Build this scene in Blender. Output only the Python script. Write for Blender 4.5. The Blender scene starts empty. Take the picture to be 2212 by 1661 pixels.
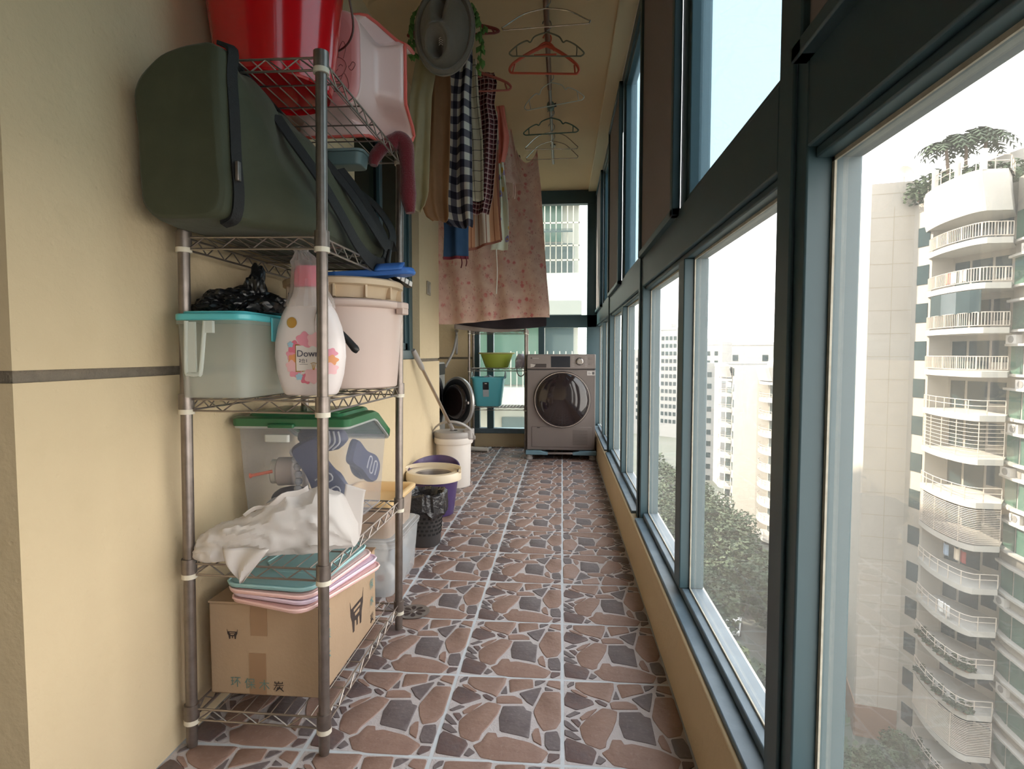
import bpy, bmesh, math, random
from mathutils import Vector, Matrix, noise
import numpy as np
R = math.radians
random.seed(7)
S = bpy.context.scene
COL = S.collection

# ---------------------------------------------------------------- camera, sky, sun, exposure
cam_d = bpy.data.cameras.new('camera'); cam = bpy.data.objects.new('camera', cam_d); COL.objects.link(cam)
cam_d.sensor_fit = 'HORIZONTAL'; cam_d.sensor_width = 36.0; cam_d.lens = 1240.0 * 36.0 / 2212.0
cam_d.clip_start = 0.02; cam_d.clip_end = 2000
cam.location = (0, 0, 0.92)
YAW = math.atan(108 / 1240.0); PIT = math.atan(65.5 * math.cos(YAW) / 1240.0)
cam.rotation_euler = (math.pi / 2 - PIT, 0, YAW)
S.camera = cam

w = bpy.data.worlds.new('sky'); S.world = w; w.use_nodes = True
wn = w.node_tree.nodes; wl = w.node_tree.links
bg = wn['Background']
tc = wn.new('ShaderNodeTexCoord'); sp = wn.new('ShaderNodeSeparateXYZ'); rmp = wn.new('ShaderNodeValToRGB')
wl.new(tc.outputs['Generated'], sp.inputs[0]); wl.new(sp.outputs['Z'], rmp.inputs[0]); wl.new(rmp.outputs[0], bg.inputs[0])
rmp.color_ramp.elements[0].position = 0.0; rmp.color_ramp.elements[0].color = (1.0, 0.965, 0.92, 1)
rmp.color_ramp.elements[1].position = 0.8; rmp.color_ramp.elements[1].color = (0.86, 0.92, 1.0, 1)
bg.inputs[1].default_value = 2.6

sun_d = bpy.data.lights.new('sun', 'SUN'); sun = bpy.data.objects.new('sun', sun_d); COL.objects.link(sun)
sun_d.energy = 7.0; sun_d.angle = R(1.5); sun_d.color = (1.0, 0.9, 0.74)
sun.location = (-20, 10, 30)
sun.rotation_euler = (-Vector((-0.72, 0.30, 0.62))).to_track_quat('-Z', 'Y').to_euler()

S.view_settings.view_transform = 'Standard'; S.view_settings.look = 'None'
S.view_settings.gamma = 1.0; S.view_settings.exposure = 1.22; S.view_settings.use_curve_mapping = False
S.cycles.max_bounces = 7; S.cycles.diffuse_bounces = 4; S.cycles.glossy_bounces = 2
S.cycles.transparent_max_bounces = 24; S.cycles.transmission_bounces = 6
S.cycles.caustics_reflective = False; S.cycles.caustics_refractive = False
S.cycles.sample_clamp_indirect = 6.0; S.cycles.use_adaptive_sampling = True; S.cycles.adaptive_threshold = 0.07; S.cycles.adaptive_min_samples = 16

# ---------------------------------------------------------------- helpers: materials
def lin(c):
    return tuple(((v / 255.0) / 12.92 if v / 255.0 <= 0.04045 else ((v / 255.0 + 0.055) / 1.055) ** 2.4) for v in c) + (1.0,)

class NT:
    def __init__(self, nt): self.nt = nt
    def n(self, t, **kw):
        nd = self.nt.nodes.new('ShaderNode' + t)
        for k, v in kw.items(): setattr(nd, k, v)
        return nd
    def l(self, a, b): self.nt.links.new(a, b)
    def m(self, op, a, b=None, c=None):
        nd = self.n('Math', operation=op)
        for i, x in enumerate((a, b, c)):
            if x is None: continue
            if isinstance(x, (int, float)): nd.inputs[i].default_value = x
            else: self.l(x, nd.inputs[i])
        return nd.outputs[0]
    def mix(self, f, a, b):
        nd = self.n('Mix', data_type='RGBA')
        for sock, x in ((nd.inputs[0], f), (nd.inputs[6], a), (nd.inputs[7], b)):
            if isinstance(x, (int, float)): sock.default_value = x
            elif isinstance(x, tuple): sock.default_value = x
            else: self.l(x, sock)
        return nd.outputs[2]
    def noise(self, vec, scale, detail=4, rough=0.55):
        nd = self.n('TexNoise'); nd.inputs['Scale'].default_value = scale
        nd.inputs['Detail'].default_value = detail; nd.inputs['Roughness'].default_value = rough
        if vec is not None: self.l(vec, nd.inputs['Vector'])
        return nd.outputs['Fac']
    def ramp(self, f, p0, p1, c0=(0, 0, 0, 1), c1=(1, 1, 1, 1)):
        nd = self.n('ValToRGB'); e = nd.color_ramp.elements
        e[0].position, e[1].position = p0, p1; e[0].color, e[1].color = c0, c1
        self.l(f, nd.inputs[0]); return nd.outputs[0]
    def obj(self): return self.n('TexCoord').outputs['Object']
    def uv(self): return self.n('TexCoord').outputs['UV']
    def bump(self, h, strength, dist=0.01):
        nd = self.n('Bump'); nd.inputs['Strength'].default_value = strength; nd.inputs['Distance'].default_value = dist
        self.l(h, nd.inputs['Height']); return nd.outputs[0]

MATS = {}
def mat(name, col, rough=0.5, metal=0.0, vary=None, bump=None, spec=0.5, sheen=0.0, coat=0.0, emit=None, subsurf=0.0):
    """vary=(scale, rgb2, amount)  bump=(scale, strength)"""
    if name in MATS: return MATS[name]
    m = bpy.data.materials.new(name); m.use_nodes = True; MATS[name] = m
    t = NT(m.node_tree); b = m.node_tree.nodes['Principled BSDF']
    c = lin(col); b.inputs['Base Color'].default_value = c
    b.inputs['Roughness'].default_value = rough; b.inputs['Metallic'].default_value = metal
    b.inputs['Specular IOR Level'].default_value = spec
    if sheen: b.inputs['Sheen Weight'].default_value = sheen
    if coat: b.inputs['Coat Weight'].default_value = coat
    if vary:
        f = t.ramp(t.noise(t.obj(), vary[0]), 0.5 - 0.28, 0.5 + 0.28)
        f2 = t.m('MULTIPLY', f, vary[2])
        t.l(t.mix(f2, c, lin(vary[1])), b.inputs['Base Color'])
    if bump:
        t.l(t.bump(t.noise(t.obj(), bump[0]), bump[1]), b.inputs['Normal'])
    if emit:
        b.inputs['Emission Color'].default_value = lin(emit[0]); b.inputs['Emission Strength'].default_value = emit[1]
    return m

def clear_plastic(name, col, opac, rough=0.35, gloss=0.5):
    """milky see-through plastic: part transparent, part diffuse/translucent with a plastic sheen"""
    if name in MATS: return MATS[name]
    m = bpy.data.materials.new(name); m.use_nodes = True; MATS[name] = m
    t = NT(m.node_tree); nd = m.node_tree.nodes; b = nd['Principled BSDF']; out = nd['Material Output']
    b.inputs['Base Color'].default_value = lin(col); b.inputs['Roughness'].default_value = rough
    b.inputs['Specular IOR Level'].default_value = gloss
    tr = t.n('BsdfTransparent'); tr.inputs[0].default_value = tuple(0.94 + 0.06 * v for v in lin(col)[:3]) + (1,)
    tl = t.n('BsdfTranslucent'); tl.inputs[0].default_value = lin(col)
    mx0 = t.n('MixShader'); mx0.inputs[0].default_value = 0.35; t.l(b.outputs[0], mx0.inputs[1]); t.l(tl.outputs[0], mx0.inputs[2])
    mx = t.n('MixShader'); mx.inputs[0].default_value = opac
    t.l(tr.outputs[0], mx.inputs[1]); t.l(mx0.outputs[0], mx.inputs[2]); t.l(mx.outputs[0], out.inputs[0])
    return m

def glass(name, tint, dust_haze, dust_haze_col=(205, 222, 222), streak=True):
    """window pane: tinted transparency, a mirror sheen and an uneven dusty film that also carries painted outdoor haze"""
    if name in MATS: return MATS[name]
    m = bpy.data.materials.new(name); m.use_nodes = True; MATS[name] = m
    t = NT(m.node_tree); nd = m.node_tree.nodes; nd.remove(nd['Principled BSDF']); out = nd['Material Output']
    tr = t.n('BsdfTransparent'); tr.inputs[0].default_value = tint
    gl = t.n('BsdfGlossy'); gl.inputs['Roughness'].default_value = 0.02
    fr = t.n('Fresnel'); fr.inputs[0].default_value = 1.45
    mx = t.n('MixShader'); t.l(t.m('MULTIPLY', fr.outputs[0], 0.2), mx.inputs[0]); t.l(tr.outputs[0], mx.inputs[1]); t.l(gl.outputs[0], mx.inputs[2])
    tl = t.n('BsdfTranslucent'); tl.inputs[0].default_value = lin(dust_haze_col)
    df = t.n('BsdfDiffuse'); df.inputs[0].default_value = lin(dust_haze_col)
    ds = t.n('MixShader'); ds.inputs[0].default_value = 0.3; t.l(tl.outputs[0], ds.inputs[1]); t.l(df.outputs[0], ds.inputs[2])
    fin = t.n('MixShader'); fin.inputs[0].default_value = dust_haze * 0.85; t.l(mx.outputs[0], fin.inputs[1]); t.l(ds.outputs[0], fin.inputs[2])  # dusty film also puts the haze and glare outside into the pane
    t.l(fin.outputs[0], out.inputs[0])
    return m

def pattern(name, fn, rough=0.85, transl=0.25):
    """cloth with a woven/printed pattern from its own UV in metres"""
    if name in MATS: return MATS[name]
    m = bpy.data.materials.new(name); m.use_nodes = True; MATS[name] = m
    t = NT(m.node_tree); nd = m.node_tree.nodes; b = nd['Principled BSDF']; out = nd['Material Output']
    sep = t.n('SeparateXYZ'); uv = t.uv(); t.l(uv, sep.inputs[0])
    col = fn(t, sep.outputs[0], sep.outputs[1], uv)
    if isinstance(col, tuple): b.inputs['Base Color'].default_value = col
    else: t.l(col, b.inputs['Base Color'])
    b.inputs['Roughness'].default_value = rough; b.inputs['Specular IOR Level'].default_value = 0.15
    t.l(t.bump(t.noise(uv, 900, 2), 0.15, 0.002), b.inputs['Normal'])
    tl = t.n('BsdfTranslucent')
    if isinstance(col, tuple): tl.inputs[0].default_value = col
    else: t.l(col, tl.inputs[0])
    mx = t.n('MixShader'); mx.inputs[0].default_value = transl
    t.l(b.outputs[0], mx.inputs[1]); t.l(tl.outputs[0], mx.inputs[2]); t.l(mx.outputs[0], out.inputs[0])
    return m

# ---------------------------------------------------------------- helpers: geometry
class MB:
    """collects vertices and faces; faces may carry a material index"""
    def __init__(self): self.v, self.f, self.mi, self.uv = [], [], [], {}
    def add(self, vs, fs, mi=0, T=None):
        o = len(self.v)
        for p in vs:
            p = Vector(p); self.v.append(tuple(T @ p) if T else tuple(p))
        for f in fs:
            self.f.append(tuple(i + o for i in f)); self.mi.append(mi)
        return self
    def box(self, x0, x1, y0, y1, z0, z1, mi=0, T=None):
        vs = [(x, y, z) for z in (z0, z1) for y in (y0, y1) for x in (x0, x1)]
        return self.add(vs, [(0, 2, 3, 1), (4, 5, 7, 6), (0, 1, 5, 4), (2, 6, 7, 3), (0, 4, 6, 2), (1, 3, 7, 5)], mi, T)
    def prism(self, pts, z0, z1, axis='z', mi=0, T=None):
        """extrude a closed 2-D outline; axis z: (x,y), y: (x,z), x: (y,z)"""
        def P(a, b, h): return (a, b, h) if axis == 'z' else ((a, h, b) if axis == 'y' else (h, a, b))
        n = len(pts); vs = [P(a, b, z0) for a, b in pts] + [P(a, b, z1) for a, b in pts]
        fs = [tuple(range(n - 1, -1, -1)), tuple(range(n, 2 * n))] + [(i, (i + 1) % n, n + (i + 1) % n, n + i) for i in range(n)]
        return self.add(vs, fs, mi, T)
    def tube(self, pts, r, n=8, closed=False, mi=0, caps=True, T=None):
        pts = [Vector(p) for p in pts]; k = len(pts)
        rs = r if isinstance(r, (list, tuple)) else [r] * k
        vs, fs = [], []; up = None
        for i, p in enumerate(pts):
            a = pts[(i - 1) % k] if (closed or i) else p
            b = pts[(i + 1) % k] if (closed or i < k - 1) else p
            d = (b - a)
            if d.length < 1e-9: d = Vector((0, 0, 1))
            d.normalize()
            if up is None:
                up = Vector((0, 0, 1)) if abs(d.z) < 0.9 else Vector((1, 0, 0))
            s = d.cross(up)
            if s.length < 1e-6: s = d.cross(Vector((0, 1, 0)))
            s.normalize(); up = s.cross(d).normalized()
            for j in range(n):
                an = 2 * math.pi * j / n
                vs.append(tuple(p + (s * math.cos(an) + up * math.sin(an)) * rs[i]))
        for i in range(k if closed else k - 1):
            for j in range(n):
                a, b = i * n, ((i + 1) % k) * n
                fs.append((a + j, b + j, b + (j + 1) % n, a + (j + 1) % n))
        if caps and not closed:
            fs += [tuple(range(n)), tuple(range((k - 1) * n + n - 1, (k - 1) * n - 1, -1))]
        return self.add(vs, fs, mi, T)
    def loft(self, rings, closed=True, cap0=True, cap1=True, mi=0, T=None):
        n = len(rings[0]); vs = [p for r in rings for p in r]; fs = []
        assert len(vs) == n * len(rings)
        for i in range(len(rings) - 1):
            for j in range(n if closed else n - 1):
                a, b = i * n, (i + 1) * n
                fs.append((a + j, a + (j + 1) % n, b + (j + 1) % n, b + j))
        if cap0: fs.append(tuple(range(n - 1, -1, -1)))
        if cap1: fs.append(tuple(range((len(rings) - 1) * n, len(rings) * n)))
        return self.add(vs, fs, mi, T)
    def lathe(self, prof, c=(0, 0, 0), n=32, sx=1.0, sy=1.0, cap0=True, cap1=True, mi=0, T=None, a0=0.0, a1=2 * math.pi):
        full = abs(a1 - a0 - 2 * math.pi) < 1e-6; k = n if full else n + 1
        rings = [[(c[0] + r * sx * math.cos(a0 + (a1 - a0) * j / n), c[1] + r * sy * math.sin(a0 + (a1 - a0) * j / n), c[2] + z) for j in range(k)] for r, z in prof]
        return self.loft(rings, full, cap0 and full, cap1 and full, mi, T)
    def grid(self, fn, nu, nv, uvfn=None, mi=0, T=None):
        o = len(self.v)
        vs = [fn(i / nu, j / nv) for j in range(nv + 1) for i in range(nu + 1)]
        fs = [(j * (nu + 1) + i, j * (nu + 1) + i + 1, (j + 1) * (nu + 1) + i + 1, (j + 1) * (nu + 1) + i) for j in range(nv) for i in range(nu)]
        self.add(vs, fs, mi, T)
        if uvfn:
            for j in range(nv + 1):
                for i in range(nu + 1): self.uv[o + j * (nu + 1) + i] = uvfn(i / nu, j / nv)
        return self
    def rbox(self, x0, x1, y0, y1, z0, z1, r, mi=0, n=4, T=None, top=None):
        """box with rounded vertical edges; top=(dx,dy) grows the top outline"""
        def ring(g, z):
            pts = []
            for cx, cy, a in ((x1 - r, y1 - r, 0), (x0 + r, y1 - r, 90), (x0 + r, y0 + r, 180), (x1 - r, y0 + r, 270)):
                for i in range(n + 1):
                    an = R(a + 90 * i / n); px, py = cx + r * math.cos(an), cy + r * math.sin(an)
                    sx = (px - (x0 + x1) / 2) / ((x1 - x0) / 2); sy = (py - (y0 + y1) / 2) / ((y1 - y0) / 2)
                    pts.append((px + sx * g[0], py + sy * g[1], z))
            return pts
        t = top or (0, 0)
        return self.loft([ring((0, 0), z0), ring(t, z1)], mi=mi, T=T)

WM = {}
def _setup(o, parent, world):
    COL.objects.link(o)
    if parent is not None:
        o.parent = parent; WM[o.name] = WM.get(parent.name, Matrix())
    else: WM[o.name] = Matrix()

def obj(name, mb, mats, parent=None, smooth=35, bevel=0, world=False, solid=0, subsurf=0):
    me = bpy.data.meshes.new(name)
    vs = mb.v
    if world and parent is not None:
        inv = WM[parent.name].inverted(); vs = [tuple(inv @ Vector(p)) for p in vs]
    me.from_pydata(vs, [], mb.f)
    mats = mats if isinstance(mats, (list, tuple)) else [mats]
    for m in mats: me.materials.append(m)
    if len(mats) > 1: me.polygons.foreach_set('material_index', mb.mi)
    if mb.uv:
        ul = me.uv_layers.new(name='UVMap')
        for lp in me.loops:
            ul.data[lp.index].uv = mb.uv.get(lp.vertex_index, (0, 0))
    me.update()
    if smooth:
        me.polygons.foreach_set('use_smooth', [True] * len(me.polygons))
        me.set_sharp_from_angle(angle=R(smooth))
    o = bpy.data.objects.new(name, me); _setup(o, parent, world)
    if solid:
        md = o.modifiers.new('thickness', 'SOLIDIFY'); md.thickness = solid; md.offset = 0
    if bevel:
        md = o.modifiers.new('bevel', 'BEVEL'); md.width = bevel; md.segments = 2; md.limit_method = 'ANGLE'; md.angle_limit = R(40)
    if subsurf:
        md = o.modifiers.new('subsurf', 'SUBSURF'); md.levels = subsurf; md.render_levels = subsurf
    return o

def tag(o, label=None, cat=None, group=None, kind=None):
    if label: o['label'] = label
    if cat: o['category'] = cat
    if group: o['group'] = group
    if kind: o['kind'] = kind
    return o

def thing(name, label, cat, loc=(0, 0, 0), rotz=0.0, group=None, rot=None):
    o = bpy.data.objects.new(name, None); o.empty_display_size = 0.05
    COL.objects.link(o); o.location = loc; o.rotation_euler = rot if rot else (0, 0, rotz)
    from mathutils import Euler
    WM[o.name] = Matrix.Translation(loc) @ Euler(o.rotation_euler).to_matrix().to_4x4()
    return tag(o, label, cat, group)

def struct(name, mb, m, label=None, parent=None, bevel=0, smooth=35):
    o = obj(name, mb, m, parent, smooth=smooth, bevel=bevel, world=True)
    if parent is None: o['kind'] = 'structure'
    if label: o['label'] = label
    return o

def dup(root, loc=None, rotz=None, label=None):
    r = root.copy(); COL.objects.link(r)
    if loc is not None: r.location = loc
    if rotz is not None: r.rotation_euler = (0, 0, rotz)
    if label: r['label'] = label
    for ch in list(root.children):
        c = ch.copy(); COL.objects.link(c); c.parent = r
        for g in list(ch.children):
            d = g.copy(); COL.objects.link(d); d.parent = c
    return r

def txt(body, size, mat_, parent, T, name='lettering', extrude=0.0003, spacing=1.0):
    """letters as real, very thin raised print; T places the text plane (x right, y up, z out)"""
    cu = bpy.data.curves.new(name, 'FONT'); cu.body = body; cu.size = size; cu.extrude = extrude
    cu.align_x = 'CENTER'; cu.align_y = 'CENTER'; cu.space_character = spacing; cu.resolution_u = 3
    o = bpy.data.objects.new(name, cu); COL.objects.link(o)
    inv = WM[parent.name].inverted() if parent is not None else Matrix()
    bpy.context.view_layer.objects.active = o; o.select_set(True)
    bpy.ops.object.convert(target='MESH')
    ob = bpy.context.view_layer.objects.active; ob.select_set(False)
    ob.name = name; me = ob.data; me.name = name
    me.transform(inv @ T); me.materials.clear(); me.materials.append(mat_)
    if parent is not None:
        ob.parent = parent; WM[ob.name] = WM[parent.name]
    return ob

def frame_T(o, x, y):
    """matrix whose local x,y axes are the given world directions, origin o"""
    x = Vector(x).normalized(); y = Vector(y).normalized(); z = x.cross(y).normalized(); y = z.cross(x)
    return Matrix(((x.x, y.x, z.x, o[0]), (x.y, y.y, z.y, o[1]), (x.z, y.z, z.z, o[2]), (0, 0, 0, 1)))

def arc(cx, cy, r, a0, a1, n):
    return [(cx + r * math.cos(R(a0 + (a1 - a0) * i / n)), cy + r * math.sin(R(a0 + (a1 - a0) * i / n))) for i in range(n + 1)]

def smooth_path(pts, n=8):
    """Catmull-Rom through points"""
    P = [Vector(p) for p in pts]; out = []
    for i in range(len(P) - 1):
        p0 = P[max(i - 1, 0)]; p1 = P[i]; p2 = P[i + 1]; p3 = P[min(i + 2, len(P) - 1)]
        for k in range(n):
            t = k / n
            out.append(0.5 * ((2 * p1) + (p2 - p0) * t + (2 * p0 - 5 * p1 + 4 * p2 - p3) * t * t + (3 * p1 - p0 - 3 * p2 + p3) * t ** 3))
    out.append(P[-1]); return out

# outlines of the five Chinese characters that are printed on the carton and the bottle, in hundredths of their size
GLYPHS = {'环':([(-45,-25),(-44,-32),(-15,-21),(-16,-15),(-26,-18),(-26,6),(-17,6),(-17,13),(-26,13),(-26,35),(-15,35),(-15,42),(-45,42),(-45,35),(-33,35),(-33,13),(-43,13),(-43,6),(-33,6),(-33,-21),(19,14),(39,-13),(45,-8),(24,18),(-10,43),(-10,35),(16,35),(-14,-8),(-8,-14),(11,9),(11,-43),(19,-43),(19,23),(24,35),(45,35),(45,43)],[(25,35,24),(25,34,35),(26,34,25),(27,33,26),(33,34,26),(27,32,33),(27,29,32),(29,31,32),(20,22,23),(21,22,20),(27,28,29),(30,31,29),(13,11,12),(13,10,11),(14,10,13),(15,9,14),(9,10,14),(15,8,9),(17,15,16),(17,8,15),(17,7,8),(17,6,7),(18,6,17),(19,5,18),(5,6,18),(19,4,5),(4,2,3),(19,2,4),(0,2,19),(0,1,2)]),'保':([(-5,35),(32,35),(32,16),(-5,16),(-12,41),(-12,10),(10,10),(10,-3),(-20,-3),(-20,-10),(5,-10),(-23,-36),(-17,-41),(10,-15),(10,-46),(17,-46),(17,-14),(43,-42),(48,-36),(22,-10),(45,-10),(45,-3),(17,-3),(17,10),(40,10),(40,41),(-23,46),(-48,6),(-44,-1),(-33,12),(-33,-46),(-26,-46),(-26,23),(-16,44)],[(27,33,26),(27,32,33),(5,0,4),(0,25,4),(0,1,25),(1,24,25),(5,3,0),(2,24,1),(27,29,32),(29,31,32),(5,2,3),(5,24,2),(27,28,29),(30,31,29),(6,24,5),(7,23,6),(23,24,6),(7,22,23),(9,7,8),(9,22,7),(9,21,22),(9,20,21),(10,20,9),(11,13,10),(13,19,10),(19,20,10),(13,16,19),(16,18,19),(13,15,16),(17,18,16),(11,12,13),(14,15,13)]),'木':([(-4,46),(-4,21),(-43,21),(-43,14),(-7,14),(-47,-29),(-42,-35),(-4,6),(-4,-46),(4,-46),(4,6),(41,-35),(47,-29),(7,14),(44,14),(44,21),(4,21),(4,46)],[(1,17,0),(1,16,17),(3,1,2),(3,16,1),(3,15,16),(3,14,15),(4,14,3),(5,7,4),(7,13,4),(13,14,4),(7,10,13),(10,12,13),(7,9,10),(11,12,10),(5,6,7),(8,9,7)]),'炭':([(-3,46),(-3,31),(-29,31),(-29,43),(-37,43),(-37,24),(38,24),(38,43),(30,43),(30,31),(4,31),(4,46),(-9,-3),(-19,-20),(-13,-24),(-3,-4),(31,-3),(21,-22),(27,-24),(38,-6),(-20,22),(-21,13),(-43,13),(-43,7),(-23,7),(-46,-28),(-41,-34),(-15,7),(44,7),(44,13),(-14,13),(-12,21),(6,3),(-28,-40),(-24,-46),(9,-21),(42,-46),(46,-40),(13,-6),(14,3)],[(21,31,20),(21,30,31),(23,21,22),(23,30,21),(23,29,30),(23,28,29),(24,28,23),(25,27,24),(27,28,24),(25,26,27),(33,39,32),(33,14,39),(14,38,39),(13,15,12),(17,19,16),(13,14,15),(14,35,38),(35,17,38),(17,18,38),(18,37,38),(17,18,19),(14,34,35),(36,17,35),(36,18,17),(36,37,18),(33,34,14),(1,11,0),(1,10,11),(5,3,4),(5,2,3),(9,7,8),(9,6,7),(5,1,2),(5,10,1),(5,9,10),(5,6,9)]),'合':([(-31,-6),(-31,-46),(-23,-46),(-23,-40),(23,-40),(23,-46),(31,-46),(31,-6),(-23,-33),(-23,-13),(23,-13),(23,-33),(1,46),(-46,10),(-41,3),(-26,11),(-26,6),(25,6),(25,13),(41,4),(46,11),(5,38),(8,43),(-23,13),(0,33),(24,13)],[(13,22,12),(13,21,22),(13,24,21),(24,20,21),(13,23,24),(25,20,24),(13,15,23),(15,25,23),(15,18,25),(18,20,25),(15,17,18),(19,20,18),(13,14,15),(16,17,15),(1,9,0),(9,7,0),(9,10,7),(10,6,7),(1,8,9),(11,6,10),(1,3,8),(3,11,8),(3,4,11),(4,6,11),(1,2,3),(5,6,4)])}

def glyph(ch, size, mat_, parent, T, name='lettering'):
    vs, fs = GLYPHS[ch]
    mb = MB().add([(x * size / 100, y * size / 100, 0.0003) for x, y in vs], fs, T=T)
    return obj(name, mb, mat_, parent, world=True, smooth=0)

# ================================================================ materials of the setting
M = {}
def _wallmat():
    m = bpy.data.materials.new('cream_plaster'); m.use_nodes = True
    t = NT(m.node_tree); b = m.node_tree.nodes['Principled BSDF']; o = t.obj()
    c = t.mix(t.ramp(t.noise(o, 1.3, 5), 0.35, 0.7), lin((212, 192, 158)), lin((205, 185, 151)))
    c = t.mix(t.m('MULTIPLY', t.ramp(t.noise(o, 9, 6), 0.55, 0.8), 0.25), c, lin((192, 172, 136)))
    t.l(c, b.inputs['Base Color']); b.inputs['Roughness'].default_value = 0.8; b.inputs['Specular IOR Level'].default_value = 0.2
    vo = t.n('TexVoronoi'); vo.inputs['Scale'].default_value = 26; t.l(o, vo.inputs['Vector'])
    pits = t.ramp(vo.outputs['Distance'], 0.02, 0.12)
    h = t.m('ADD', t.m('MULTIPLY', t.noise(o, 45, 5), 0.6), t.m('MULTIPLY', pits, 0.18))
    t.l(t.bump(h, 0.6, 0.006), b.inputs['Normal'])
    return m
M['wall'] = _wallmat()
M['ceil'] = mat('tan_ceiling_paint', (208, 180, 138), 0.85, vary=(1.5, (198, 170, 130), 0.7), bump=(60, 0.08))
M['cornice'] = mat('pale_cornice', (206, 188, 152), 0.8)
M['groove'] = mat('grey_mortar', (128, 117, 102), 0.95, vary=(30, (100, 92, 82), 0.7), bump=(90, 0.6))
M['frame'] = mat('dark_teal_aluminium', (54, 78, 85), 0.4, spec=0.5, vary=(6, (60, 84, 91), 0.6))
M['sill'] = mat('dusty_teal_rail', (78, 96, 108), 0.5, vary=(14, (112, 128, 138), 0.8))
M['screen'] = mat('brown_insect_screen', (142, 132, 132), 0.75, vary=(900, (120, 110, 110), 0.9))
M['gasket'] = mat('pale_sealant', (196, 192, 178), 0.8, vary=(60, (150, 140, 120), 0.7))
M['glass_lo'] = glass('dusty_hazy_clear_glass', (0.95, 0.945, 0.93, 1), 0.055, (216, 213, 206))
M['glass_up'] = glass('dusty_hazy_blue_glass', (0.44, 0.52, 0.55, 1), 0.10, (196, 222, 234))
M['glass_far'] = glass('dusty_hazy_far_glass', (0.9, 0.95, 0.94, 1), 0.07)
M['concrete'] = mat('pale_concrete', (205, 205, 198), 0.85, vary=(5, (185, 186, 180), 0.8), bump=(40, 0.2))
M['outwall'] = mat('own_facade_tile', (200, 190, 172), 0.8)
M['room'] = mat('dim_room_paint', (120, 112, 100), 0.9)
M['door'] = mat('olive_brown_door', (112, 104, 88), 0.7)

XW = -0.895; XR = 0.335; YF = 5.65; ZC = 2.5
GZ0, GZ1 = 0.872, 0.893
def wallblock(mb, gm, x0, x1, y0, y1, z0, z1, faces):
    """solid wall piece with the horizontal expansion groove cut into the named faces"""
    if z0 < GZ0 and z1 > GZ1:
        mb.box(x0, x1, y0, y1, z0, GZ0); mb.box(x0, x1, y0, y1, GZ1, z1)
        d = 0.008
        gm.box(x0, x1 - (d if 'x' in faces else 0), y0 + (d if 'y' in faces else 0), y1, GZ0, GZ1)
    else: mb.box(x0, x1, y0, y1, z0, z1)

# ---------------------------------------------------------------- walls, ceiling
wb, gb = MB(), MB()
wallblock(wb, gb, -1.0, XW, 0.863, 2.45, 0, ZC, 'xy')
wallblock(wb, gb, -1.0, XW, 2.45, 3.57, 0, 0.89, 'x'); wb.box(-1.0, XW, 2.45, 3.57, 2.37, ZC)
wallblock(wb, gb, -1.62, XW, 3.57, 4.14, 0, ZC, 'x')
wall_left = struct('wall_left', wb, M['wall'], 'cream rough plaster wall behind the wire shelf')
obj('groove', gb, M['groove'], wall_left)
wb, gb = MB(), MB()
wallblock(wb, gb, -1.62, -0.885, YF, YF + 0.12, 0, ZC, 'y')
wb.box(-0.885, 0.41, YF, YF + 0.12, 0, 0.136)
wall_far = struct('wall_far', wb, M['wall'], 'cream wall at the far end of the balcony')
obj('groove', gb, M['groove'], wall_far)
struct('wall_alcove', MB().box(-1.72, -1.62, 3.57, YF + 0.12, 0, ZC), M['wall'])
struct('wall_right', MB().box(0.304, 0.41, -1.6, YF, 0, 0.21), M['wall'], 'low cream kerb under the long window', bevel=0.006)
struct('trim_1', MB().box(0.41, 0.50, -1.7, YF + 0.3, -0.06, 0.105), M['concrete'], 'pale concrete ledge outside the long window', bevel=0.006)
struct('wall_back', MB().box(-1.1, 0.41, -1.72, -1.6, 0, ZC), M['wall'])
struct('ceiling', MB().box(-1.72, 0.41, -1.72, YF + 0.12, ZC, ZC + 0.12), M['ceil'])
struct('trim_2', MB().box(0.245, 0.335, -1.6, YF, ZC - 0.018, ZC), M['cornice'], 'pale cornice strip between ceiling and windows', bevel=0.006)
struct('door_light_seal', MB().box(-1.06, -1.0, -1.6, 0.863, 0, ZC), M['door'])  # unseen panel added across the doorway to keep daylight out
# the dim room behind the left window and the mass of our own building
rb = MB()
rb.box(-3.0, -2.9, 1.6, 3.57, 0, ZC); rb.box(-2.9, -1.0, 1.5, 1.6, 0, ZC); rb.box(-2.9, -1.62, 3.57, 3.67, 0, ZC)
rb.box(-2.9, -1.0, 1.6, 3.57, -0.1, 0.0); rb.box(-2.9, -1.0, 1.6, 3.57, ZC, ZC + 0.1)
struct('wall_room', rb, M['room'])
ob = MB()
ob.box(-14, -3.05, -14, 5.9, -33, 13); ob.box(-3.05, 0.41, -14, 5.77, ZC + 0.13, 13); ob.box(-3.05, 0.41, -14, 5.77, -33, -0.13)
struct('wall_building', ob, M['outwall'])

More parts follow.
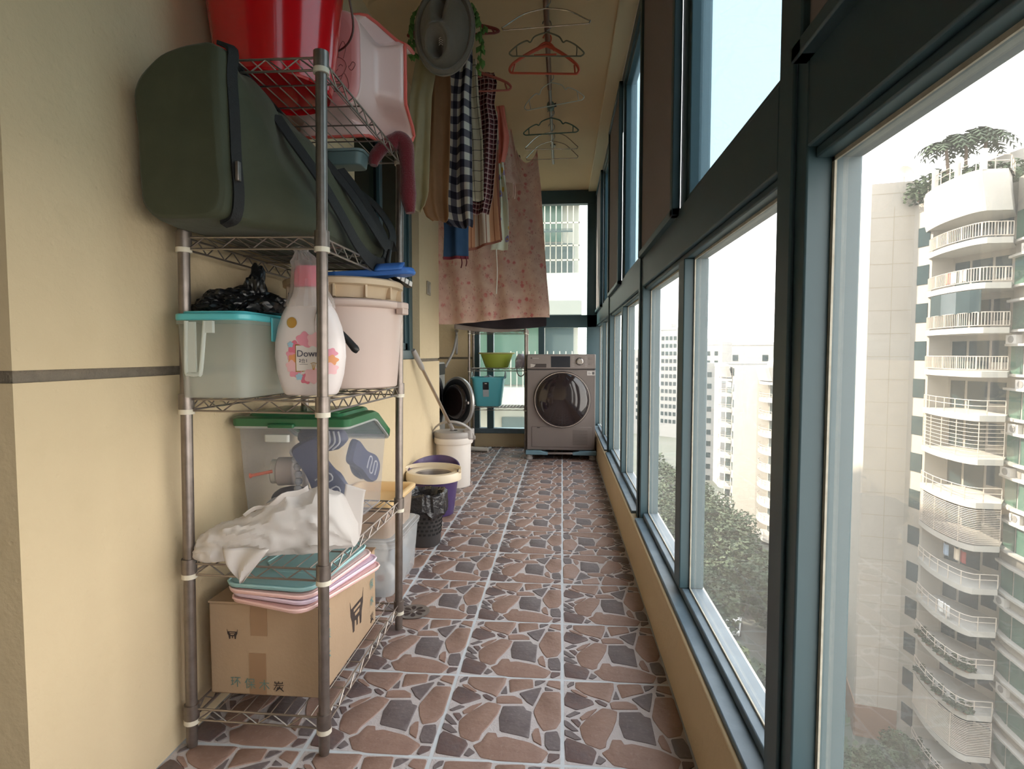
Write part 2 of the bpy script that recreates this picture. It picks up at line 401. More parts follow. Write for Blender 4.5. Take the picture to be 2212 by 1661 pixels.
# ---------------------------------------------------------------- floor of moulded tiles
M['tile'] = mat('tile_joint_grey', (200, 192, 192), 0.6, vary=(40, (180, 172, 172), 0.8), bump=(150, 0.3))
M['grout'] = mat('blue_grey_grout', (208, 213, 218), 0.8, vary=(25, (180, 186, 192), 0.7))
def _stone(name, a, b, c2):
    m = bpy.data.materials.new(name); m.use_nodes = True
    t = NT(m.node_tree); bs = m.node_tree.nodes['Principled BSDF']; o = t.obj()
    c = t.mix(t.ramp(t.noise(o, 22, 6), 0.35, 0.68), lin(a), lin(b))
    c = t.mix(t.m('MULTIPLY', t.ramp(t.noise(o, 90, 5), 0.55, 0.75), 0.5), c, lin(c2))
    t.l(c, bs.inputs['Base Color']); bs.inputs['Roughness'].default_value = 0.5; bs.inputs['Specular IOR Level'].default_value = 0.4
    t.l(t.bump(t.noise(o, 70, 6), 0.5, 0.004), bs.inputs['Normal']); return m
M['T'] = _stone('terracotta_stone', (154, 126, 114), (142, 114, 103), (172, 150, 140))
M['G'] = _stone('slate_stone', (116, 106, 106), (104, 94, 96), (148, 138, 138))
M['D'] = _stone('dark_plum_stone', (114, 94, 90), (102, 90, 92), (120, 80, 68))
STONES = [('T',[(0.134,0.888),(0.206,0.817),(0.277,0.783),(0.366,0.751),(0.405,0.725),(0.457,0.899),(0.461,0.978),(0.137,0.962)]),
 ('T',[(0.535,0.789),(0.627,0.831),(0.728,0.869),(0.715,0.977),(0.51,0.96)]),
 ('G',[(0.053,0.892),(0.105,0.933),(0.108,0.971),(0.072,0.962),(0.047,0.923)]),
 ('D',[(0.026,0.743),(0.029,0.657),(0.118,0.608),(0.176,0.631),(0.265,0.685),(0.254,0.727),(0.089,0.813),(0.048,0.82)]),
 ('T',[(0.099,0.829),(0.196,0.768),(0.22,0.778),(0.127,0.856),(0.08,0.858)]),
 ('D',[(0.318,0.689),(0.372,0.661),(0.39,0.691),(0.323,0.738),(0.289,0.73)]),
 ('G',[(0.448,0.762),(0.505,0.767),(0.484,0.87)]),
 ('T',[(0.432,0.638),(0.488,0.638),(0.642,0.65),(0.632,0.696),(0.566,0.733),(0.459,0.725),(0.423,0.707)]),
 ('G',[(0.69,0.673),(0.743,0.631),(0.774,0.736),(0.806,0.866),(0.718,0.828),(0.619,0.776)]),
 ('T',[(0.857,0.91),(0.916,0.885),(0.978,0.859),(0.977,0.967),(0.875,0.969)]),
 ('G',[(0.749,0.959),(0.753,0.892),(0.785,0.91),(0.842,0.966),(0.782,0.967)]),
 ('G',[(0.846,0.834),(0.917,0.84),(0.845,0.879)]),
 ('T',[(0.764,0.57),(0.767,0.527),(0.802,0.428),(0.846,0.351),(0.942,0.383),(0.979,0.468),(0.975,0.8),(0.829,0.793)]),
 ('T',[(0.205,0.481),(0.155,0.401),(0.167,0.312),(0.195,0.236),(0.294,0.195),(0.335,0.217),(0.347,0.28),(0.4,0.388),(0.439,0.492),(0.457,0.59),(0.404,0.613),(0.341,0.621)]),
 ('G',[(0.489,0.53),(0.479,0.461),(0.503,0.316),(0.667,0.282),(0.725,0.264),(0.727,0.398),(0.73,0.541),(0.687,0.555),(0.659,0.602),(0.494,0.588)]),
 ('T',[(0.211,0.579),(0.15,0.512),(0.168,0.483),(0.212,0.508),(0.282,0.603),(0.291,0.622)]),
 ('G',[(0.065,0.509),(0.152,0.565),(0.105,0.58),(0.032,0.52)]),
 ('D',[(0.131,0.399),(0.152,0.443),(0.126,0.484),(0.072,0.479)]),
 ('G',[(0.022,0.407),(0.082,0.354),(0.128,0.358),(0.055,0.444),(0.02,0.467)]),
 ('G',[(0.024,0.301),(0.103,0.26),(0.147,0.271),(0.072,0.345),(0.022,0.357)]),
 ('D',[(0.026,0.223),(0.036,0.051),(0.143,0.036),(0.216,0.028),(0.23,0.063),(0.253,0.144),(0.228,0.186),(0.045,0.263)]),
 ('G',[(0.251,0.041),(0.286,0.03),(0.327,0.071),(0.276,0.11)]),
 ('T',[(0.374,0.183),(0.32,0.142),(0.392,0.038),(0.508,0.02),(0.816,0.022),(0.865,0.118),(0.735,0.197),(0.546,0.242),(0.486,0.229),(0.468,0.274),(0.406,0.273)]),
 ('T',[(0.757,0.297),(0.773,0.223),(0.835,0.184),(0.826,0.264),(0.805,0.356),(0.777,0.346)]),
 ('G',[(0.868,0.186),(0.891,0.145),(0.978,0.145),(0.978,0.254),(0.955,0.332),(0.864,0.314)]),
 ('D',[(0.89,0.028),(0.911,0.019),(0.973,0.065),(0.976,0.099),(0.898,0.1)])]
TX, TY, TX0, TY0 = 0.301, 0.341, 0.005, 1.247
floor = struct('floor', MB().box(-1.72, 0.41, -1.72, YF, -0.12, -0.0026), M['grout'], 'tiled balcony floor in a crazy-paving pattern')
def stone_mesh(mb, pts, mi):
    n = len(pts); P = [Vector((u * TX, v * TY)) for u, v in pts]
    c = sum(P, Vector((0, 0))) / n
    # round the corners by cutting each once
    Q = []
    for i in range(n):
        a, b, d = P[i - 1], P[i], P[(i + 1) % n]
        Q += [b.lerp(a, 0.08), b.lerp(d, 0.08)]
    k = len(Q); rings = []
    for g, z in ((1.10, -0.0032), (1.085, -0.0010), (1.04, 0.0)):
        rings.append([(c.x + (q.x - c.x) * g, c.y + (q.y - c.y) * g, z) for q in Q])
    mb.loft(rings, cap0=False, mi=mi)
base_me = None; stone_me = []
kinds = 'TGD'
for kd, pts in STONES:
    mb = MB(); stone_mesh(mb, pts, 0)
    o = obj('stone', mb, M[kd], None, smooth=30); stone_me.append(o.data); bpy.data.objects.remove(o)
g = 0.0045
def tile_base(): return MB().box(g, TX - g, g, TY - g, -0.012, -0.0022)
o = obj('tile', tile_base(), M['tile'], None, smooth=0); base_me = o.data; bpy.data.objects.remove(o)
mb = tile_base()
for kd, pts in STONES: stone_mesh(mb, pts, 1 + kinds.index(kd))
o = obj('tile', mb, [M['tile'], M['T'], M['G'], M['D']], None, smooth=30); full_me = o.data; bpy.data.objects.remove(o)
for ci in range(-6, 1):
    for ri in range(-8, 13):
        x, y = TX0 + ci * TX, TY0 + ri * TY
        if ci < -3 and y < 4.0: continue
        near = (ci in (-2, -1, 0) and ri in (-1, 0, 1, 2)) and not (ci == 0 and ri == 2)
        t = bpy.data.objects.new('tile', base_me if near else full_me); COL.objects.link(t); t.parent = floor
        flip = (ci == 0 and ri >= 3)
        t.location = (x + (TX if flip else 0), y + (TY if flip else 0), 0); t.rotation_euler = (0, 0, math.pi if flip else 0)
        if near:
            for sm in stone_me:
                s = bpy.data.objects.new('stone', sm); COL.objects.link(s); s.parent = t

# ---------------------------------------------------------------- the long window on the right
XO, XG = 0.41, 0.375
def window_bay(n, y0, y1, label, last=False, sub=True):
    W = bpy.data.objects.new('window_%d' % n, None); COL.objects.link(W); W.location = (XR, y0, 0.21)
    WM[W.name] = Matrix.Translation(W.location); W['kind'] = 'structure'; W['label'] = label
    def P(name, mb, m=M['frame'], parent=W, bevel=0.003): return obj(name, mb, m, parent, world=True, bevel=bevel)
    ym = (y0 + y1) / 2
    if not last:
        b = MB().box(XR, XO, y1 - 0.055, y1 + 0.055, 0.21, ZC); b.box(XR - 0.007, XR, y1 - 0.02, y1 + 0.02, 0.21, ZC)
        P('mullion', b)
    a0 = y0 + 0.055; a1 = (y1 - 0.055) if not last else y1
    b = MB().box(0.312, XO, a0, a1, 0.205, 0.222); b.box(0.348, XO, a0, a1, 0.222, 0.242)
    P('bottom_rail', b, M['sill'])
    b = MB().box(XR, XO, a0, a1, 1.205, 1.34); b.box(XR + 0.012, XO, a0, a1, 1.19, 1.205)
    P('middle_rail', b)
    P('top_rail', MB().box(XR, XO, a0, a1, 2.43, ZC))
    halves = [(a0, a1)]
    if sub:
        P('lower_mullion', MB().box(XR + 0.006, XO, ym - 0.038, ym + 0.038, 0.242, 1.19))
        P('upper_mullion', MB().box(XR + 0.006, XO, ym - 0.03, ym + 0.03, 1.34, 2.43))
        halves = [(a0, ym - 0.038), (ym + 0.038, a1)]
    for h0, h1 in halves:
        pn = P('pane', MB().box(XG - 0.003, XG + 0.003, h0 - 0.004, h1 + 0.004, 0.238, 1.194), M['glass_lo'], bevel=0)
        gk = MB()
        gk.box(XG - 0.006, XG - 0.003, h1 - 0.008, h1, 0.242, 1.19); gk.box(XG - 0.006, XG - 0.003, h0, h0 + 0.008, 0.242, 1.19)
        gk.box(XG - 0.006, XG - 0.003, h0, h1, 1.184, 1.19); gk.box(XG - 0.006, XG - 0.003, h0, h1, 0.242, 0.247)
        obj('sealant', gk, M['gasket'], pn, world=True)
    h0, h1 = a0, (ym - 0.03 if sub else a1)
    b = MB().box(XR + 0.012, XO - 0.01, h0, h0 + 0.028, 1.34, 2.43); b.box(XR + 0.012, XO - 0.01, h1 - 0.028, h1, 1.34, 2.43)
    b.box(XR + 0.012, XO - 0.01, h0, h1, 1.34, 1.362); b.box(XR + 0.012, XO - 0.01, h0, h1, 2.40, 2.43)
    sash = P('sash_frame', b)
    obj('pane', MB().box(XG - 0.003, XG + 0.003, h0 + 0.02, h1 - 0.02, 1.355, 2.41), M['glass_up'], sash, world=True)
    if sub:
        h0, h1 = ym + 0.03, a1
        b = MB()
        for q in ((h0 - 0.012, h0 + 0.022, 1.322, 2.46), (h1 - 0.022, h1 + 0.012, 1.322, 2.46)): b.box(XR - 0.02, XR + 0.004, *q)
        b.box(XR - 0.02, XR + 0.004, h0 - 0.012, h1 + 0.012, 1.322, 1.345); b.box(XR - 0.02, XR + 0.004, h0 - 0.012, h1 + 0.012, 2.437, 2.46)
        sf = P('screen_frame', b)
        obj('insect_screen', MB().box(XR - 0.009, XR - 0.004, h0, h1, 1.34, 2.44), M['screen'], sf, world=True)
window_bay(1, -1.6, -0.80, 'window bay behind the viewer', sub=False)
window_bay(2, -0.80, 0.895, 'nearest teal-framed window bay, framing the tower with curved balconies')
window_bay(3, 0.895, 2.515, 'teal-framed window bay right after the wide near mullion')
window_bay(4, 2.515, 4.175, 'narrow-looking teal-framed window bay second from the grey dryer')
window_bay(5, 4.175, YF, 'teal-framed window bay beside the grey dryer', last=True)

# ---------------------------------------------------------------- far end window
W = bpy.data.objects.new('window_6', None); COL.objects.link(W); W.location = (-0.27, YF, 0.136); WM[W.name] = Matrix.Translation(W.location)
W['kind'] = 'structure'; W['label'] = 'teal-framed window in the end wall behind the grey dryer'
def P(name, mb, m=M['frame'], parent=W, bevel=0.003): return obj(name, mb, m, parent, world=True, bevel=bevel)
Y0, Y1 = YF, YF + 0.08
P('top_rail', MB().box(-0.885, 0.41, Y0, Y1, 2.372, ZC)); P('bottom_rail', MB().box(-0.885, 0.335, Y0 - 0.015, Y1, 0.136, 0.185), M['sill'])
P('middle_rail', MB().box(-0.885, 0.335, Y0, Y1, 1.182, 1.303))
P('jamb', MB().box(-0.885, -0.817, Y0, Y1, 0.185, 2.372)); P('jamb', MB().box(0.24, 0.41, Y0, Y1, 0.136, 2.372))
for x0, x1 in ((-0.741, -0.676), (-0.232, -0.173)): P('lower_mullion', MB().box(x0, x1, Y0, Y1, 0.185, 1.182))
P('upper_mullion', MB().box(-0.36, -0.30, Y0, Y1, 1.303, 2.372))
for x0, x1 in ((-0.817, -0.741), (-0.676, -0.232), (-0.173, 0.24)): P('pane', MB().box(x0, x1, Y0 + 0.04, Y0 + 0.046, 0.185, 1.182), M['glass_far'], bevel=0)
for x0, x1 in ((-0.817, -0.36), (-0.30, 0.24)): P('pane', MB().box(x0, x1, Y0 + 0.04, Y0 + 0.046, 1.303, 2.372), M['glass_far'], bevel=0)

# ---------------------------------------------------------------- window into the dim room, in the left wall
W = bpy.data.objects.new('window_7', None); COL.objects.link(W); W.location = (-0.96, 3.0, 0.89); WM[W.name] = Matrix.Translation(W.location)
W['kind'] = 'structure'; W['label'] = 'dark sliding window in the left wall behind the wire shelf'
P2 = lambda name, mb, m=M['frame']: obj(name, mb, m, W, world=True, bevel=0.003)
P2('jamb', MB().box(-1.0, -0.94, 3.50, 3.57, 0.89, 2.37)); P2('jamb', MB().box(-1.0, -0.94, 2.45, 2.52, 0.89, 2.37))
P2('bottom_rail', MB().box(-1.0, -0.93, 2.45, 3.57, 0.89, 0.945)); P2('top_rail', MB().box(-1.0, -0.94, 2.52, 3.50, 2.31, 2.37))
for a, b_, x in ((2.52, 3.05, -0.985), (2.98, 3.50, -0.965)):
    q = MB(); q.box(x - 0.01, x + 0.01, a, a + 0.05, 0.945, 2.31); q.box(x - 0.01, x + 0.01, b_ - 0.05, b_, 0.945, 2.31)
    q.box(x - 0.01, x + 0.01, a, b_, 0.945, 0.99); q.box(x - 0.01, x + 0.01, a, b_, 2.27, 2.31)
    sf = P2('sash_frame', q)
    obj('pane', MB().box(x - 0.002, x + 0.002, a + 0.04, b_ - 0.04, 0.98, 2.28), glass('dim_room_glass', (0.55, 0.62, 0.6, 1), 0.03), sf, world=True)
# wall switch on the pillar
sw = thing('wall_switch', 'grey light switch plate on the cream pillar', 'switch', (XW, 3.80, 1.36))
obj('plate', MB().box(0.0005, 0.010, -0.045, 0.045, -0.045, 0.045), mat('grey_switch_plate', (150, 140, 126), 0.5), sw, bevel=0.003)
obj('rocker', MB().box(0.010, 0.016, -0.02, 0.02, -0.03, 0.03), mat('grey_switch_rocker', (172, 162, 148), 0.45), sw, bevel=0.002)

# ================================================================ wire shelving unit near the camera
M['chrome'] = mat('tarnished_chrome', (150, 140, 134), 0.38, metal=0.85, vary=(40, (118, 108, 102), 0.8))
M['wire'] = mat('chrome_wire', (160, 150, 142), 0.35, metal=0.85)
M['sleeve'] = mat('ivory_plastic_sleeve', (222, 214, 196), 0.5)
def wire_rack(label, loc, xs, ys, levels, h, lean=(0, 0), r=0.0125, group=None, step=0.031, name='wire_shelf_unit'):
    rk = thing(name, label, 'shelf', loc, rot=(lean[1], lean[0], 0), group=group)
    x1, y1 = xs, ys
    for px, py in ((0, 0), (x1, 0), (0, y1), (x1, y1)):
        b = MB().tube([(px, py, 0.012), (px, py, h)], r, 14); b.tube([(px, py, 0), (px, py, 0.014)], r * 0.9, 12)
        for z in levels: b.tube([(px, py, z - 0.012), (px, py, z + 0.024)], r * 1.32, 14)
        p = obj('post', b, M['chrome'], rk)
        for z in levels: obj('sleeve', MB().tube([(px, py, z - 0.022), (px, py, z - 0.011)], r * 1.36, 14), M['sleeve'], p)
    for z in levels:
        b = MB(); w = 0.0026
        zt, zb = z + 0.012, z - 0.014
        for (ax, ay, bx, by) in ((0, 0, x1, 0), (x1, 0, x1, y1), (x1, y1, 0, y1), (0, y1, 0, 0)):
            A, B_ = Vector((ax, ay, 0)), Vector((bx, by, 0)); d = (B_ - A).normalized()
            A2, B2 = A + d * r, B_ - d * r
            b.tube([A2 + Vector((0, 0, zt)), B2 + Vector((0, 0, zt))], w, 6); b.tube([A2 + Vector((0, 0, zb)), B2 + Vector((0, 0, zb))], w, 6)
            n = max(4, int((B2 - A2).length / 0.036)); zz = []
            for i in range(n + 1): zz.append(A2.lerp(B2, i / n) + Vector((0, 0, zt if i % 2 else zb)))
            b.tube(zz, w * 0.75, 5)
        k = int(x1 / step)
        for i in range(1, k): b.tube([(x1 * i / k, 0, zt + 0.002), (x1 * i / k, y1, zt + 0.002)], w * 0.62, 5)
        for i in range(1, 5): b.tube([(0, y1 * i / 5, zt - 0.001), (x1, y1 * i / 5, zt - 0.001)], w * 0.85, 5)
        obj('wire_shelf', b, M['wire'], rk)
    return rk
LV = [0.078, 0.425, 0.806, 1.17, 1.552]
wire_rack('tall five-tier wire shelving unit standing against the cream wall nearest the viewer', (-0.863, 1.235, 0), 0.321, 0.605, LV, 1.572, lean=(R(0.75), 0))
ZL = [z + 0.0175 for z in LV]     # resting heights

# ---------------------------------------------------------------- red bucket, top tier
M['red'] = mat('glossy_red_plastic', (206, 16, 26), 0.16, spec=0.6, coat=0.3, vary=(5, (196, 10, 22), 0.6))
bk = thing('red_bucket', 'large glossy red plastic bucket on the top tier of the near wire shelf', 'bucket', (-0.712, 1.415, ZL[4]))
bp = MB().lathe([(0.0, 0.006), (0.118, 0.006), (0.126, 0.0), (0.131, 0.004), (0.134, 0.02), (0.150, 0.15), (0.168, 0.31), (0.176, 0.312), (0.180, 0.318), (0.180, 0.336), (0.172, 0.34), (0.164, 0.334), (0.147, 0.15), (0.13, 0.02), (0.0, 0.016)], n=56, cap0=False, cap1=False)
bo = obj('body', bp, M['red'], bk)
b = MB().lathe([(0.122, 0.002), (0.127, -0.001), (0.130, 0.003)], n=56, cap0=False, cap1=False); obj('base_ring', b, M['red'], bk)
for s in (-1, 1):
    b = MB().box(0.172, 0.196, -0.02, 0.02, 0.27, 0.32, T=Matrix.Rotation(R(-12 if s > 0 else 168), 4, 'Z')); obj('handle_ear', b, M['red'], bk, bevel=0.006)
a = R(-12); ex, ey = 0.186 * math.cos(a), 0.186 * math.sin(a)
hp = smooth_path([(ex, ey, 0.30), (ex + 0.006, ey + 0.03, 0.235), (0.165, 0.085, 0.19), (0.10, 0.14, 0.17), (-0.03, 0.172, 0.18), (-0.14, 0.12, 0.22), (-ex, -ey, 0.30)], 7)
obj('wire_handle', MB().tube(hp, 0.0028, 8), mat('dull_steel_wire', (120, 112, 108), 0.4, metal=0.8), bk)

# ---------------------------------------------------------------- pink step stool lying on its side, legs away
M['pink'] = mat('pale_pink_plastic', (226, 158, 156), 0.35, coat=0.15)
M['pinkw'] = mat('pinkish_white_plastic', (240, 208, 202), 0.32, coat=0.2)
M['coral'] = mat('coral_rim_plastic', (226, 106, 96), 0.35)
st = thing('step_stool', 'pink plastic step stool with a rabbit drawing, lying on its side behind the red bucket', 'stool', (-0.695, 1.60, ZL[4] + 0.002))
SW, SH = 0.122, 0.128            # half width (x) and half height (z) of the seat
def stool_pt(t, d, inset=0.0):
    """t round the rim, d depth 0 (seat) .. 1 (feet)"""
    a = 2 * math.pi * t; p = 5.0; c, s = math.cos(a), math.sin(a)
    k = (abs(c) ** p + abs(s) ** p) ** (-1 / p)
    fl = 0.004 + 0.020 * d + 0.072 * max(0, (d - 0.66) / 0.34) ** 1.8
    x = (SW + fl * 1.1 - inset) * k * c; z = (SH + fl * 0.5 - inset) * k * s
    corner = min(1.0, max(0.0, (min(abs(k * c), abs(k * s)) - 0.45) / 0.32)); corner = corner * corner * (3 - 2 * corner)
    dep = 0.245 * (0.42 + 0.58 * corner)
    return (x, 0.012 + d * dep, z + SH + 0.052)
b = MB(); N = 96
rings = [[stool_pt(j / N, d) for j in range(N)] for d in (0, 0.04, 0.1, 0.2, 0.35, 0.5, 0.65, 0.78, 0.88, 0.95, 1.0)]
b.loft(rings, cap0=False, cap1=False)
so = obj('leg_shell', b, M['pinkw'], st, smooth=50, solid=0.005)
b = MB(); rings = []
for ins, y in ((0.0, 0.012), (0.004, 0.005), (0.012, 0.001), (0.02, 0.0)):
    rings.append([(stool_pt(j / N, 0, ins)[0], y, stool_pt(j / N, 0, ins)[2]) for j in range(N)])
rings.append([(0, 0, SH + 0.052)] * N)
b.loft(rings[:4], cap0=False, cap1=False); b.add(rings[3], [tuple(range(N))])
obj('seat', b, M['pink'], st, smooth=50)
obj('rim', MB().tube([stool_pt(j / N, 1.0) for j in range(N)], 0.0055, 6, closed=True), M['coral'], st)
# line drawing of a rabbit printed on the seat
def curve2(pts, cx, cz, s, mb, closed=False, r=0.0009):
    P_ = [Vector((cx + x * s, -0.0006, cz + z * s)) for x, z in pts]
    if closed: P_ = P_ + [P_[0]]
    mb.tube(smooth_path(P_, 5), r, 5)
pr_ = MB(); cx, cz, s = 0.062, 0.150, 0.030
curve2([(1.0 * math.cos(a_), 0.9 * math.sin(a_)) for a_ in [i * 0.6 for i in range(10)]], cx, cz, s, pr_, True)
for e in (-1, 1): curve2([(0.15 * e + 0.1, 0.85), (0.05 * e + 0.28 * e, 1.6), (0.55 * e + 0.15, 2.3), (0.8 * e + 0.15, 1.7), (0.62 * e + 0.1, 0.75)], cx, cz, s, pr_)
for e in (-0.45, 0.45): curve2([(e - 0.2, 0.05), (e, 0.22), (e + 0.2, 0.05)], cx, cz, s, pr_)
curve2([(-0.18, -0.2), (0, -0.35), (0.18, -0.2)], cx, cz, s, pr_)
curve2([(-0.8, -0.6), (-1.1, -1.2), (-1.15, -2.0), (-0.6, -2.3), (0, -2.2), (0.7, -2.3), (1.15, -2.0), (1.1, -1.2), (0.8, -0.6)], cx, cz, s, pr_)
curve2([(-0.5, -0.9), (-0.1, -1.3), (0.4, -1.2), (0.6, -0.8)], cx, cz, s, pr_)
curve2([(-0.7, -1.7), (-0.2, -1.9), (0.1, -2.2)], cx, cz, s, pr_); curve2([(0.7, -1.7), (0.3, -1.9), (0.1, -2.2)], cx, cz, s, pr_)
curve2([(1.35, 0.05), (1.6, 0.4), (1.85, 0.15), (1.5, -0.35), (1.2, -0.05)], cx, cz, s, pr_, True)
obj('rabbit_print', pr_, mat('brown_print_ink', (124, 70, 66), 0.6), st)

# ---------------------------------------------------------------- olive duffel bag, fourth tier
def _canvas(name, c1, c2):
    m = bpy.data.materials.new(name); m.use_nodes = True
    t = NT(m.node_tree); b = m.node_tree.nodes['Principled BSDF']; o = t.obj()
    t.l(t.mix(t.ramp(t.noise(o, 8, 5), 0.3, 0.7), lin(c1), lin(c2)), b.inputs['Base Color'])
    b.inputs['Roughness'].default_value = 0.7; b.inputs['Specular IOR Level'].default_value = 0.3; b.inputs['Sheen Weight'].default_value = 0.1
    h = t.m('ADD', t.m('MULTIPLY', t.noise(o, 420, 2), 0.12), t.noise(o, 13, 3))
    t.l(t.bump(h, 0.3, 0.01), b.inputs['Normal']); return m
M['olive'] = _canvas('olive_canvas', (74, 77, 59), (64, 67, 51))
M['blackweb'] = mat('black_webbing', (26, 26, 27), 0.7, bump=(300, 0.3))
ba = thing('duffel_bag', 'long olive green canvas duffel bag with black handles, fourth tier of the near wire shelf', 'bag', (-0.70, 1.5, ZL[3]))
z0 = ZL[3] + 0.003
def bagring(y, xl, xr_bot, xr_top, h, sag, dz=0.0):
    """outline in XZ, anticlockwise seen from +Y"""
    zz = z0 + dz
    pts = [(xr_bot - 0.03, zz), (xr_bot - 0.004, zz + 0.012), (xr_bot + 0.004, zz + h * 0.16), (xr_bot * 0.86 + xr_top * 0.14, zz + h * 0.36), (xr_bot * 0.6 + xr_top * 0.4, zz + h * 0.6),
           (xr_bot * 0.3 + xr_top * 0.7, zz + h * 0.82), (xr_top + 0.006, zz + h * 0.96), (xr_top - 0.02, zz + h), (xr_top * 0.66 + xl * 0.34, zz + h * 0.985 - sag * 0.3), (xr_top * 0.33 + xl * 0.67, zz + h * 0.94 - sag),
           (xl + 0.012, zz + h * 0.83), (xl - 0.002, zz + h * 0.72), (xl + 0.004, zz + h * 0.5), (xl + 0.004, zz + h * 0.28), (xl + 0.008, zz + h * 0.09), (xl + 0.035, zz + 0.002), ((xl + xr_bot) / 2, zz)]
    return [(x, y, z) for x, z in pts]
secs = [(1.116, -0.842, -0.71, -0.726, 0.30, 0.0, 0.03), (1.118, -0.860, -0.692, -0.706, 0.335, 0.0, 0.012), (1.126, -0.868, -0.684, -0.69, 0.35, 0.0, 0.006), (1.15, -0.874, -0.676, -0.682, 0.356, 0.002, 0.003), (1.20, -0.874, -0.628, -0.688, 0.356, 0.006, 0.0),
        (1.262, -0.872, -0.582, -0.694, 0.352, 0.014, 0.0), (1.34, -0.872, -0.560, -0.706, 0.348, 0.02, 0.0), (1.44, -0.872, -0.553, -0.706, 0.338, 0.024, 0.0), (1.55, -0.872, -0.548, -0.70, 0.325, 0.024, 0.0),
        (1.66, -0.872, -0.548, -0.69, 0.30, 0.025, 0.0), (1.76, -0.868, -0.55, -0.675, 0.275, 0.028, 0.0), (1.83, -0.862, -0.562, -0.66, 0.24, 0.03, 0.0), (1.852, -0.85, -0.59, -0.67, 0.20, 0.02, 0.015)]
rings = []; fine = []
for i in range(len(secs) - 1):
    for k in range(4):
        t_ = k / 4; fine.append([secs[i][q] * (1 - t_) + secs[i + 1][q] * t_ for q in range(7)])
fine.append(list(secs[-1]))
def bag_fold(x, y, z):
    """soft dents and pull folds of the half-filled canvas"""
    u_ = (y - 1.2) * 5.5; v_ = (z - z0) * 7
    w_ = 0.022 * noise.noise(Vector((u_ * 1.1 + v_ * 0.9, v_ * 0.8, 1.3))) - 0.020 * max(0, 1 - abs(noise.noise(Vector((u_ * 0.8 - v_ * 0.9, v_ * 0.7 + u_ * 0.4, 6.1)))) * 5)
    return w_
for q in fine:
    r0 = [Vector(p) for p in bagring(*q)]; n0 = len(r0); rr = []
    for i in range(n0):
        for k in range(2):
            p = r0[i].lerp(r0[(i + 1) % n0], k / 2); x, y, z_ = p
            if y > 1.14:
                w_ = bag_fold(x, y, z_) * min(1, (y - 1.14) / 0.05)
                if x > -0.80: x = min(x + w_, -0.536)
                if z_ > z0 + 0.06: z_ += w_ * 0.5
            elif z_ > z0 + 0.04 and y > 1.112: y -= 0.006 * noise.noise(Vector((x * 12, z_ * 9, 4))) + 0.004 * noise.noise(Vector((x * 30 + z_ * 14, z_ * 20, 4)))
            rr.append((x, y, z_))
    rings.append(rr)
b = MB().loft(rings)
body = obj('body', b, M['olive'], ba, world=True, smooth=60, subsurf=1)
def ribbon(path, width, side, mb, th=0.003):
    ring_ = []
    for i, p in enumerate(path):
        d = (path[min(i + 1, len(path) - 1)] - path[max(i - 1, 0)]).normalized()
        s_ = side(p, d) if callable(side) else Vector(side)
        s_ = (s_ - d * s_.dot(d)).normalized(); n_ = d.cross(s_).normalized()
        ring_.append([tuple(p + s_ * width / 2 + n_ * th / 2), tuple(p + s_ * width / 2 - n_ * th / 2), tuple(p - s_ * width / 2 - n_ * th / 2), tuple(p - s_ * width / 2 + n_ * th / 2)])
    mb.loft(ring_)
# zip round the end panel: follows the ring where the end meets the side, standing slightly proud
zr = [Vector(p) for p in bagring(1.152, -0.874, -0.674, -0.681, 0.357, 0.0, 0.003)]
cz_ = sum(zr, Vector((0, 0, 0))) / len(zr)
zp = [p + (p - cz_).normalized() * 0.004 for p in [zr[i] for i in (0, 1, 2, 3, 4, 5, 6, 7)]]
b = MB(); ribbon(smooth_path(zp, 4), 0.021, lambda p, d: Vector((0.75, 1, 0)), b, 0.008)
zo = obj('zip', b, M['blackweb'], ba, world=True, smooth=50)
obj('zip_pull', MB().box(-0.668, -0.660, 1.140, 1.152, 1.275, 1.315), M['chrome'], zo, world=True, bevel=0.002)
# two webbing handles drooping on the corridor side, held clear of the post
for pts in ([(-0.66, 1.30, 1.47), (-0.628, 1.31, 1.42), (-0.575, 1.33, 1.34), (-0.545, 1.38, 1.27), (-0.528, 1.47, 1.20), (-0.520, 1.56, 1.172), (-0.520, 1.66, 1.185), (-0.526, 1.70, 1.25), (-0.555, 1.69, 1.32), (-0.60, 1.66, 1.40), (-0.64, 1.64, 1.455)],
            [(-0.655, 1.50, 1.46), (-0.628, 1.51, 1.43), (-0.575, 1.54, 1.36), (-0.540, 1.60, 1.29), (-0.524, 1.68, 1.245), (-0.524, 1.745, 1.25), (-0.535, 1.78, 1.31), (-0.58, 1.775, 1.38), (-0.64, 1.76, 1.43)]):
    b = MB(); ribbon(smooth_path(pts, 6), 0.044, lambda p, d: Vector((0.0, 0.9, 0.5)), b, 0.004)
    obj('handle', b, M['blackweb'], ba, world=True, smooth=50)
b = MB(); ribbon(smooth_path([(-0.70, 1.18, 1.541), (-0.712, 1.30, 1.541), (-0.722, 1.45, 1.532), (-0.718, 1.60, 1.505), (-0.70, 1.74, 1.470)], 6), 0.014, (1, 0, 0.4), b, 0.01)
obj('top_zip', b, M['blackweb'], ba, world=True, smooth=50)

# teal-grey lidded tub on the bag, seen through the top wires
tb = thing('plastic_tub', 'small teal-grey tub on top of the olive bag, just under the top wire tier', 'tub', (-0.655, 1.73, 1.486))
tb = tag(tb)
b = MB().rbox(-0.055, 0.055, -0.035, 0.035, 0.0, 0.038, 0.02, top=(0.006, 0.006)); obj('body', b, mat('teal_grey_plastic', (96, 116, 118), 0.4), tb, bevel=0.003)
b = MB().rbox(-0.064, 0.064, -0.044, 0.044, 0.038, 0.046, 0.022); obj('lid', b, mat('teal_grey_lid', (116, 136, 138), 0.4), tb, bevel=0.003)

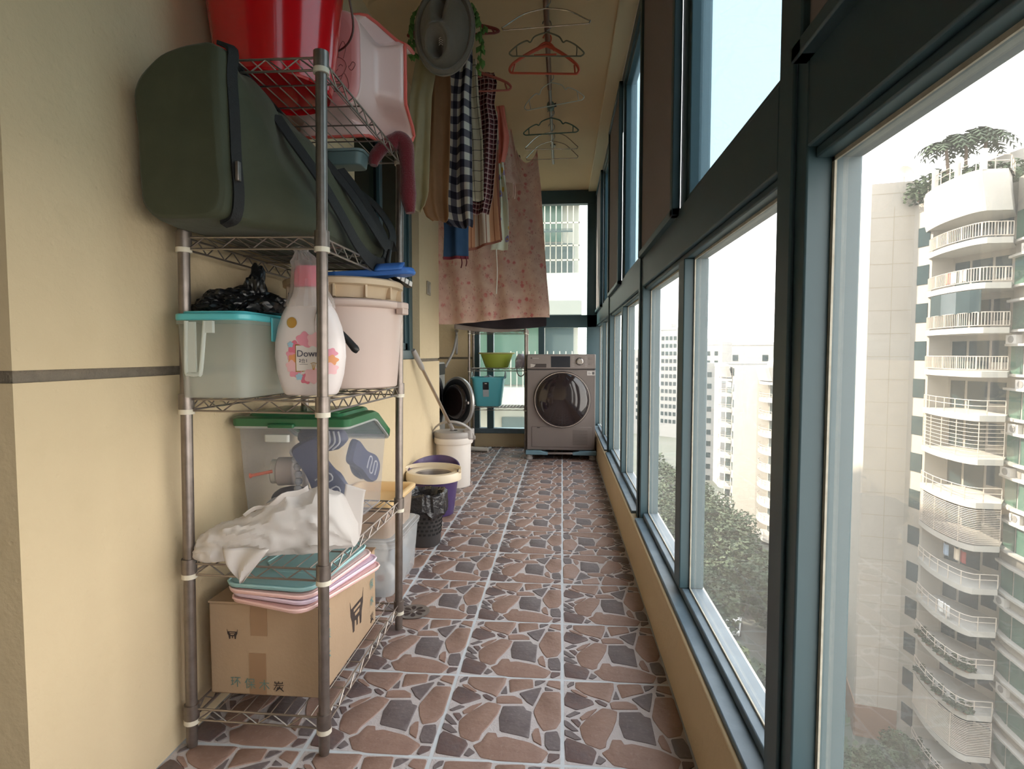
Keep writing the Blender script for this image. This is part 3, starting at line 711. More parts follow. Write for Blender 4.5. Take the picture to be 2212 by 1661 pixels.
# maroon knitted sock pair hung over the rear corner of the top tier
M['maroon'] = mat('maroon_knit', (108, 20, 30), 0.9, sheen=0.4, bump=(250, 0.5))
mc = thing('maroon_scarf', 'dark maroon knitted cloth draped over the far corner of the top wire tier', 'cloth', (-0.515, 1.81, 1.575))
def sausage(path, rad, mb, n=14, flat=1.0):
    P_ = smooth_path(path, 6); k = len(P_); rr = []
    for i in range(k):
        f = i / (k - 1) * (len(rad) - 1); j = min(int(f), len(rad) - 2); rr.append(rad[j] * (1 - (f - j)) + rad[j + 1] * (f - j))
    mb.tube(P_, rr, n)
b = MB(); sausage([(-0.53, 1.775, 1.56), (-0.512, 1.785, 1.588), (-0.49, 1.79, 1.57), (-0.484, 1.79, 1.50), (-0.482, 1.79, 1.42), (-0.476, 1.79, 1.362)], [0.018, 0.024, 0.026, 0.022, 0.026, 0.014], b)
obj('front_fold', b, M['maroon'], mc, world=True, smooth=60)
b = MB(); sausage([(-0.512, 1.785, 1.588), (-0.545, 1.775, 1.57), (-0.575, 1.76, 1.53), (-0.58, 1.755, 1.50)], [0.022, 0.02, 0.02, 0.012], b)
obj('back_fold', b, M['maroon'], mc, world=True, smooth=60)

# ================================================================ third tier
# frosted storage box with an aqua lid and a white clip handle
M['frost'] = clear_plastic('frosted_clear_plastic', (232, 234, 226), 0.30, 0.3)
M['aqua'] = mat('aqua_plastic', (92, 192, 200), 0.35, coat=0.15)
z = ZL[2] + 0.001
bx = thing('lidded_storage_box', 'frosted plastic storage box with an aqua lid and white handle beside the softener bottle', 'storage box', (-0.77, 1.33, z))
b = MB().rbox(-0.848, -0.694, 1.205, 1.448, z, z + 0.162, 0.028, top=(0.006, 0.006)); b.f = b.f[:-1]; b.mi = b.mi[:-1]
obj('body', b, M['frost'], bx, world=True, solid=0.003, smooth=50)
b = MB().rbox(-0.858, -0.684, 1.195, 1.458, z + 0.162, z + 0.170, 0.03); obj('rim', b, M['frost'], bx, world=True)
b = MB().rbox(-0.859, -0.683, 1.193, 1.460, z + 0.1702, z + 0.185, 0.032); b.rbox(-0.848, -0.694, 1.205, 1.448, z + 0.185, z + 0.191, 0.03)
lid = obj('lid', b, M['aqua'], bx, world=True, bevel=0.003)
obj('latch', MB().box(-0.683, -0.679, 1.30, 1.36, z + 0.125, z + 0.182), M['aqua'], lid, world=True, bevel=0.002)
hp = [(-0.815, z + 0.168), (-0.818, z + 0.064), (-0.811, z + 0.052), (-0.791, z + 0.052), (-0.784, z + 0.062), (-0.772, z + 0.168)]
b = MB().tube(smooth_path([(x, 1.188, zz) for x, zz in hp], 4), 0.0045, 8)
b.box(-0.813, -0.795, 1.187, 1.192, z + 0.056, z + 0.166)
b.box(-0.775, -0.754, 1.185, 1.194, z + 0.142, z + 0.168)
obj('clip_handle', b, clear_plastic('white_translucent_plastic', (232, 236, 230), 0.85, 0.3), bx, world=True)

# softener bottle
M['bottle'] = mat('pearl_white_plastic', (238, 226, 224), 0.3, coat=0.2)
M['gold'] = mat('gold_foil', (206, 160, 84), 0.3, metal=0.6)
bt = thing('softener_bottle', 'pearl white softener bottle with a floral label and plastic-wrapped pink cap', 'bottle', (-0.592, 1.315, z))
bx0, by0 = -0.593, 1.315
prof = [(0.0, 0.0575), (0.004, 0.062), (0.02, 0.069), (0.05, 0.0775), (0.09, 0.083), (0.125, 0.0815), (0.16, 0.074), (0.19, 0.063), (0.215, 0.050), (0.232, 0.040), (0.242, 0.035), (0.252, 0.033)]
rings = []
for zz, hw in prof:
    hd = min(0.042, hw * 0.62); ring = []
    for j in range(48):
        a = 2 * math.pi * j / 48; c, s_ = math.cos(a), math.sin(a); p = 2.6
        k = (abs(c) ** p + abs(s_) ** p) ** (-1 / p); ring.append((bx0 + hw * k * c, by0 + hd * k * s_, z + zz))
    rings.append(ring)
body = obj('body', MB().loft(rings), M['bottle'], bt, world=True, smooth=60)
b = MB()   # grip hollow on the corridor side, its shade put into a darker colour
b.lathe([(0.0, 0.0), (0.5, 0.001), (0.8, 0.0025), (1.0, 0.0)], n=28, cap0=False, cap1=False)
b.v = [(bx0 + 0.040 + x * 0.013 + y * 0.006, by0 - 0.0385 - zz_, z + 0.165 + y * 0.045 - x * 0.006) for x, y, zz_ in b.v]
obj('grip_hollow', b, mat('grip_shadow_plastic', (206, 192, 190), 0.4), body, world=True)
b = MB().lathe([(0.031, 0.252), (0.033, 0.254), (0.033, 0.29), (0.031, 0.292), (0.03, 0.30), (0.0, 0.30)], (bx0, by0, z), 36, cap0=False, cap1=False)
for i in range(36):
    a = 2 * math.pi * i / 36; b.box(-0.0008, 0.0008, -0.034, -0.0325, 0.257, 0.288, T=Matrix.Translation((bx0, by0, z)) @ Matrix.Rotation(a, 4, 'Z'))
cap = obj('cap', b, mat('bright_pink_plastic', (236, 112, 142), 0.35), bt, world=True)
# clear crinkled wrap over the cap
b = MB()
rings = []
random.seed(3)
for zz, r_ in ((0.205, 0.058), (0.222, 0.052), (0.245, 0.042), (0.27, 0.040), (0.30, 0.038), (0.312, 0.034), (0.322, 0.024), (0.335, 0.014), (0.345, 0.018)):
    ring = []
    for j in range(40):
        a = 2 * math.pi * j / 40
        rr = r_ * (1 + 0.10 * noise.noise(Vector((math.cos(a) * 4, math.sin(a) * 4, zz * 60)))) + 0.002 * (j % 2)
        off = -0.022 * max(0, (zz - 0.30) / 0.045)
        ring.append((bx0 + off + rr * math.cos(a), by0 + rr * 0.9 * math.sin(a), z + zz + 0.004 * noise.noise(Vector((a * 3, zz * 20, 1)))))
    rings.append(ring)
b.loft(rings, cap0=False, cap1=False)
obj('plastic_wrap', b, clear_plastic('crinkled_wrap', (236, 226, 222), 0.34, 0.12, 0.9), bt, world=True, smooth=20)
# printed label following the bottle's front
def front_y(x, zz):
    hw = np.interp(zz, [p_[0] for p_ in prof], [p_[1] for p_ in prof]); hd = min(0.042, hw * 0.62)
    q = max(0.0, 1 - abs(x / hw) ** 2.6); return by0 - hd * q ** (1 / 2.6)
LS = 0.017          # the bottle stands turned a little, its label off to the right
def sticker(name, outline, m, off, parent=body):
    """flat print patch bent onto the bottle front; outline in (x, z) metres from the bottle axis"""
    bm_ = MB(); n = len(outline); cx_ = sum(p_[0] for p_ in outline) / n; cz_ = sum(p_[1] for p_ in outline) / n
    rings_ = []
    for g_ in (1.0, 0.75, 0.5, 0.25): rings_.append([(bx0 + LS + cx_ + (x - cx_) * g_, front_y(LS + cx_ + (x - cx_) * g_, cz_ + (zz - cz_) * g_) - off, z + cz_ + (zz - cz_) * g_) for x, zz in outline])
    bm_.loft(rings_, cap0=False, cap1=True); return obj(name, bm_, m, parent, world=True, smooth=60)
def ell(cx_, cz_, a_, b_, n=20, wob=0.0, ph=0): return [(cx_ + a_ * (1 + wob * math.sin(5 * t_ + ph)) * math.cos(t_), cz_ + b_ * (1 + wob * math.sin(5 * t_ + ph)) * math.sin(t_)) for t_ in [2 * math.pi * i / n for i in range(n)]]
pinks = [mat('petal_pink', (242, 160, 178), 0.5), mat('petal_rose', (236, 128, 150), 0.5), mat('petal_orange', (242, 164, 110), 0.5), mat('petal_pale', (248, 196, 200), 0.5), mat('petal_blue', (170, 206, 226), 0.5)]
for (fx, fz, fr, ci, ph) in ((-0.012, 0.128, 0.019, 0, 0), (0.012, 0.128, 0.017, 3, 1), (0.028, 0.122, 0.012, 1, 2), (-0.038, 0.112, 0.015, 1, 1), (-0.043, 0.094, 0.014, 0, 0), (-0.04, 0.084, 0.012, 2, 2), (-0.044, 0.068, 0.014, 3, 0), (-0.036, 0.056, 0.015, 0, 1),
                          (0.005, 0.046, 0.018, 3, 2), (0.022, 0.047, 0.017, 0, 0), (-0.010, 0.040, 0.013, 1, 1), (0.044, 0.062, 0.014, 3, 0), (0.047, 0.082, 0.012, 2, 1), (0.046, 0.098, 0.012, 0, 2), (-0.046, 0.118, 0.007, 4, 0), (-0.026, 0.044, 0.008, 4, 0)):
    sticker('flower_print', ell(fx, fz, fr, fr * 0.95, 30, 0.14, ph), pinks[ci], 0.0008 + 0.0002 * ci)
sticker('label_gold_edge', [(-0.034, 0.118), (0.040, 0.118), (0.040, 0.055), (-0.034, 0.055)][::-1], M['gold'], 0.0020)
sticker('label_panel', [(-0.032, 0.1155), (0.037, 0.1155), (0.037, 0.0575), (-0.032, 0.0575)][::-1], mat('label_paper', (236, 226, 220), 0.5), 0.0024)
sticker('gold_seal', ell(-0.042, 0.168, 0.0125, 0.0125, 28), M['gold'], 0.0012)
ink = mat('grey_blue_ink', (88, 84, 98), 0.6)
yf = by0 - 0.042 - 0.0034
def face_T(x, zz, y=yf): return frame_T((x + LS, y, zz), (1, 0, 0), (0, 0, 1))
txt('Downy', 0.0215, ink, body, face_T(bx0 + 0.0015, z + 0.0965))
txt('2', 0.0105, ink, body, face_T(bx0 - 0.0225, z + 0.0805)); glyph('合', 0.0105, ink, body, face_T(bx0 - 0.0145, z + 0.0805)); txt('1', 0.0105, ink, body, face_T(bx0 - 0.0065, z + 0.0805))
obj('fine_print', MB().box(bx0 + LS - 0.024, bx0 + LS - 0.004, yf - 0.0003, yf, z + 0.0722, z + 0.0732), mat('pale_ink', (160, 150, 150), 0.6), body, world=True)
b = MB()
for dx in (-0.004, 0.0, 0.004): b.tube([(bx0 + LS + 0.010 + dx * 0.3, yf - 0.0005, z + 0.060), (bx0 + LS + 0.010 + dx, yf - 0.0005, z + 0.073)], 0.0007, 5)
b.tube([(bx0 + LS + 0.003, yf - 0.0005, z + 0.074), (bx0 + LS + 0.010, yf - 0.0005, z + 0.0765), (bx0 + LS + 0.017, yf - 0.0005, z + 0.074)], 0.0007, 5)
obj('emblem', b, M['gold'], body, world=True)

# beige bucket with a smaller beige basin nested in it
M['beigepink'] = mat('dusty_pink_beige_plastic', (206, 184, 174), 0.4, vary=(6, (198, 174, 164), 0.6))
M['beige'] = mat('beige_plastic', (208, 184, 154), 0.42, vary=(8, (196, 172, 142), 0.6))
cxb, cyb = -0.628, 1.635
bu = thing('beige_bucket', 'pinkish beige bucket with a flared rim on the third tier of the near wire shelf', 'bucket', (cxb, cyb, z))
N = 64
def ribbed(r, zz, k=0.0): return [(r * (1 + k * max(0, math.cos(16 * 2 * math.pi * j / N)) ** 6) * math.cos(2 * math.pi * j / N), r * (1 + k * max(0, math.cos(16 * 2 * math.pi * j / N)) ** 6) * math.sin(2 * math.pi * j / N), zz) for j in range(N)]
b = MB().loft([ribbed(0.138, 0.0), ribbed(0.143, 0.004), ribbed(0.147, 0.05, -0.006), ribbed(0.158, 0.19, -0.006), ribbed(0.161, 0.222), ribbed(0.172, 0.224), ribbed(0.176, 0.228), ribbed(0.176, 0.240), ribbed(0.171, 0.244), ribbed(0.160, 0.240), ribbed(0.140, 0.012)], cap1=True)
bb = obj('body', b, M['beigepink'], bu, smooth=45)
for an in (R(-8), R(172)):
    T = Matrix.Rotation(an, 4, 'Z')
    b = MB().prism([(0.165, -0.034), (0.186, -0.022), (0.190, 0.0), (0.186, 0.022), (0.165, 0.034)], 0.224, 0.242, T=T); b.box(0.165, 0.187, -0.02, 0.02, 0.208, 0.226, T=T)
    obj('rim_lug', b, M['beigepink'], bu, bevel=0.003)
bs = thing('beige_basin', 'beige ribbed basin nested in the mouth of the pinkish beige bucket', 'basin', (cxb - 0.004, cyb, z + 0.2465))
b = MB().loft([ribbed(0.14, 0.0), ribbed(0.146, 0.002), ribbed(0.152, 0.03, 0.02), ribbed(0.156, 0.034), ribbed(0.161, 0.034), ribbed(0.167, 0.038), ribbed(0.168, 0.052), ribbed(0.163, 0.056), ribbed(0.154, 0.052), ribbed(0.142, 0.006)])
obj('body', b, M['beige'], bs, smooth=45)
b = MB()
for j in range(12): obj('rib', MB().box(0.147, 0.163, -0.003, 0.003, 0.003, 0.036, T=Matrix.Rotation(2 * math.pi * j / 12 + 0.2, 4, 'Z')), M['beige'], bs)
# blue slipper lying on the basin
M['blue'] = mat('bright_blue_rubber', (58, 112, 190), 0.5, vary=(20, (48, 98, 176), 0.6))
sl = thing('blue_slipper', 'bright blue rubber slipper lying on top of the beige basin', 'slipper', (-0.545, 1.59, z + 0.310))
out = smooth_path([(-0.12, 0, 0), (-0.105, 0.034, 0), (-0.03, 0.032, 0), (0.05, 0.042, 0), (0.11, 0.038, 0), (0.13, 0.0, 0), (0.11, -0.036, 0), (0.05, -0.036, 0), (-0.03, -0.030, 0), (-0.105, -0.032, 0), (-0.12, 0, 0)], 5)[:-1]
T = Matrix.Rotation(R(14), 4, 'Z') @ Matrix.Rotation(R(-5), 4, 'Y')
b = MB().loft([[tuple(p + Vector((0, 0, 0.0))) for p in out], [tuple(p * 1.03 + Vector((0, 0, 0.006))) for p in out], [tuple(p * 0.98 + Vector((0, 0, 0.02))) for p in out]], T=T)
obj('sole', b, M['blue'], sl, bevel=0.003)
def strap(u, v): a = math.pi * v; return tuple(T @ Vector((0.02 + 0.075 * u + 0.01 * math.sin(a), -0.044 * math.cos(a), 0.012 + 0.022 * math.sin(a))))
obj('strap', MB().grid(strap, 6, 14), M['blue'], sl, solid=0.006, smooth=60)
# black long-handled brush between the bottle and the bucket, white-bristled brush on the rim
M['black'] = mat('black_plastic', (28, 26, 26), 0.4)
br = thing('long_brush', 'black brush handle poking out diagonally in front of the beige bucket', 'brush', (-0.60, 1.42, 1.04))
b = MB(); sausage([(-0.655, 1.405, 1.062), (-0.60, 1.415, 1.015), (-0.555, 1.425, 0.968), (-0.528, 1.43, 0.935), (-0.520, 1.432, 0.927)], [0.006, 0.006, 0.008, 0.0105, 0.006], b, 12)
obj('handle', b, M['black'], br, world=True, smooth=60)
b = MB().box(-0.685, -0.652, 1.39, 1.42, 1.05, 1.075); obj('head', b, M['black'], br, world=True, bevel=0.004)
sb = thing('scrub_brush', 'small black scrub brush with white bristles on the rim of the beige basin', 'brush', (-0.475, 1.66, z + 0.305))
T = Matrix.Translation((-0.475, 1.655, z + 0.307)) @ Matrix.Rotation(R(70), 4, 'Z') @ Matrix.Rotation(R(14), 4, 'Y')
obj('back', MB().rbox(-0.055, 0.055, -0.012, 0.012, 0, 0.012, 0.008, T=T), M['black'], sb, world=True, bevel=0.002)
for i in range(5): obj('bristle_tuft', MB().box(-0.05 + i * 0.02, -0.036 + i * 0.02, -0.015, -0.012, -0.0, 0.014, T=T), mat('white_bristle', (214, 210, 204), 0.7), sb, world=True)
b = MB().tube([T @ Vector((-0.05, 0, 0.01)), T @ Vector((-0.06, 0.004, 0.04)), T @ Vector((-0.055, 0.006, 0.075))], [0.009, 0.008, 0.006], 10); obj('handle', b, M['black'], sb, world=True)

# crumpled black plastic bag on the aqua lid, and a tan-lidded jar behind
def crumple(name, c, rad, seed, amp=0.25, n=5, flat_z=None, freq=6.0):
    bm_ = bmesh.new(); bmesh.ops.create_icosphere(bm_, subdivisions=n, radius=1.0)
    mb = MB(); rnd = Vector((seed * 3.1, seed * 1.7, seed))
    for v_ in bm_.verts:
        p = v_.co.copy(); d_ = 1 + amp * (noise.noise(p * freq * 0.35 + rnd) + 0.5 * abs(noise.noise(p * freq + rnd)) - 0.35 * abs(noise.noise(p * freq * 2.1 + rnd)))
        q = Vector((p.x * rad[0] * d_, p.y * rad[1] * d_, p.z * rad[2] * d_)) + Vector(c)
        if flat_z is not None and q.z < flat_z: q.z = flat_z
        mb.v.append(tuple(q))
    bm_.verts.index_update(); mb.f = [tuple(v_.index for v_ in f.verts) for f in bm_.faces]; mb.mi = [0] * len(mb.f); bm_.free()
    return mb
M['blackbag'] = mat('black_film', (22, 22, 24), 0.28, spec=0.5)
zl = z + 0.1925
pb = thing('black_plastic_bag', 'crumpled black plastic bag heaped on the aqua-lidded storage box', 'bag', (-0.77, 1.37, zl))
obj('body', crumple('b', (-0.785, 1.34, zl + 0.018), (0.088, 0.08, 0.046), 4, 0.34, 5, zl, 5), M['blackbag'], pb, world=True, smooth=22)
b = crumple('k', (-0.742, 1.35, zl + 0.062), (0.024, 0.024, 0.05), 9, 0.4, 4, None, 5); obj('knotted_top', b, M['blackbag'], pb, world=True, smooth=22)
obj('side_fold', crumple('k', (-0.715, 1.34, zl + 0.014), (0.045, 0.07, 0.034), 12, 0.34, 4, zl, 5), M['blackbag'], pb, world=True, smooth=22)
jr = thing('dark_jar', 'dark jar with a tan lid standing behind the black plastic bag', 'jar', (-0.822, 1.775, z))
obj('glass', MB().lathe([(0.0, 0), (0.034, 0.0), (0.036, 0.004), (0.036, 0.2), (0.03, 0.225), (0.03, 0.24)], n=28), M['black'], jr)
obj('lid', MB().lathe([(0.036, 0.24), (0.038, 0.243), (0.038, 0.272), (0.034, 0.276), (0, 0.276)], n=28, cap1=False), mat('tan_lid', (150, 126, 104), 0.5), jr)

# ================================================================ second tier
# sloped-front storage bin with a green lid and things inside
M['clearbin'] = clear_plastic('cloudy_lilac_plastic', (214, 216, 228), 0.26, 0.2)
M['green'] = mat('dark_green_plastic', (44, 104, 66), 0.3, coat=0.2)
z = ZL[1] + 0.001
sbn = thing('green_lidded_bin', 'cloudy clear storage bin with a dark green lid, second tier of the near wire shelf', 'storage box', (-0.705, 1.63, z))
X0, X1, Y0b, Y1b = -0.868, -0.566, 1.458, 1.815
def binring(g, zf):
    """g grows outwards; zf(y) height"""
    pts = []; r_ = 0.02; nn = 4
    x0, x1, y0, y1 = X0 - g, X1 + g, Y0b - g, Y1b + g
    for cx_, cy_, a_ in ((x1 - r_, y1 - r_, 0), (x0 + r_, y1 - r_, 90), (x0 + r_, y0 + r_, 180), (x1 - r_, y0 + r_, 270)):
        for i in range(nn + 1):
            an = R(a_ + 90 * i / nn); pts.append((cx_ + r_ * math.cos(an), cy_ + r_ * math.sin(an)))
    full = []
    for i in range(len(pts)):
        a_, b_ = pts[i], pts[(i + 1) % len(pts)]; k = 12 if i % (nn + 1) == nn else 1
        for j in range(k): full.append((a_[0] + (b_[0] - a_[0]) * j / k, a_[1] + (b_[1] - a_[1]) * j / k))
    return [(x, y, zf(x, y)) for x, y in full]
def topz(x, y): return z + 0.292 - max(0, (y - 1.68) / 0.135) * 0.075
k0 = lambda x, y: z
b = MB().loft([binring(-0.018, k0), binring(-0.015, lambda x, y: z + 0.01), binring(-0.006, lambda x, y: z + 0.15), binring(0.0, lambda x, y: topz(x, y) - 0.002)], cap1=False)
obj('body', b, M['clearbin'], sbn, world=True, smooth=40)
b = MB().loft([binring(0.0, lambda x, y: topz(x, y) - 0.012), binring(0.008, lambda x, y: topz(x, y) - 0.012), binring(0.008, topz), binring(0.0, topz)], cap0=False, cap1=False)
obj('rim', b, clear_plastic('white_translucent_rim', (226, 230, 226), 0.7, 0.3), sbn, world=True)
b = MB().loft([binring(0.010, lambda x, y: topz(x, y) - 0.006), binring(0.012, lambda x, y: topz(x, y) + 0.014), binring(0.004, lambda x, y: topz(x, y) + 0.018), binring(-0.018, lambda x, y: topz(x, y) + 0.018), binring(-0.022, lambda x, y: topz(x, y) + 0.026), binring(-0.03, lambda x, y: topz(x, y) + 0.028)], cap0=False, cap1=False)
obj('lid', b, M['green'], sbn, world=True, smooth=40)
def lidtop(u, v): x = X0 + 0.03 + u * (X1 - X0 - 0.06); y = Y0b + 0.03 + v * (Y1b - Y0b - 0.06); return (x, y, topz(x, y) + 0.0275)
obj('lid_panel', MB().grid(lidtop, 6, 16), M['green'], sbn, world=True, solid=0.003)
b = MB().rbox(-0.068, 0.0, -0.012, 0.0, 0, 0.02, 0.006, T=Matrix.Translation((-0.715, Y0b - 0.004, z + 0.245)))
obj('hand_grip', b, clear_plastic('white_grip', (236, 236, 230), 0.9, 0.3), sbn, world=True, bevel=0.004)
b = MB().box(-0.77, -0.70, Y0b - 0.022, Y0b - 0.010, z + 0.283, z + 0.294); obj('lid_latch', b, M['green'], sbn, world=True, bevel=0.003)
# contents
M['navy'] = mat('navy_rubber', (52, 58, 92), 0.6, vary=(12, (44, 50, 80), 0.7))
M['pale_line'] = mat('pale_grey_line', (190, 190, 196), 0.6)
def sole(name, label, c, T, L, Wd, H, wave=True):
    o_ = thing(name, label, 'shoe', c)
    ou = smooth_path([(-L / 2, 0, 0), (-L * 0.45, Wd * 0.42, 0), (-L * 0.1, Wd * 0.36, 0), (L * 0.25, Wd * 0.5, 0), (L * 0.46, Wd * 0.34, 0), (L / 2, 0, 0), (L * 0.46, -Wd * 0.34, 0), (L * 0.25, -Wd * 0.5, 0), (-L * 0.1, -Wd * 0.40, 0), (-L * 0.45, -Wd * 0.42, 0), (-L / 2, 0, 0)], 5)[:-1]
    T2 = Matrix.Translation(c) @ T
    obj('sole', MB().loft([[tuple(p * g_ + Vector((0, 0, h_))) for p in ou] for g_, h_ in ((0.92, 0), (1.0, 0.006), (1.0, H * 0.6), (0.93, H))], T=T2), M['navy'], o_, world=True)
    if wave:
        wv = MB(); pts = []
        for i in range(4):
            x_ = L * (0.02 + 0.1 * i); pts += [(x_, -Wd * 0.22, H + 0.001), (x_, Wd * 0.22, H + 0.001)] if i % 2 == 0 else [(x_, Wd * 0.22, H + 0.001), (x_, -Wd * 0.22, H + 0.001)]
        wv.tube([T2 @ Vector(p) for p in smooth_path(pts, 3)], 0.0022, 6); obj('tread_line', wv, M['pale_line'], o_, world=True)
    ob_ = crumple('u', (0, 0, 0), (L * 0.26, Wd * 0.42, H * 1.2), 5, 0.15, 3, None, 4)
    ob_.v = [tuple(T2 @ (Vector(p) + Vector((L * 0.2, 0, -H * 0.7)))) for p in ob_.v]; obj('upper', ob_, M['navy'], o_, world=True, smooth=60)
    return o_
TS = lambda rz, rt: Matrix.Rotation(R(rz), 4, 'Z') @ Matrix.Rotation(R(90), 4, 'X') @ Matrix.Rotation(R(rt), 4, 'Z')
sole('navy_shoe', 'navy shoe leaning sole-outward in the green-lidded bin, nearer the grip', (-0.655, 1.515, z + 0.15), TS(14, -62), 0.21, 0.09, 0.03)
sole('navy_shoe', 'navy shoe with pale tread lines at the corridor end of the green-lidded bin', (-0.612, 1.69, z + 0.15), TS(83, -32), 0.20, 0.085, 0.024)
cl = thing('navy_sun_hat', 'dark navy sun hat with pale stripes under the green bin lid', 'hat', (-0.66, 1.60, z + 0.235))
obj('crown', crumple('c', (-0.69, 1.60, z + 0.235), (0.07, 0.055, 0.038), 2, 0.14, 4, None, 4), M['navy'], cl, world=True, smooth=60)
for i in range(3): obj('stripe', MB().tube(smooth_path([(-0.64 + i * 0.014, 1.523 - i * 0.002, z + 0.265), (-0.636 + i * 0.014, 1.519, z + 0.235), (-0.652 + i * 0.012, 1.517, z + 0.215)], 4), 0.003, 6), M['pale_line'], cl, world=True)
wj = thing('white_jar', 'white capped jar lying inside the green-lidded bin', 'jar', (-0.78, 1.56, z + 0.145))
obj('body', MB().tube([(-0.80, 1.55, z + 0.145), (-0.755, 1.56, z + 0.145)], 0.04, 24), mat('cream_plastic_jar', (206, 190, 180), 0.5), wj, world=True, bevel=0.003)
obj('cap', MB().tube([(-0.817, 1.546, z + 0.145), (-0.80, 1.55, z + 0.145)], 0.034, 24), M['sleeve'], wj, world=True, bevel=0.003)
ra = thing('white_rope', 'pale beaded roll lying in the green-lidded bin', 'rope', (-0.72, 1.53, z + 0.1))
for i in range(9): obj('bead', MB().lathe([(0, -0.011), (0.008, -0.008), (0.011, 0), (0.008, 0.008), (0, 0.011)], (-0.735 + 0.02 * math.sin(i * 0.35), 1.495, z + 0.05 + i * 0.02), 12), M['pale_line'], ra, world=True)
os_ = thing('orange_stick', 'thin orange stick inside the green-lidded bin', 'stick', (-0.83, 1.51, z + 0.15))
obj('rod', MB().tube([(-0.846, 1.488, z + 0.145), (-0.792, 1.50, z + 0.155)], 0.0045, 8), mat('bright_orange', (238, 106, 62), 0.5), os_, world=True)
obj('tip', MB().tube([(-0.850, 1.487, z + 0.1445), (-0.846, 1.488, z + 0.145)], 0.007, 8), MATS['bright_orange'], os_, world=True)
dk = thing('dark_pouch', 'dark rounded pouch at the bottom of the green-lidded bin', 'pouch', (-0.76, 1.54, z + 0.004))
obj('body', crumple('p', (-0.755, 1.55, z + 0.05), (0.075, 0.06, 0.05), 6, 0.15, 4, z + 0.004, 4), mat('charcoal_nylon', (62, 66, 82), 0.6), dk, world=True, smooth=60)
obj('drawstring', MB().tube(smooth_path([(-0.82, 1.50, z + 0.03), (-0.80, 1.487, z + 0.07), (-0.76, 1.482, z + 0.088), (-0.715, 1.49, z + 0.07)], 5), 0.003, 6), M['pale_line'], dk, world=True)

# white plastic bag slumped along the front of the second tier
M['whitebag'] = clear_plastic('thin_white_film', (236, 230, 226), 0.93, 0.45)
wbag = thing('white_plastic_bag', 'long crumpled white plastic bag lying along the front edge of the second tier', 'bag', (-0.68, 1.33, z))
rings = []; NS = 70; NR = 56
def ridged(p): return 1 - abs(noise.noise(p)) * 2
for i in range(NS + 1):
    t_ = i / NS
    cx_ = -0.872 + 0.362 * t_; cy_ = 1.255 + 0.115 * t_ ** 1.5
    hh = np.interp(t_, [0, 0.05, 0.1, 0.18, 0.4, 0.6, 0.8, 0.92, 1], [0.012, 0.022, 0.05, 0.066, 0.092, 0.125, 0.148, 0.125, 0.05])
    ww = np.interp(t_, [0, 0.05, 0.1, 0.2, 0.5, 0.8, 1], [0.008, 0.014, 0.034, 0.046, 0.056, 0.060, 0.03])
    ring = []
    for j in range(NR):
        a = 2 * math.pi * j / NR
        yy = cy_ + ww * math.cos(a); zz = z + 0.002 + hh * 0.5 + hh * 0.5 * math.sin(a)
        q = Vector((t_ * 3.2 + 0.5 * math.sin(a), math.cos(a) * 0.8 + t_ * 1.5, math.sin(a) * 0.8))
        f = 0.012 * noise.noise(q * 1.5) + 0.010 * ridged(q * 2.2 + Vector((4, 1, 2))) + 0.0035 * ridged(q * 4 + Vector((2, 7, 1))) + 0.0008 * ridged(q * 11)
        f *= min(1, 5 * t_ + 0.1, 6 * (1 - t_) + 0.2)
        yy += f * math.cos(a); zz += f * math.sin(a)
        ring.append((cx_, min(yy, 1.443), max(zz, z + 0.001)))
    rings.append(ring)
obj('body', MB().loft(rings), M['whitebag'], wbag, world=True, smooth=36)
def tail(u, v):
    x = -0.70 + (u - 0.5) * 0.11 * (1 - v * 0.93) - 0.012 * v; zz = z + 0.045 - 0.078 * v
    return (x, 1.202 - 0.008 * math.sin(v * 3) - 0.006 * math.sin(u * 9 + v * 4), zz)
obj('front_corner', MB().grid(tail, 14, 10), M['whitebag'], wbag, world=True, smooth=30, solid=0.001)
def flap(u, v):
    x = -0.735 + 0.13 * u; zz = z + 0.098 + 0.045 * u + 0.016 * v * (0.5 + u)
    return (x, 1.262 - 0.01 * v + 0.05 * u + 0.01 * math.sin(u * 8), zz + 0.006 * math.sin(u * 12))
obj('top_flap', MB().grid(flap, 14, 6), M['whitebag'], wbag, world=True, smooth=30, solid=0.001)
def flap2(u, v):
    return (-0.535 + 0.045 * u - 0.02 * v, 1.372 + 0.02 * u, z + 0.155 - 0.13 * v - 0.02 * u + 0.014 * u * math.sin(v * 7))
obj('end_flap', MB().grid(flap2, 8, 12), M['whitebag'], wbag, world=True, smooth=30, solid=0.001)

# ================================================================ bottom tier
M['card'] = mat('brown_cardboard', (176, 150, 122), 0.85, vary=(7, (164, 138, 112), 0.7), bump=(120, 0.1))
M['carddark'] = mat('cardboard_inner', (150, 118, 92), 0.9)
M['tape'] = mat('brown_packing_tape', (152, 120, 92), 0.35)
z = ZL[0] + 0.001
cb = thing('cardboard_box', 'brown cardboard carton printed with Chinese characters on the lowest tier of the wire shelf', 'box', (-0.71, 1.49, z))
cx0, cx1, cy0, cy1, ch = -0.848, -0.570, 1.288, 1.692, 0.225
b = MB().box(cx0, cx1, cy0, cy1, z, z + ch)
bo = obj('carton', b, M['card'], cb, world=True, bevel=0.004)
b = MB().prism([(cx0, cy0 - 0.002), (cx0 + 0.135, cy0 - 0.002), (cx0 + 0.137, cy1), (cx0, cy1)], z + ch + 0.0003, z + ch + 0.0045); obj('top_flap', b, M['card'], cb, world=True)
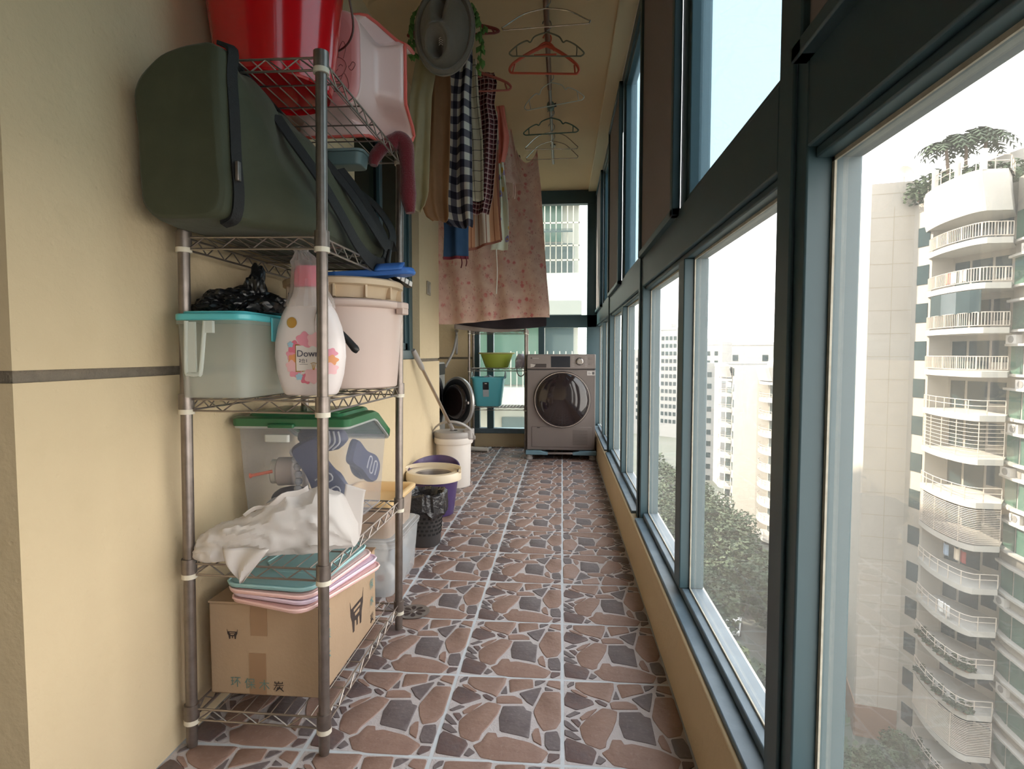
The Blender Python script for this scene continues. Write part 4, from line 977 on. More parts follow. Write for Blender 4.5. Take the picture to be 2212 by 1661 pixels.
b = MB().add([(cx1, cy0 - 0.002, z + ch), (cx1, cy1, z + ch), (cx0 + 0.142, cy1, z + ch + 0.004), (cx0 + 0.142, cy0 - 0.002, z + ch + 0.010), (cx1, cy0 - 0.002, z + ch + 0.003), (cx1, cy1, z + ch + 0.003), (cx0 + 0.142, cy1, z + ch + 0.007), (cx0 + 0.142, cy0 - 0.002, z + ch + 0.013)], [(0, 1, 2, 3), (7, 6, 5, 4), (0, 4, 5, 1), (1, 5, 6, 2), (2, 6, 7, 3), (3, 7, 4, 0)]); obj('top_flap', b, M['card'], cb, world=True)
b = MB().box(cx1 - 0.055, cx1 + 0.002, cy1 - 0.035, cy1 + 0.001, z + ch + 0.002, z + ch + 0.006); obj('torn_flap', b, M['carddark'], cb, world=True)
for (x, z0_, z1_) in ((-0.722, 0.148, 0.224), (-0.727, 0.004, 0.105)): obj('tape', MB().box(x - 0.021, x + 0.021, cy0 - 0.0012, cy0, z + z0_, z + z1_), M['tape'], cb, world=True)
M['inkb'] = mat('black_carton_ink', (58, 46, 42), 0.8); M['inkg'] = mat('faded_green_ink', (96, 122, 116), 0.8); M['inkt'] = mat('teal_carton_ink', (92, 140, 136), 0.8)
for i, (c_, mm) in enumerate((('环', M['inkg']), ('保', M['inkg']), ('木', M['inkg']), ('炭', M['inkb']))):
    glyph(c_, 0.028, mm, cb, frame_T((-0.783 + i * 0.036, cy0 - 0.0016, z + 0.032 - i * 0.002), (1, 0, 0), (0, 0, 1)))
for i, (c_, mm) in enumerate((('环', M['inkt']), ('保', M['inkt']), ('木', M['inkt']), ('炭', M['inkb']))):
    glyph(c_, 0.032, mm, cb, frame_T((cx1 + 0.0012, 1.652, z + 0.185 - i * 0.052), (0, 1, 0), (0, 0, 1)))
    if i < 3: glyph(c_, 0.03, mm, cb, frame_T((cx1 + 0.0012, 1.33, z + 0.185 - i * 0.05), (0, 1, 0), (0, 0, 1)))
def cauldron(T, s, parent, m):
    mb = MB(); P_ = [(-1, 0.9), (-0.85, 0.45), (0.85, 0.45), (1, 0.9), (0.92, 0.1), (0.72, -0.28), (0.62, -0.9), (0.42, -0.9), (0.36, -0.36), (0.1, -0.42), (0.08, -0.75), (-0.08, -0.75), (-0.1, -0.42), (-0.36, -0.36), (-0.42, -0.9), (-0.62, -0.9), (-0.72, -0.28), (-0.92, 0.1)]
    mb.prism([(x * s, y * s) for x, y in P_], 0, 0.0004, T=T); o_ = obj('cauldron_emblem', mb, m, parent, world=True)
    e = MB(); e.prism([(x * s, y * s) for x, y in [(-0.5, 0.3), (0.5, 0.3), (0.5, 0.16), (-0.5, 0.16)]], 0.0005, 0.0008, T=T); e.prism([(x * s, y * s) for x, y in [(-0.35, 0.02), (0.35, 0.02), (0.3, -0.14), (-0.3, -0.14)]], 0.0005, 0.0008, T=T)
    obj('emblem_detail', e, M['card'], o_, world=True)
cauldron(frame_T((-0.789, cy0 - 0.0008, z + 0.150), (1, 0, 0), (0, 0, 1)), 0.0135, cb, M['inkb'])
cauldron(frame_T((cx1 + 0.0004, 1.53, z + 0.105), (0, 1, 0), (0, 0, 1)), 0.052, cb, M['inkb'])
# stack of flat plastic lids
cols = [('pale_pink_lid', (226, 186, 180), 'pale pink'), ('lilac_lid', (214, 196, 214), 'lilac'), ('blush_lid', (232, 192, 188), 'blush pink'), ('pale_teal_lid', (142, 184, 186), 'pale teal')]
zz = z + ch + 0.0145
lab = ['pale pink plastic lid at the bottom of the lid stack on the carton', 'lilac plastic lid, second from the bottom of the stack on the carton', 'blush pink plastic lid just under the teal lid on the carton', 'pale teal plastic lid on top of the lid stack on the carton']
for i, (nm, c_, w_) in enumerate(cols):
    lo = thing('box_lid', lab[i], 'lid', (-0.668 + [0.03, 0.022, 0.012, 0.0][i], 1.405 + [-0.012, 0.0, -0.004, 0.004][i], zz), rotz=R([-16, -12, -8, -5][i]), group='flat lids stacked on the carton')
    mm = mat(nm, c_, 0.4, coat=0.1)
    b = MB().rbox(-0.112, 0.112, -0.162, 0.162, 0, 0.009, 0.035); obj('plate', b, mm, lo, bevel=0.003)
    b = MB().rbox(-0.104, 0.104, -0.154, 0.154, 0.009, 0.0105, 0.03); obj('panel', b, mm, lo)
    o_ = [(x, y, 0.0105) for x, y in [(0.085 - 0.02 + 0.02 * math.cos(a), 0.125 - 0.02 + 0.02 * math.sin(a)) for a in (0, 0.8, 1.57)] + [(-0.085 + 0.02 + 0.02 * math.cos(a), 0.125 - 0.02 + 0.02 * math.sin(a)) for a in (1.57, 2.4, 3.14)] + [(-0.085, -0.02), (-0.03, -0.075), (0.085, -0.075)]]
    obj('raised_line', MB().tube(o_, 0.0022, 6, closed=True), mat(nm + '_edge', tuple(min(255, v + 22) for v in c_), 0.4), lo)
    ed = [(x, y, 0.0085) for x, y in [(0.112 - 0.035 + 0.035 * math.cos(R(a)), 0.162 - 0.035 + 0.035 * math.sin(R(a))) for a in (0, 30, 60, 90)] + [(-0.077 + 0.035 * math.cos(R(a)), 0.127 + 0.035 * math.sin(R(a))) for a in (90, 120, 150, 180)] + [(-0.077 + 0.035 * math.cos(R(a)), -0.127 + 0.035 * math.sin(R(a))) for a in (180, 210, 240, 270)] + [(0.077 + 0.035 * math.cos(R(a)), -0.127 + 0.035 * math.sin(R(a))) for a in (270, 300, 330, 360)]]
    obj('edge_bead', MB().tube(ed, 0.003, 6, closed=True), MATS[nm + '_edge'], lo)
    zz += 0.0128

# ================================================================ things on the floor along the left wall
# floor drain
M['steel'] = mat('worn_stainless', (150, 142, 138), 0.35, metal=0.7)
dr = thing('floor_drain', 'round metal floor drain with petal slots beside the wire shelf', 'drain', (-0.525, 1.968, 0.0))
obj('plate', MB().lathe([(0.0, 0.0008), (0.056, 0.0008), (0.058, 0.0025), (0.052, 0.004), (0.049, 0.003), (0.0, 0.003)], n=40, cap0=False, cap1=False), M['steel'], dr)
for i in range(8):
    T = Matrix.Rotation(i * math.pi / 4 + 0.2, 4, 'Z')
    pts = [(0.012, 0), (0.022, 0.0065), (0.034, 0.0085), (0.042, 0.004), (0.042, -0.004), (0.034, -0.0085), (0.022, -0.0065)]
    obj('petal_slot', MB().prism(pts, 0.0031, 0.0036, T=T), mat('drain_dark', (60, 44, 40), 0.8), dr)
obj('hub', MB().lathe([(0.011, 0.003), (0.010, 0.0045), (0, 0.0045)], n=20, cap1=False), M['steel'], dr)

# clear bin on the floor behind the shelf
M['clear2'] = clear_plastic('clear_bin_plastic', (240, 242, 244), 0.34, 0.12, 0.8)
cbn = thing('clear_storage_bin', 'large clear storage bin on the floor just behind the wire shelf', 'storage box', (-0.745, 2.28, 0.0))
b = MB().rbox(-0.866, -0.640, 2.08, 2.44, 0.001, 0.195, 0.03, top=(0.014, 0.016)); b.f = b.f[:-1]; b.mi = b.mi[:-1]
obj('body', b, M['clear2'], cbn, world=True, solid=0.003, smooth=45)
b = MB().rbox(-0.884, -0.620, 2.058, 2.462, 0.19, 0.214, 0.035, top=(0.004, 0.004)); b.rbox(-0.875, -0.630, 2.07, 2.45, 0.214, 0.222, 0.03)
obj('lid', b, M['clear2'], cbn, world=True, bevel=0.003)
M['whitecloth'] = mat('white_cotton', (222, 216, 210), 0.9)
for nm, lb, c_, r_, cc in (('white_towel', 'white bundled towel inside the clear floor bin', (-0.785, 2.28, 0.085), (0.06, 0.09, 0.07), (222, 214, 206)), ('grey_towel', 'grey-blue bundled cloth at the far end inside the clear floor bin', (-0.695, 2.385, 0.055), (0.04, 0.04, 0.045), (176, 184, 194))):
    t_ = thing(nm, lb, 'towel', (c_[0], c_[1], 0.006))
    obj('bundle', crumple('t', c_, r_, 3, 0.3, 4, 0.006, 4), mat(nm + '_cotton', cc, 0.9), t_, world=True, smooth=50)
    obj('fold', crumple('t', (c_[0] + 0.01, c_[1] - 0.02, c_[2] + r_[2] * 0.6), (r_[0] * 0.7, r_[1] * 0.6, r_[2] * 0.4), 8, 0.3, 4, None, 4), MATS[nm + '_cotton'], t_, world=True, smooth=50)
tr_ = thing('paper_roll', 'white paper roll standing at the near end of the clear floor bin', 'roll', (-0.685, 2.14, 0.006))
b = MB().tube([(-0.695, 2.125, 0.055), (-0.695, 2.185, 0.055)], 0.045, 28); obj('sheet_roll', b, M['whitecloth'], tr_, world=True)
b = MB().tube([(-0.695, 2.123, 0.055), (-0.695, 2.187, 0.055)], 0.014, 16); obj('core', b, mat('roll_core', (206, 150, 130), 0.8), tr_, world=True)
for i, zz in enumerate((0.03, 0.075, 0.12)):
    p_ = thing('blue_packet', ['lowest', 'middle', 'topmost'][i] + ' of the three small blue packets in the near corner of the clear floor bin', 'packet', (-0.775, 2.125, zz), group='blue packets in the clear bin')
    obj('wrap', MB().rbox(-0.028, 0.028, -0.018, 0.018, 0, 0.036, 0.006), mat('sky_blue_wrap', (96, 160, 204), 0.4), p_, bevel=0.004)
    obj('band', MB().rbox(-0.0285, 0.0285, -0.0185, 0.0185, 0.014, 0.022, 0.006), mat('white_band', (230, 234, 236), 0.5), p_)
# open tray box with an orange-yellow rim on top
ot = thing('orange_rim_box', 'clear box with an open orange-yellow rim stacked on the clear floor bin', 'storage box', (-0.745, 2.23, 0.2225))
b = MB().rbox(-0.862, -0.648, 2.09, 2.40, 0.2228, 0.352, 0.025, top=(0.010, 0.010)); b.f = b.f[:-1]; b.mi = b.mi[:-1]
obj('body', b, clear_plastic('peach_clear_plastic', (230, 214, 200), 0.42, 0.25), ot, world=True, solid=0.003, smooth=45)
M['orange'] = mat('orange_yellow_plastic', (236, 202, 150), 0.4)
def rim_loop(x0, x1, y0, y1, r_, zz): return [(x, y, zz) for x, y in [(x1 - r_ + r_ * math.cos(R(a)), y1 - r_ + r_ * math.sin(R(a))) for a in (0, 30, 60, 90)] + [(x0 + r_ + r_ * math.cos(R(a)), y1 - r_ + r_ * math.sin(R(a))) for a in (90, 120, 150, 180)] + [(x0 + r_ + r_ * math.cos(R(a)), y0 + r_ + r_ * math.sin(R(a))) for a in (180, 210, 240, 270)] + [(x1 - r_ + r_ * math.cos(R(a)), y0 + r_ + r_ * math.sin(R(a))) for a in (270, 300, 330, 360)]]
L = lambda g_, zz: rim_loop(-0.872 - g_, -0.638 + g_, 2.08 - g_, 2.41 + g_, 0.03, zz)
b = MB().loft([L(0.004, 0.342), L(0.012, 0.35), L(0.014, 0.362), L(0.008, 0.368), L(-0.004, 0.368), L(-0.010, 0.362), L(-0.013, 0.332), L(-0.016, 0.329)], cap0=False)
obj('lid_tray', b, M['orange'], ot, world=True, smooth=50)
bk2 = thing('tan_bundle', 'tan fuzzy bundle inside the orange-rimmed clear box', 'bundle', (-0.72, 2.24, 0.226))
obj('wool', crumple('w', (-0.725, 2.20, 0.27), (0.085, 0.075, 0.04), 15, 0.25, 4, 0.227, 5), mat('tan_wool', (178, 140, 112), 0.95), bk2, world=True, smooth=50)

# charcoal waste basket with a black liner
M['charcoal'] = mat('charcoal_plastic', (62, 58, 58), 0.5)
gb_ = thing('waste_basket', 'charcoal perforated waste basket with a black plastic liner', 'waste basket', (-0.668, 2.715, 0.0))
N = 48
def sq(r_, zz, n=N, p=2.6):
    out_ = []
    for j in range(n):
        a = 2 * math.pi * j / n; c, s_ = math.cos(a), math.sin(a); k = (abs(c) ** p + abs(s_) ** p) ** (-1 / p); out_.append((r_ * k * c, r_ * k * s_, zz))
    return out_
b = MB().loft([sq(0.075, 0.0), sq(0.078, 0.003), sq(0.085, 0.11), sq(0.098, 0.235), sq(0.1, 0.238), sq(0.095, 0.238), sq(0.075, 0.01)])
obj('body', b, M['charcoal'], gb_)
rr = 0
for row in range(5):
    zz = 0.062 + row * 0.020; r_ = np.interp(zz, [0.003, 0.11, 0.235], [0.078, 0.085, 0.098]) + 0.0012
    for j in range(24):
        a = 2 * math.pi * (j + 0.5 * (row % 2)) / 24
        if not (-2.6 < ((a + math.pi) % (2 * math.pi) - math.pi) < 0.7): continue
        c, s_ = math.cos(a), math.sin(a); k = (abs(c) ** 2.6 + abs(s_) ** 2.6) ** (-1 / 2.6)
        T = Matrix.Translation((r_ * k * c, r_ * k * s_, zz)) @ Matrix.Rotation(a, 4, 'Z')
        obj('slot', MB().box(-0.0014, 0.0004, -0.0065, 0.0065, -0.0048, 0.0048, T=T), mat('slot_dark', (20, 18, 18), 0.8), gb_)
rings = []
for i, (zz, k_) in enumerate(((0.185, 1.0), (0.178, 1.10), (0.19, 1.18), (0.215, 1.15), (0.25, 1.12), (0.258, 1.02), (0.245, 0.92), (0.20, 0.86), (0.12, 0.8))):
    ring = []
    for j, p in enumerate(sq(0.0975, zz, 72)):
        a = 2 * math.pi * j / 72
        f = 1 + (0.10 * noise.noise(Vector((math.cos(a) * 3, math.sin(a) * 3, i * 0.5))) + 0.09 * noise.noise(Vector((math.cos(a) * 9, math.sin(a) * 9, i * 1.3)))) * (1 if 0 < i < 7 else 0.3)
        dz = 0.03 * noise.noise(Vector((math.cos(a) * 2, math.sin(a) * 2, 7))) * (1 if i < 4 else 0.3)
        sg = (-0.03 * max(0, math.cos(a + 0.7))) if i < 4 else 0
        ring.append((p[0] * k_ * f, p[1] * k_ * f, zz + dz + sg))
    rings.append(ring)
obj('liner', MB().loft(rings, cap0=False, cap1=False), mat('shiny_black_film', (44, 42, 44), 0.22, spec=0.7, bump=(35, 0.7)), gb_, smooth=30)

# purple spin-mop bucket
M['purple'] = mat('deep_purple_plastic', (74, 56, 104), 0.35, coat=0.15)
M['cream'] = mat('cream_plastic', (228, 212, 186), 0.4)
pb_ = thing('spin_mop_bucket', 'deep purple mop bucket with a cream ring and steel basket', 'bucket', (-0.735, 3.24, 0.0))
N = 56
def ov(r_, zz, ax=1.0, tilt=0.0, dx=0.0): return [(dx + r_ * math.cos(2 * math.pi * j / N), r_ * ax * math.sin(2 * math.pi * j / N), zz + tilt * math.sin(2 * math.pi * j / N)) for j in range(N)]
b = MB().loft([ov(0.108, 0.0), ov(0.112, 0.004), ov(0.128, 0.12), ov(0.146, 0.255, tilt=0.05), ov(0.149, 0.262, tilt=0.052), ov(0.142, 0.262, tilt=0.052), ov(0.106, 0.012)])
obj('body', b, M['purple'], pb_)
b = MB().loft([ov(0.140, 0.205, 0.9, 0.004), ov(0.160, 0.205, 0.9, 0.004), ov(0.160, 0.238, 0.9, 0.004), ov(0.152, 0.25, 0.9, 0.004), ov(0.126, 0.254, 0.9, 0.004), ov(0.108, 0.244, 0.9, 0.004), ov(0.104, 0.23, 0.9, 0.004)], cap0=False, cap1=False)
obj('cream_ring', b, M['cream'], pb_, smooth=45).location.y = -0.012
b = MB().loft([ov(0.105, 0.236, 0.9, 0.004), ov(0.098, 0.18, 0.9), ov(0.09, 0.13, 0.9)], cap0=False); obj('spin_basket', b, M['steel'], pb_).location.y = -0.012
hp = [(0.162 * math.cos(a), -0.03 + 0.075 * math.sin(a), 0.262 + 0.014 * math.sin(a)) for a in [R(-5 + 190 * i / 20) for i in range(21)]]
b = MB(); ribbon([Vector(p) for p in hp], 0.022, (0, 0, 1), b, 0.006); obj('carry_handle', b, M['cream'], pb_, smooth=50)
for s_ in (-1, 1): obj('handle_pivot', MB().tube([(0.150 * s_, -0.03 if s_ > 0 else -0.03, 0.255), (0.164 * s_, -0.03, 0.255)], 0.012, 16), M['cream'], pb_)

# white bucket with a grey lid and loop handle
M['whitep'] = mat('white_plastic', (226, 218, 210), 0.4)
M['greyp'] = mat('warm_grey_plastic', (160, 154, 150), 0.45)
wk = thing('white_mop_bucket', 'tall white bucket with a warm grey lid and loop handle holding the mop', 'bucket', (-0.755, 3.95, 0.0))
b = MB().loft([ov(0.112, 0.0), ov(0.115, 0.004), ov(0.122, 0.30), ov(0.132, 0.302), ov(0.136, 0.31), ov(0.136, 0.34), ov(0.130, 0.345)])
obj('body', b, M['whitep'], wk)
b = MB().loft([ov(0.133, 0.344), ov(0.135, 0.348), ov(0.135, 0.375), ov(0.130, 0.384), ov(0.05, 0.392), ov(0.028, 0.388)], cap1=False); obj('lid', b, M['greyp'], wk, smooth=45)
b = MB().rbox(0.075, 0.142, -0.07, 0.05, 0.335, 0.40, 0.02); obj('lid_spout', b, M['greyp'], wk, bevel=0.006)
hp = [(0.146 * math.cos(a), -0.02 - 0.075 * math.sin(a), 0.345 + 0.115 * math.sin(a)) for a in [R(-8 + 196 * i / 24) for i in range(25)]]
b = MB(); ribbon([Vector(p) for p in hp], 0.024, (0, 1, 0.35), b, 0.008); obj('loop_handle', b, M['greyp'], wk, smooth=50)
for s_ in (-1, 1): obj('handle_pivot', MB().tube([(0.136 * s_, -0.02, 0.342), (0.156 * s_, -0.02, 0.342)], 0.014, 16), M['greyp'], wk)
# the mop leaning against the wall
mp_ = thing('mop', 'mop with a metal handle leaning on the wall out of the white bucket', 'mop', (-0.755, 3.95, 0.40))
A, B_ = Vector((-0.755, 3.925, 0.394)), Vector((-0.868, 3.30, 0.945))
A = A.lerp(B_, 0.012)
obj('pole', MB().tube([A, A.lerp(B_, 0.80)], 0.0105, 16), mat('brushed_pole', (176, 160, 142), 0.35, metal=0.8), mp_, world=True)
obj('grip', MB().tube([A.lerp(B_, 0.79), A.lerp(B_, 0.82), A.lerp(B_, 0.98), B_], [0.013, 0.0165, 0.0165, 0.012], 16), M['greyp'], mp_, world=True)
obj('lower_sleeve', MB().tube([A, A.lerp(B_, 0.10)], 0.014, 16), M['greyp'], mp_, world=True)

# ================================================================ far end: second wire rack
rk2 = wire_rack('slim wire rack at the far end holding the basin and aqua tub', (-0.868, 5.335, 0), 0.53, 0.265, [0.41, 0.775, 1.13], 1.16, r=0.011, step=0.03)
gbz = 0.775 + 0.018
gn = thing('green_basin', 'olive green wash basin on the middle tier of the far wire rack', 'basin', (-0.622, 5.468, gbz))
def circ(r_, zz, n=48): return [(r_ * math.cos(2 * math.pi * j / n), r_ * 0.75 * math.sin(2 * math.pi * j / n), zz) for j in range(n)]
b = MB().loft([circ(0.105, 0.0), circ(0.11, 0.003), circ(0.155, 0.128), circ(0.168, 0.13), circ(0.172, 0.136), circ(0.168, 0.142), circ(0.152, 0.140), circ(0.106, 0.008)])
obj('body', b, mat('olive_green_plastic', (168, 184, 72), 0.4), gn)
obj('rim', MB().tube(circ(0.170, 0.137), 0.0065, 8, closed=True), mat('tan_green_rim', (186, 178, 120), 0.4), gn)
pc = thing('lilac_bag', 'lilac-white crumpled cloth bag with a hanging strap beside the green basin', 'bag', (-0.38, 5.43, gbz))
obj('body', crumple('l', (-0.392, 5.42, gbz + 0.055), (0.048, 0.055, 0.07), 21, 0.4, 4, gbz + 0.001, 4), mat('lilac_white_cloth', (222, 214, 230), 0.85), pc, world=True, smooth=45)
obj('strap', MB().tube(smooth_path([(-0.42, 5.35, gbz + 0.01), (-0.415, 5.342, gbz - 0.05), (-0.385, 5.34, gbz - 0.078), (-0.352, 5.342, gbz - 0.055), (-0.34, 5.35, gbz)], 5), 0.0045, 8), mat('grey_lilac_strap', (140, 124, 134), 0.8), pc, world=True)
tz = 0.41 + 0.018
M['aquatub'] = mat('turquoise_plastic', (104, 200, 214), 0.4)
tt = thing('turquoise_tub', 'turquoise flexible tub with white handles and a dark label on the far wire rack', 'tub', (-0.70, 5.455, tz))
def tubring(g_, zz): return [(x + 0.0, y, zz) for x, y, _ in rim_loop(-0.115 - g_, 0.115 + g_, -0.085 - g_, 0.085 + g_, 0.05, 0)]
b = MB().loft([tubring(0, 0.0), tubring(0.004, 0.004), tubring(0.036, 0.262), tubring(0.042, 0.265), tubring(0.042, 0.276), tubring(0.034, 0.276), tubring(0.0, 0.01)])
tb_ = obj('body', b, M['aquatub'], tt, smooth=45)
T = frame_T((-0.012, -0.1125, 0.16), (1, 0, 0), (0, -0.12, 1))
obj('label', MB().box(-0.028, 0.028, 0.0, 0.072, 0.0, 0.0012, T=T), mat('black_label', (38, 34, 40), 0.5), tb_)
obj('label_foot', MB().box(-0.028, 0.028, -0.068, -0.002, 0.0, 0.0012, T=T), mat('silver_label', (186, 192, 196), 0.4), tb_)
obj('label_print', MB().box(-0.010, 0.012, 0.054, 0.062, 0.0013, 0.0016, T=T), M['whitep'], tb_)
for s_ in (-1, 1):
    hp = [(s_ * (0.158 + 0.004 * math.sin(t_ * math.pi)), -0.06 + 0.12 * t_, 0.262 + 0.062 * math.sin(t_ * math.pi)) for t_ in [i / 14 for i in range(15)]]
    b = MB().tube(hp, 0.006, 8); obj('handle', b, mat('white_soft_handle', (206, 222, 224), 0.4), tt)
obj('liner_tip', crumple('x', (0.0, 0.0, 0.262), (0.045, 0.04, 0.03), 31, 0.4, 3, None, 5), mat('pale_blue_film', (176, 200, 226), 0.4), tt, smooth=40)
pp = thing('white_pipe', 'white plastic pipe lying on the floor under the far wire rack', 'pipe', (-0.80, 5.40, 0.02))
obj('tube', MB().tube([(-0.858, 5.378, 0.022), (-0.69, 5.33, 0.022)], 0.021, 18), M['whitep'], pp, world=True)
obj('elbow', MB().tube([(-0.700, 5.36, 0.02), (-0.68, 5.44, 0.02)], 0.014, 14), M['greyp'], pp, world=True)

# ================================================================ grey clothes dryer
M['dryer'] = mat('brown_grey_metallic_paint', (128, 118, 114), 0.42, metal=0.35, vary=(3, (120, 110, 106), 0.5))
M['dryerpanel'] = mat('dryer_panel_paint', (142, 132, 128), 0.4, metal=0.35)
x0, x1, yf_, z0d, z1d = -0.304, 0.288, 4.985, 0.083, 0.921
dy = thing('clothes_dryer', 'grey front-loading clothes dryer with a round dark glass door at the far end', 'dryer', ((x0 + x1) / 2, 5.28, 0.0))
PD = lambda name, mb, m, parent=dy, **k: obj(name, mb, m, parent, world=True, **k)
PD('cabinet', MB().box(x0, x1, yf_, 5.585, z0d, 0.788), M['dryer'], bevel=0.008)
PD('control_panel', MB().box(x0, x1, yf_ - 0.004, 5.585, 0.793, z1d), M['dryerpanel'], bevel=0.008)
PD('panel_gap', MB().box(x0 + 0.004, x1 - 0.004, yf_ + 0.006, 5.58, 0.786, 0.795), mat('dark_gap', (46, 42, 42), 0.7))
disp = PD('display', MB().box(-0.094, 0.070, yf_ - 0.0065, yf_ - 0.003, 0.808, 0.903), mat('dark_display', (38, 44, 54), 0.12, spec=0.6))
sx, sz = 0.152, 0.858
kb = MB().lathe([(0.030, 0), (0.030, 0.004), (0.026, 0.006), (0.025, 0.022), (0.022, 0.026), (0, 0.026)], n=32, cap1=False, T=frame_T((sx, yf_ - 0.004, sz), (1, 0, 0), (0, 0, 1)))
kn = PD('knob', kb, mat('polished_knob', (206, 198, 194), 0.22, metal=0.9))
PD('knob_ring', MB().tube([(sx + 0.031 * math.cos(a), yf_ - 0.006, sz + 0.031 * math.sin(a)) for a in [2 * math.pi * i / 32 for i in range(32)]], 0.003, 8, closed=True), mat('knob_ring_dark', (70, 62, 60), 0.3, metal=0.8), kn)
for i in range(7):
    PD('programme_mark', MB().box(0.100 - 0.012, 0.108, yf_ - 0.0052, yf_ - 0.004, 0.815 + i * 0.0135, 0.8185 + i * 0.0135), mat('pale_panel_print', (176, 168, 164), 0.6))
    PD('programme_mark', MB().box(0.196, 0.196 + 0.02, yf_ - 0.0052, yf_ - 0.004, 0.815 + i * 0.0135, 0.8185 + i * 0.0135), MATS['pale_panel_print'])
for zz in (0.836, 0.884): PD('button', MB().box(0.228, 0.262, yf_ - 0.0075, yf_ - 0.004, zz - 0.007, zz + 0.007), M['dryerpanel'], bevel=0.002)
PD('drawer_recess', MB().box(-0.272, -0.135, yf_ - 0.0052, yf_ - 0.003, 0.806, 0.838), mat('drawer_dark', (64, 56, 54), 0.5))
PD('drawer_badge', MB().prism([(-0.272, 0.838), (-0.228, 0.832), (-0.240, 0.812), (-0.272, 0.806)], yf_ - 0.0068, yf_ - 0.005, axis='y'), mat('silver_badge', (212, 206, 202), 0.3, metal=0.6))
PD('maker_mark', MB().tube([(-0.266, yf_ - 0.0055, 0.887), (-0.266, yf_ - 0.0035, 0.887)], 0.006, 14), MATS['drawer_dark'])
PD('maker_name', MB().box(-0.252, -0.20, yf_ - 0.0048, yf_ - 0.0035, 0.882, 0.888), MATS['pale_panel_print'])
st_ = PD('sticker', MB().box(0.216, 0.284, yf_ - 0.0014, yf_ - 0.0002, 0.738, 0.776), mat('white_sticker', (212, 206, 202), 0.5))
for zz, w_ in ((0.764, 0.02), (0.756, 0.028), (0.748, 0.024)): PD('sticker_line', MB().box(0.222, 0.222 + w_, yf_ - 0.0018, yf_ - 0.0013, zz - 0.0014, zz + 0.0014), mat('sticker_ink', (110, 106, 106), 0.6), st_)
PD('sticker_block', MB().box(0.258, 0.278, yf_ - 0.0018, yf_ - 0.0013, 0.746, 0.768), MATS['sticker_ink'], st_)
# round door: bright ring, dark domed glass
dc = (0.003, 0.527); TD = frame_T((dc[0], yf_, dc[1]), (1, 0, 0), (0, 0, 1))
door = PD('door', MB().lathe([(0.246, 0.0), (0.246, 0.012), (0.240, 0.024), (0.226, 0.028), (0.222, 0.024)], n=64, cap0=False, cap1=False, T=TD), mat('dark_door_bezel', (58, 50, 50), 0.3, metal=0.3))
PD('door_ring', MB().lathe([(0.231, 0.022), (0.234, 0.030), (0.239, 0.030), (0.242, 0.022)], n=72, cap0=False, cap1=False, T=TD), mat('bright_ring', (222, 212, 206), 0.2, metal=0.8), door)
gm_ = bpy.data.materials.new('dark_door_glass'); gm_.use_nodes = True; gb2 = gm_.node_tree.nodes['Principled BSDF']
gb2.inputs['Base Color'].default_value = lin((42, 34, 34)); gb2.inputs['Roughness'].default_value = 0.07; gb2.inputs['Specular IOR Level'].default_value = 0.6; gb2.inputs['Coat Weight'].default_value = 0.2; gb2.inputs['Coat Roughness'].default_value = 0.04
PD('door_glass', MB().lathe([(0.231, 0.024), (0.22, 0.034), (0.18, 0.046), (0.12, 0.053), (0.06, 0.0565), (0.0, 0.0575)], n=64, cap0=False, cap1=False, T=TD), gm_, door, smooth=80)
PD('door_handle', MB().box(0.205, 0.222, yf_ - 0.036, yf_ - 0.02, 0.47, 0.60), MATS['dark_door_bezel'], door, bevel=0.006)
# service hatch with louvres
ht = PD('service_hatch', MB().box(-0.262, 0.256, yf_ - 0.004, yf_ + 0.002, 0.112, 0.290), M['dryer'], bevel=0.004)
for i in range(14): PD('louvre', MB().box(0.095, 0.222, yf_ - 0.0062, yf_ - 0.0038, 0.135 + i * 0.0095, 0.138 + i * 0.0095), mat('louvre_dark', (92, 84, 80), 0.5), ht)
PD('hatch_latch', MB().box(-0.215, -0.190, yf_ - 0.006, yf_ - 0.003, 0.278, 0.286), MATS['dark_gap'], ht)
# blue adjustable stand under the dryer
M['standblue'] = mat('grey_blue_plastic', (112, 142, 156), 0.5)
ds_ = thing('appliance_stand', 'grey-blue adjustable stand under the grey dryer', 'stand', (-0.01, 5.28, 0.0))
PS = lambda name, mb, m=M['standblue']: obj(name, mb, m, ds_, world=True, bevel=0.004)
for s_ in (-1, 1):
    xa, xb = ((-0.313, -0.12) if s_ < 0 else (0.095, 0.30))
    for yy in (4.965, 5.545):
        if s_ < 0: P_ = [(xa, 0.044), (xb, 0.044), (xb, 0.066), (xb - 0.05, 0.074), (xb - 0.06, 0.081), (xa, 0.081)]
        else: P_ = [(xa, 0.044), (xb, 0.044), (xb, 0.081), (xa + 0.06, 0.081), (xa + 0.05, 0.074), (xa, 0.066)]
        PS('corner_arm', MB().prism(P_, yy, yy + 0.05, axis='y'))
for yy in (4.975, 5.555): PS('cross_bar', MB().box(-0.13, 0.105, yy, yy + 0.03, 0.048, 0.066), M['steel'])
for s_ in (-1, 1): PS('side_bar', MB().box(s_ * 0.27 - 0.02 - 0.01, s_ * 0.27 + 0.02 - 0.01, 5.0, 5.56, 0.048, 0.066), M['steel'])
for xx in (-0.283, 0.268):
    for yy in (5.0, 5.56): obj('foot', MB().lathe([(0.026, 0.0), (0.03, 0.003), (0.03, 0.02), (0.026, 0.023), (0.029, 0.027), (0.029, 0.044)], (xx, yy, 0), 20), M['greyp'], ds_, world=True)

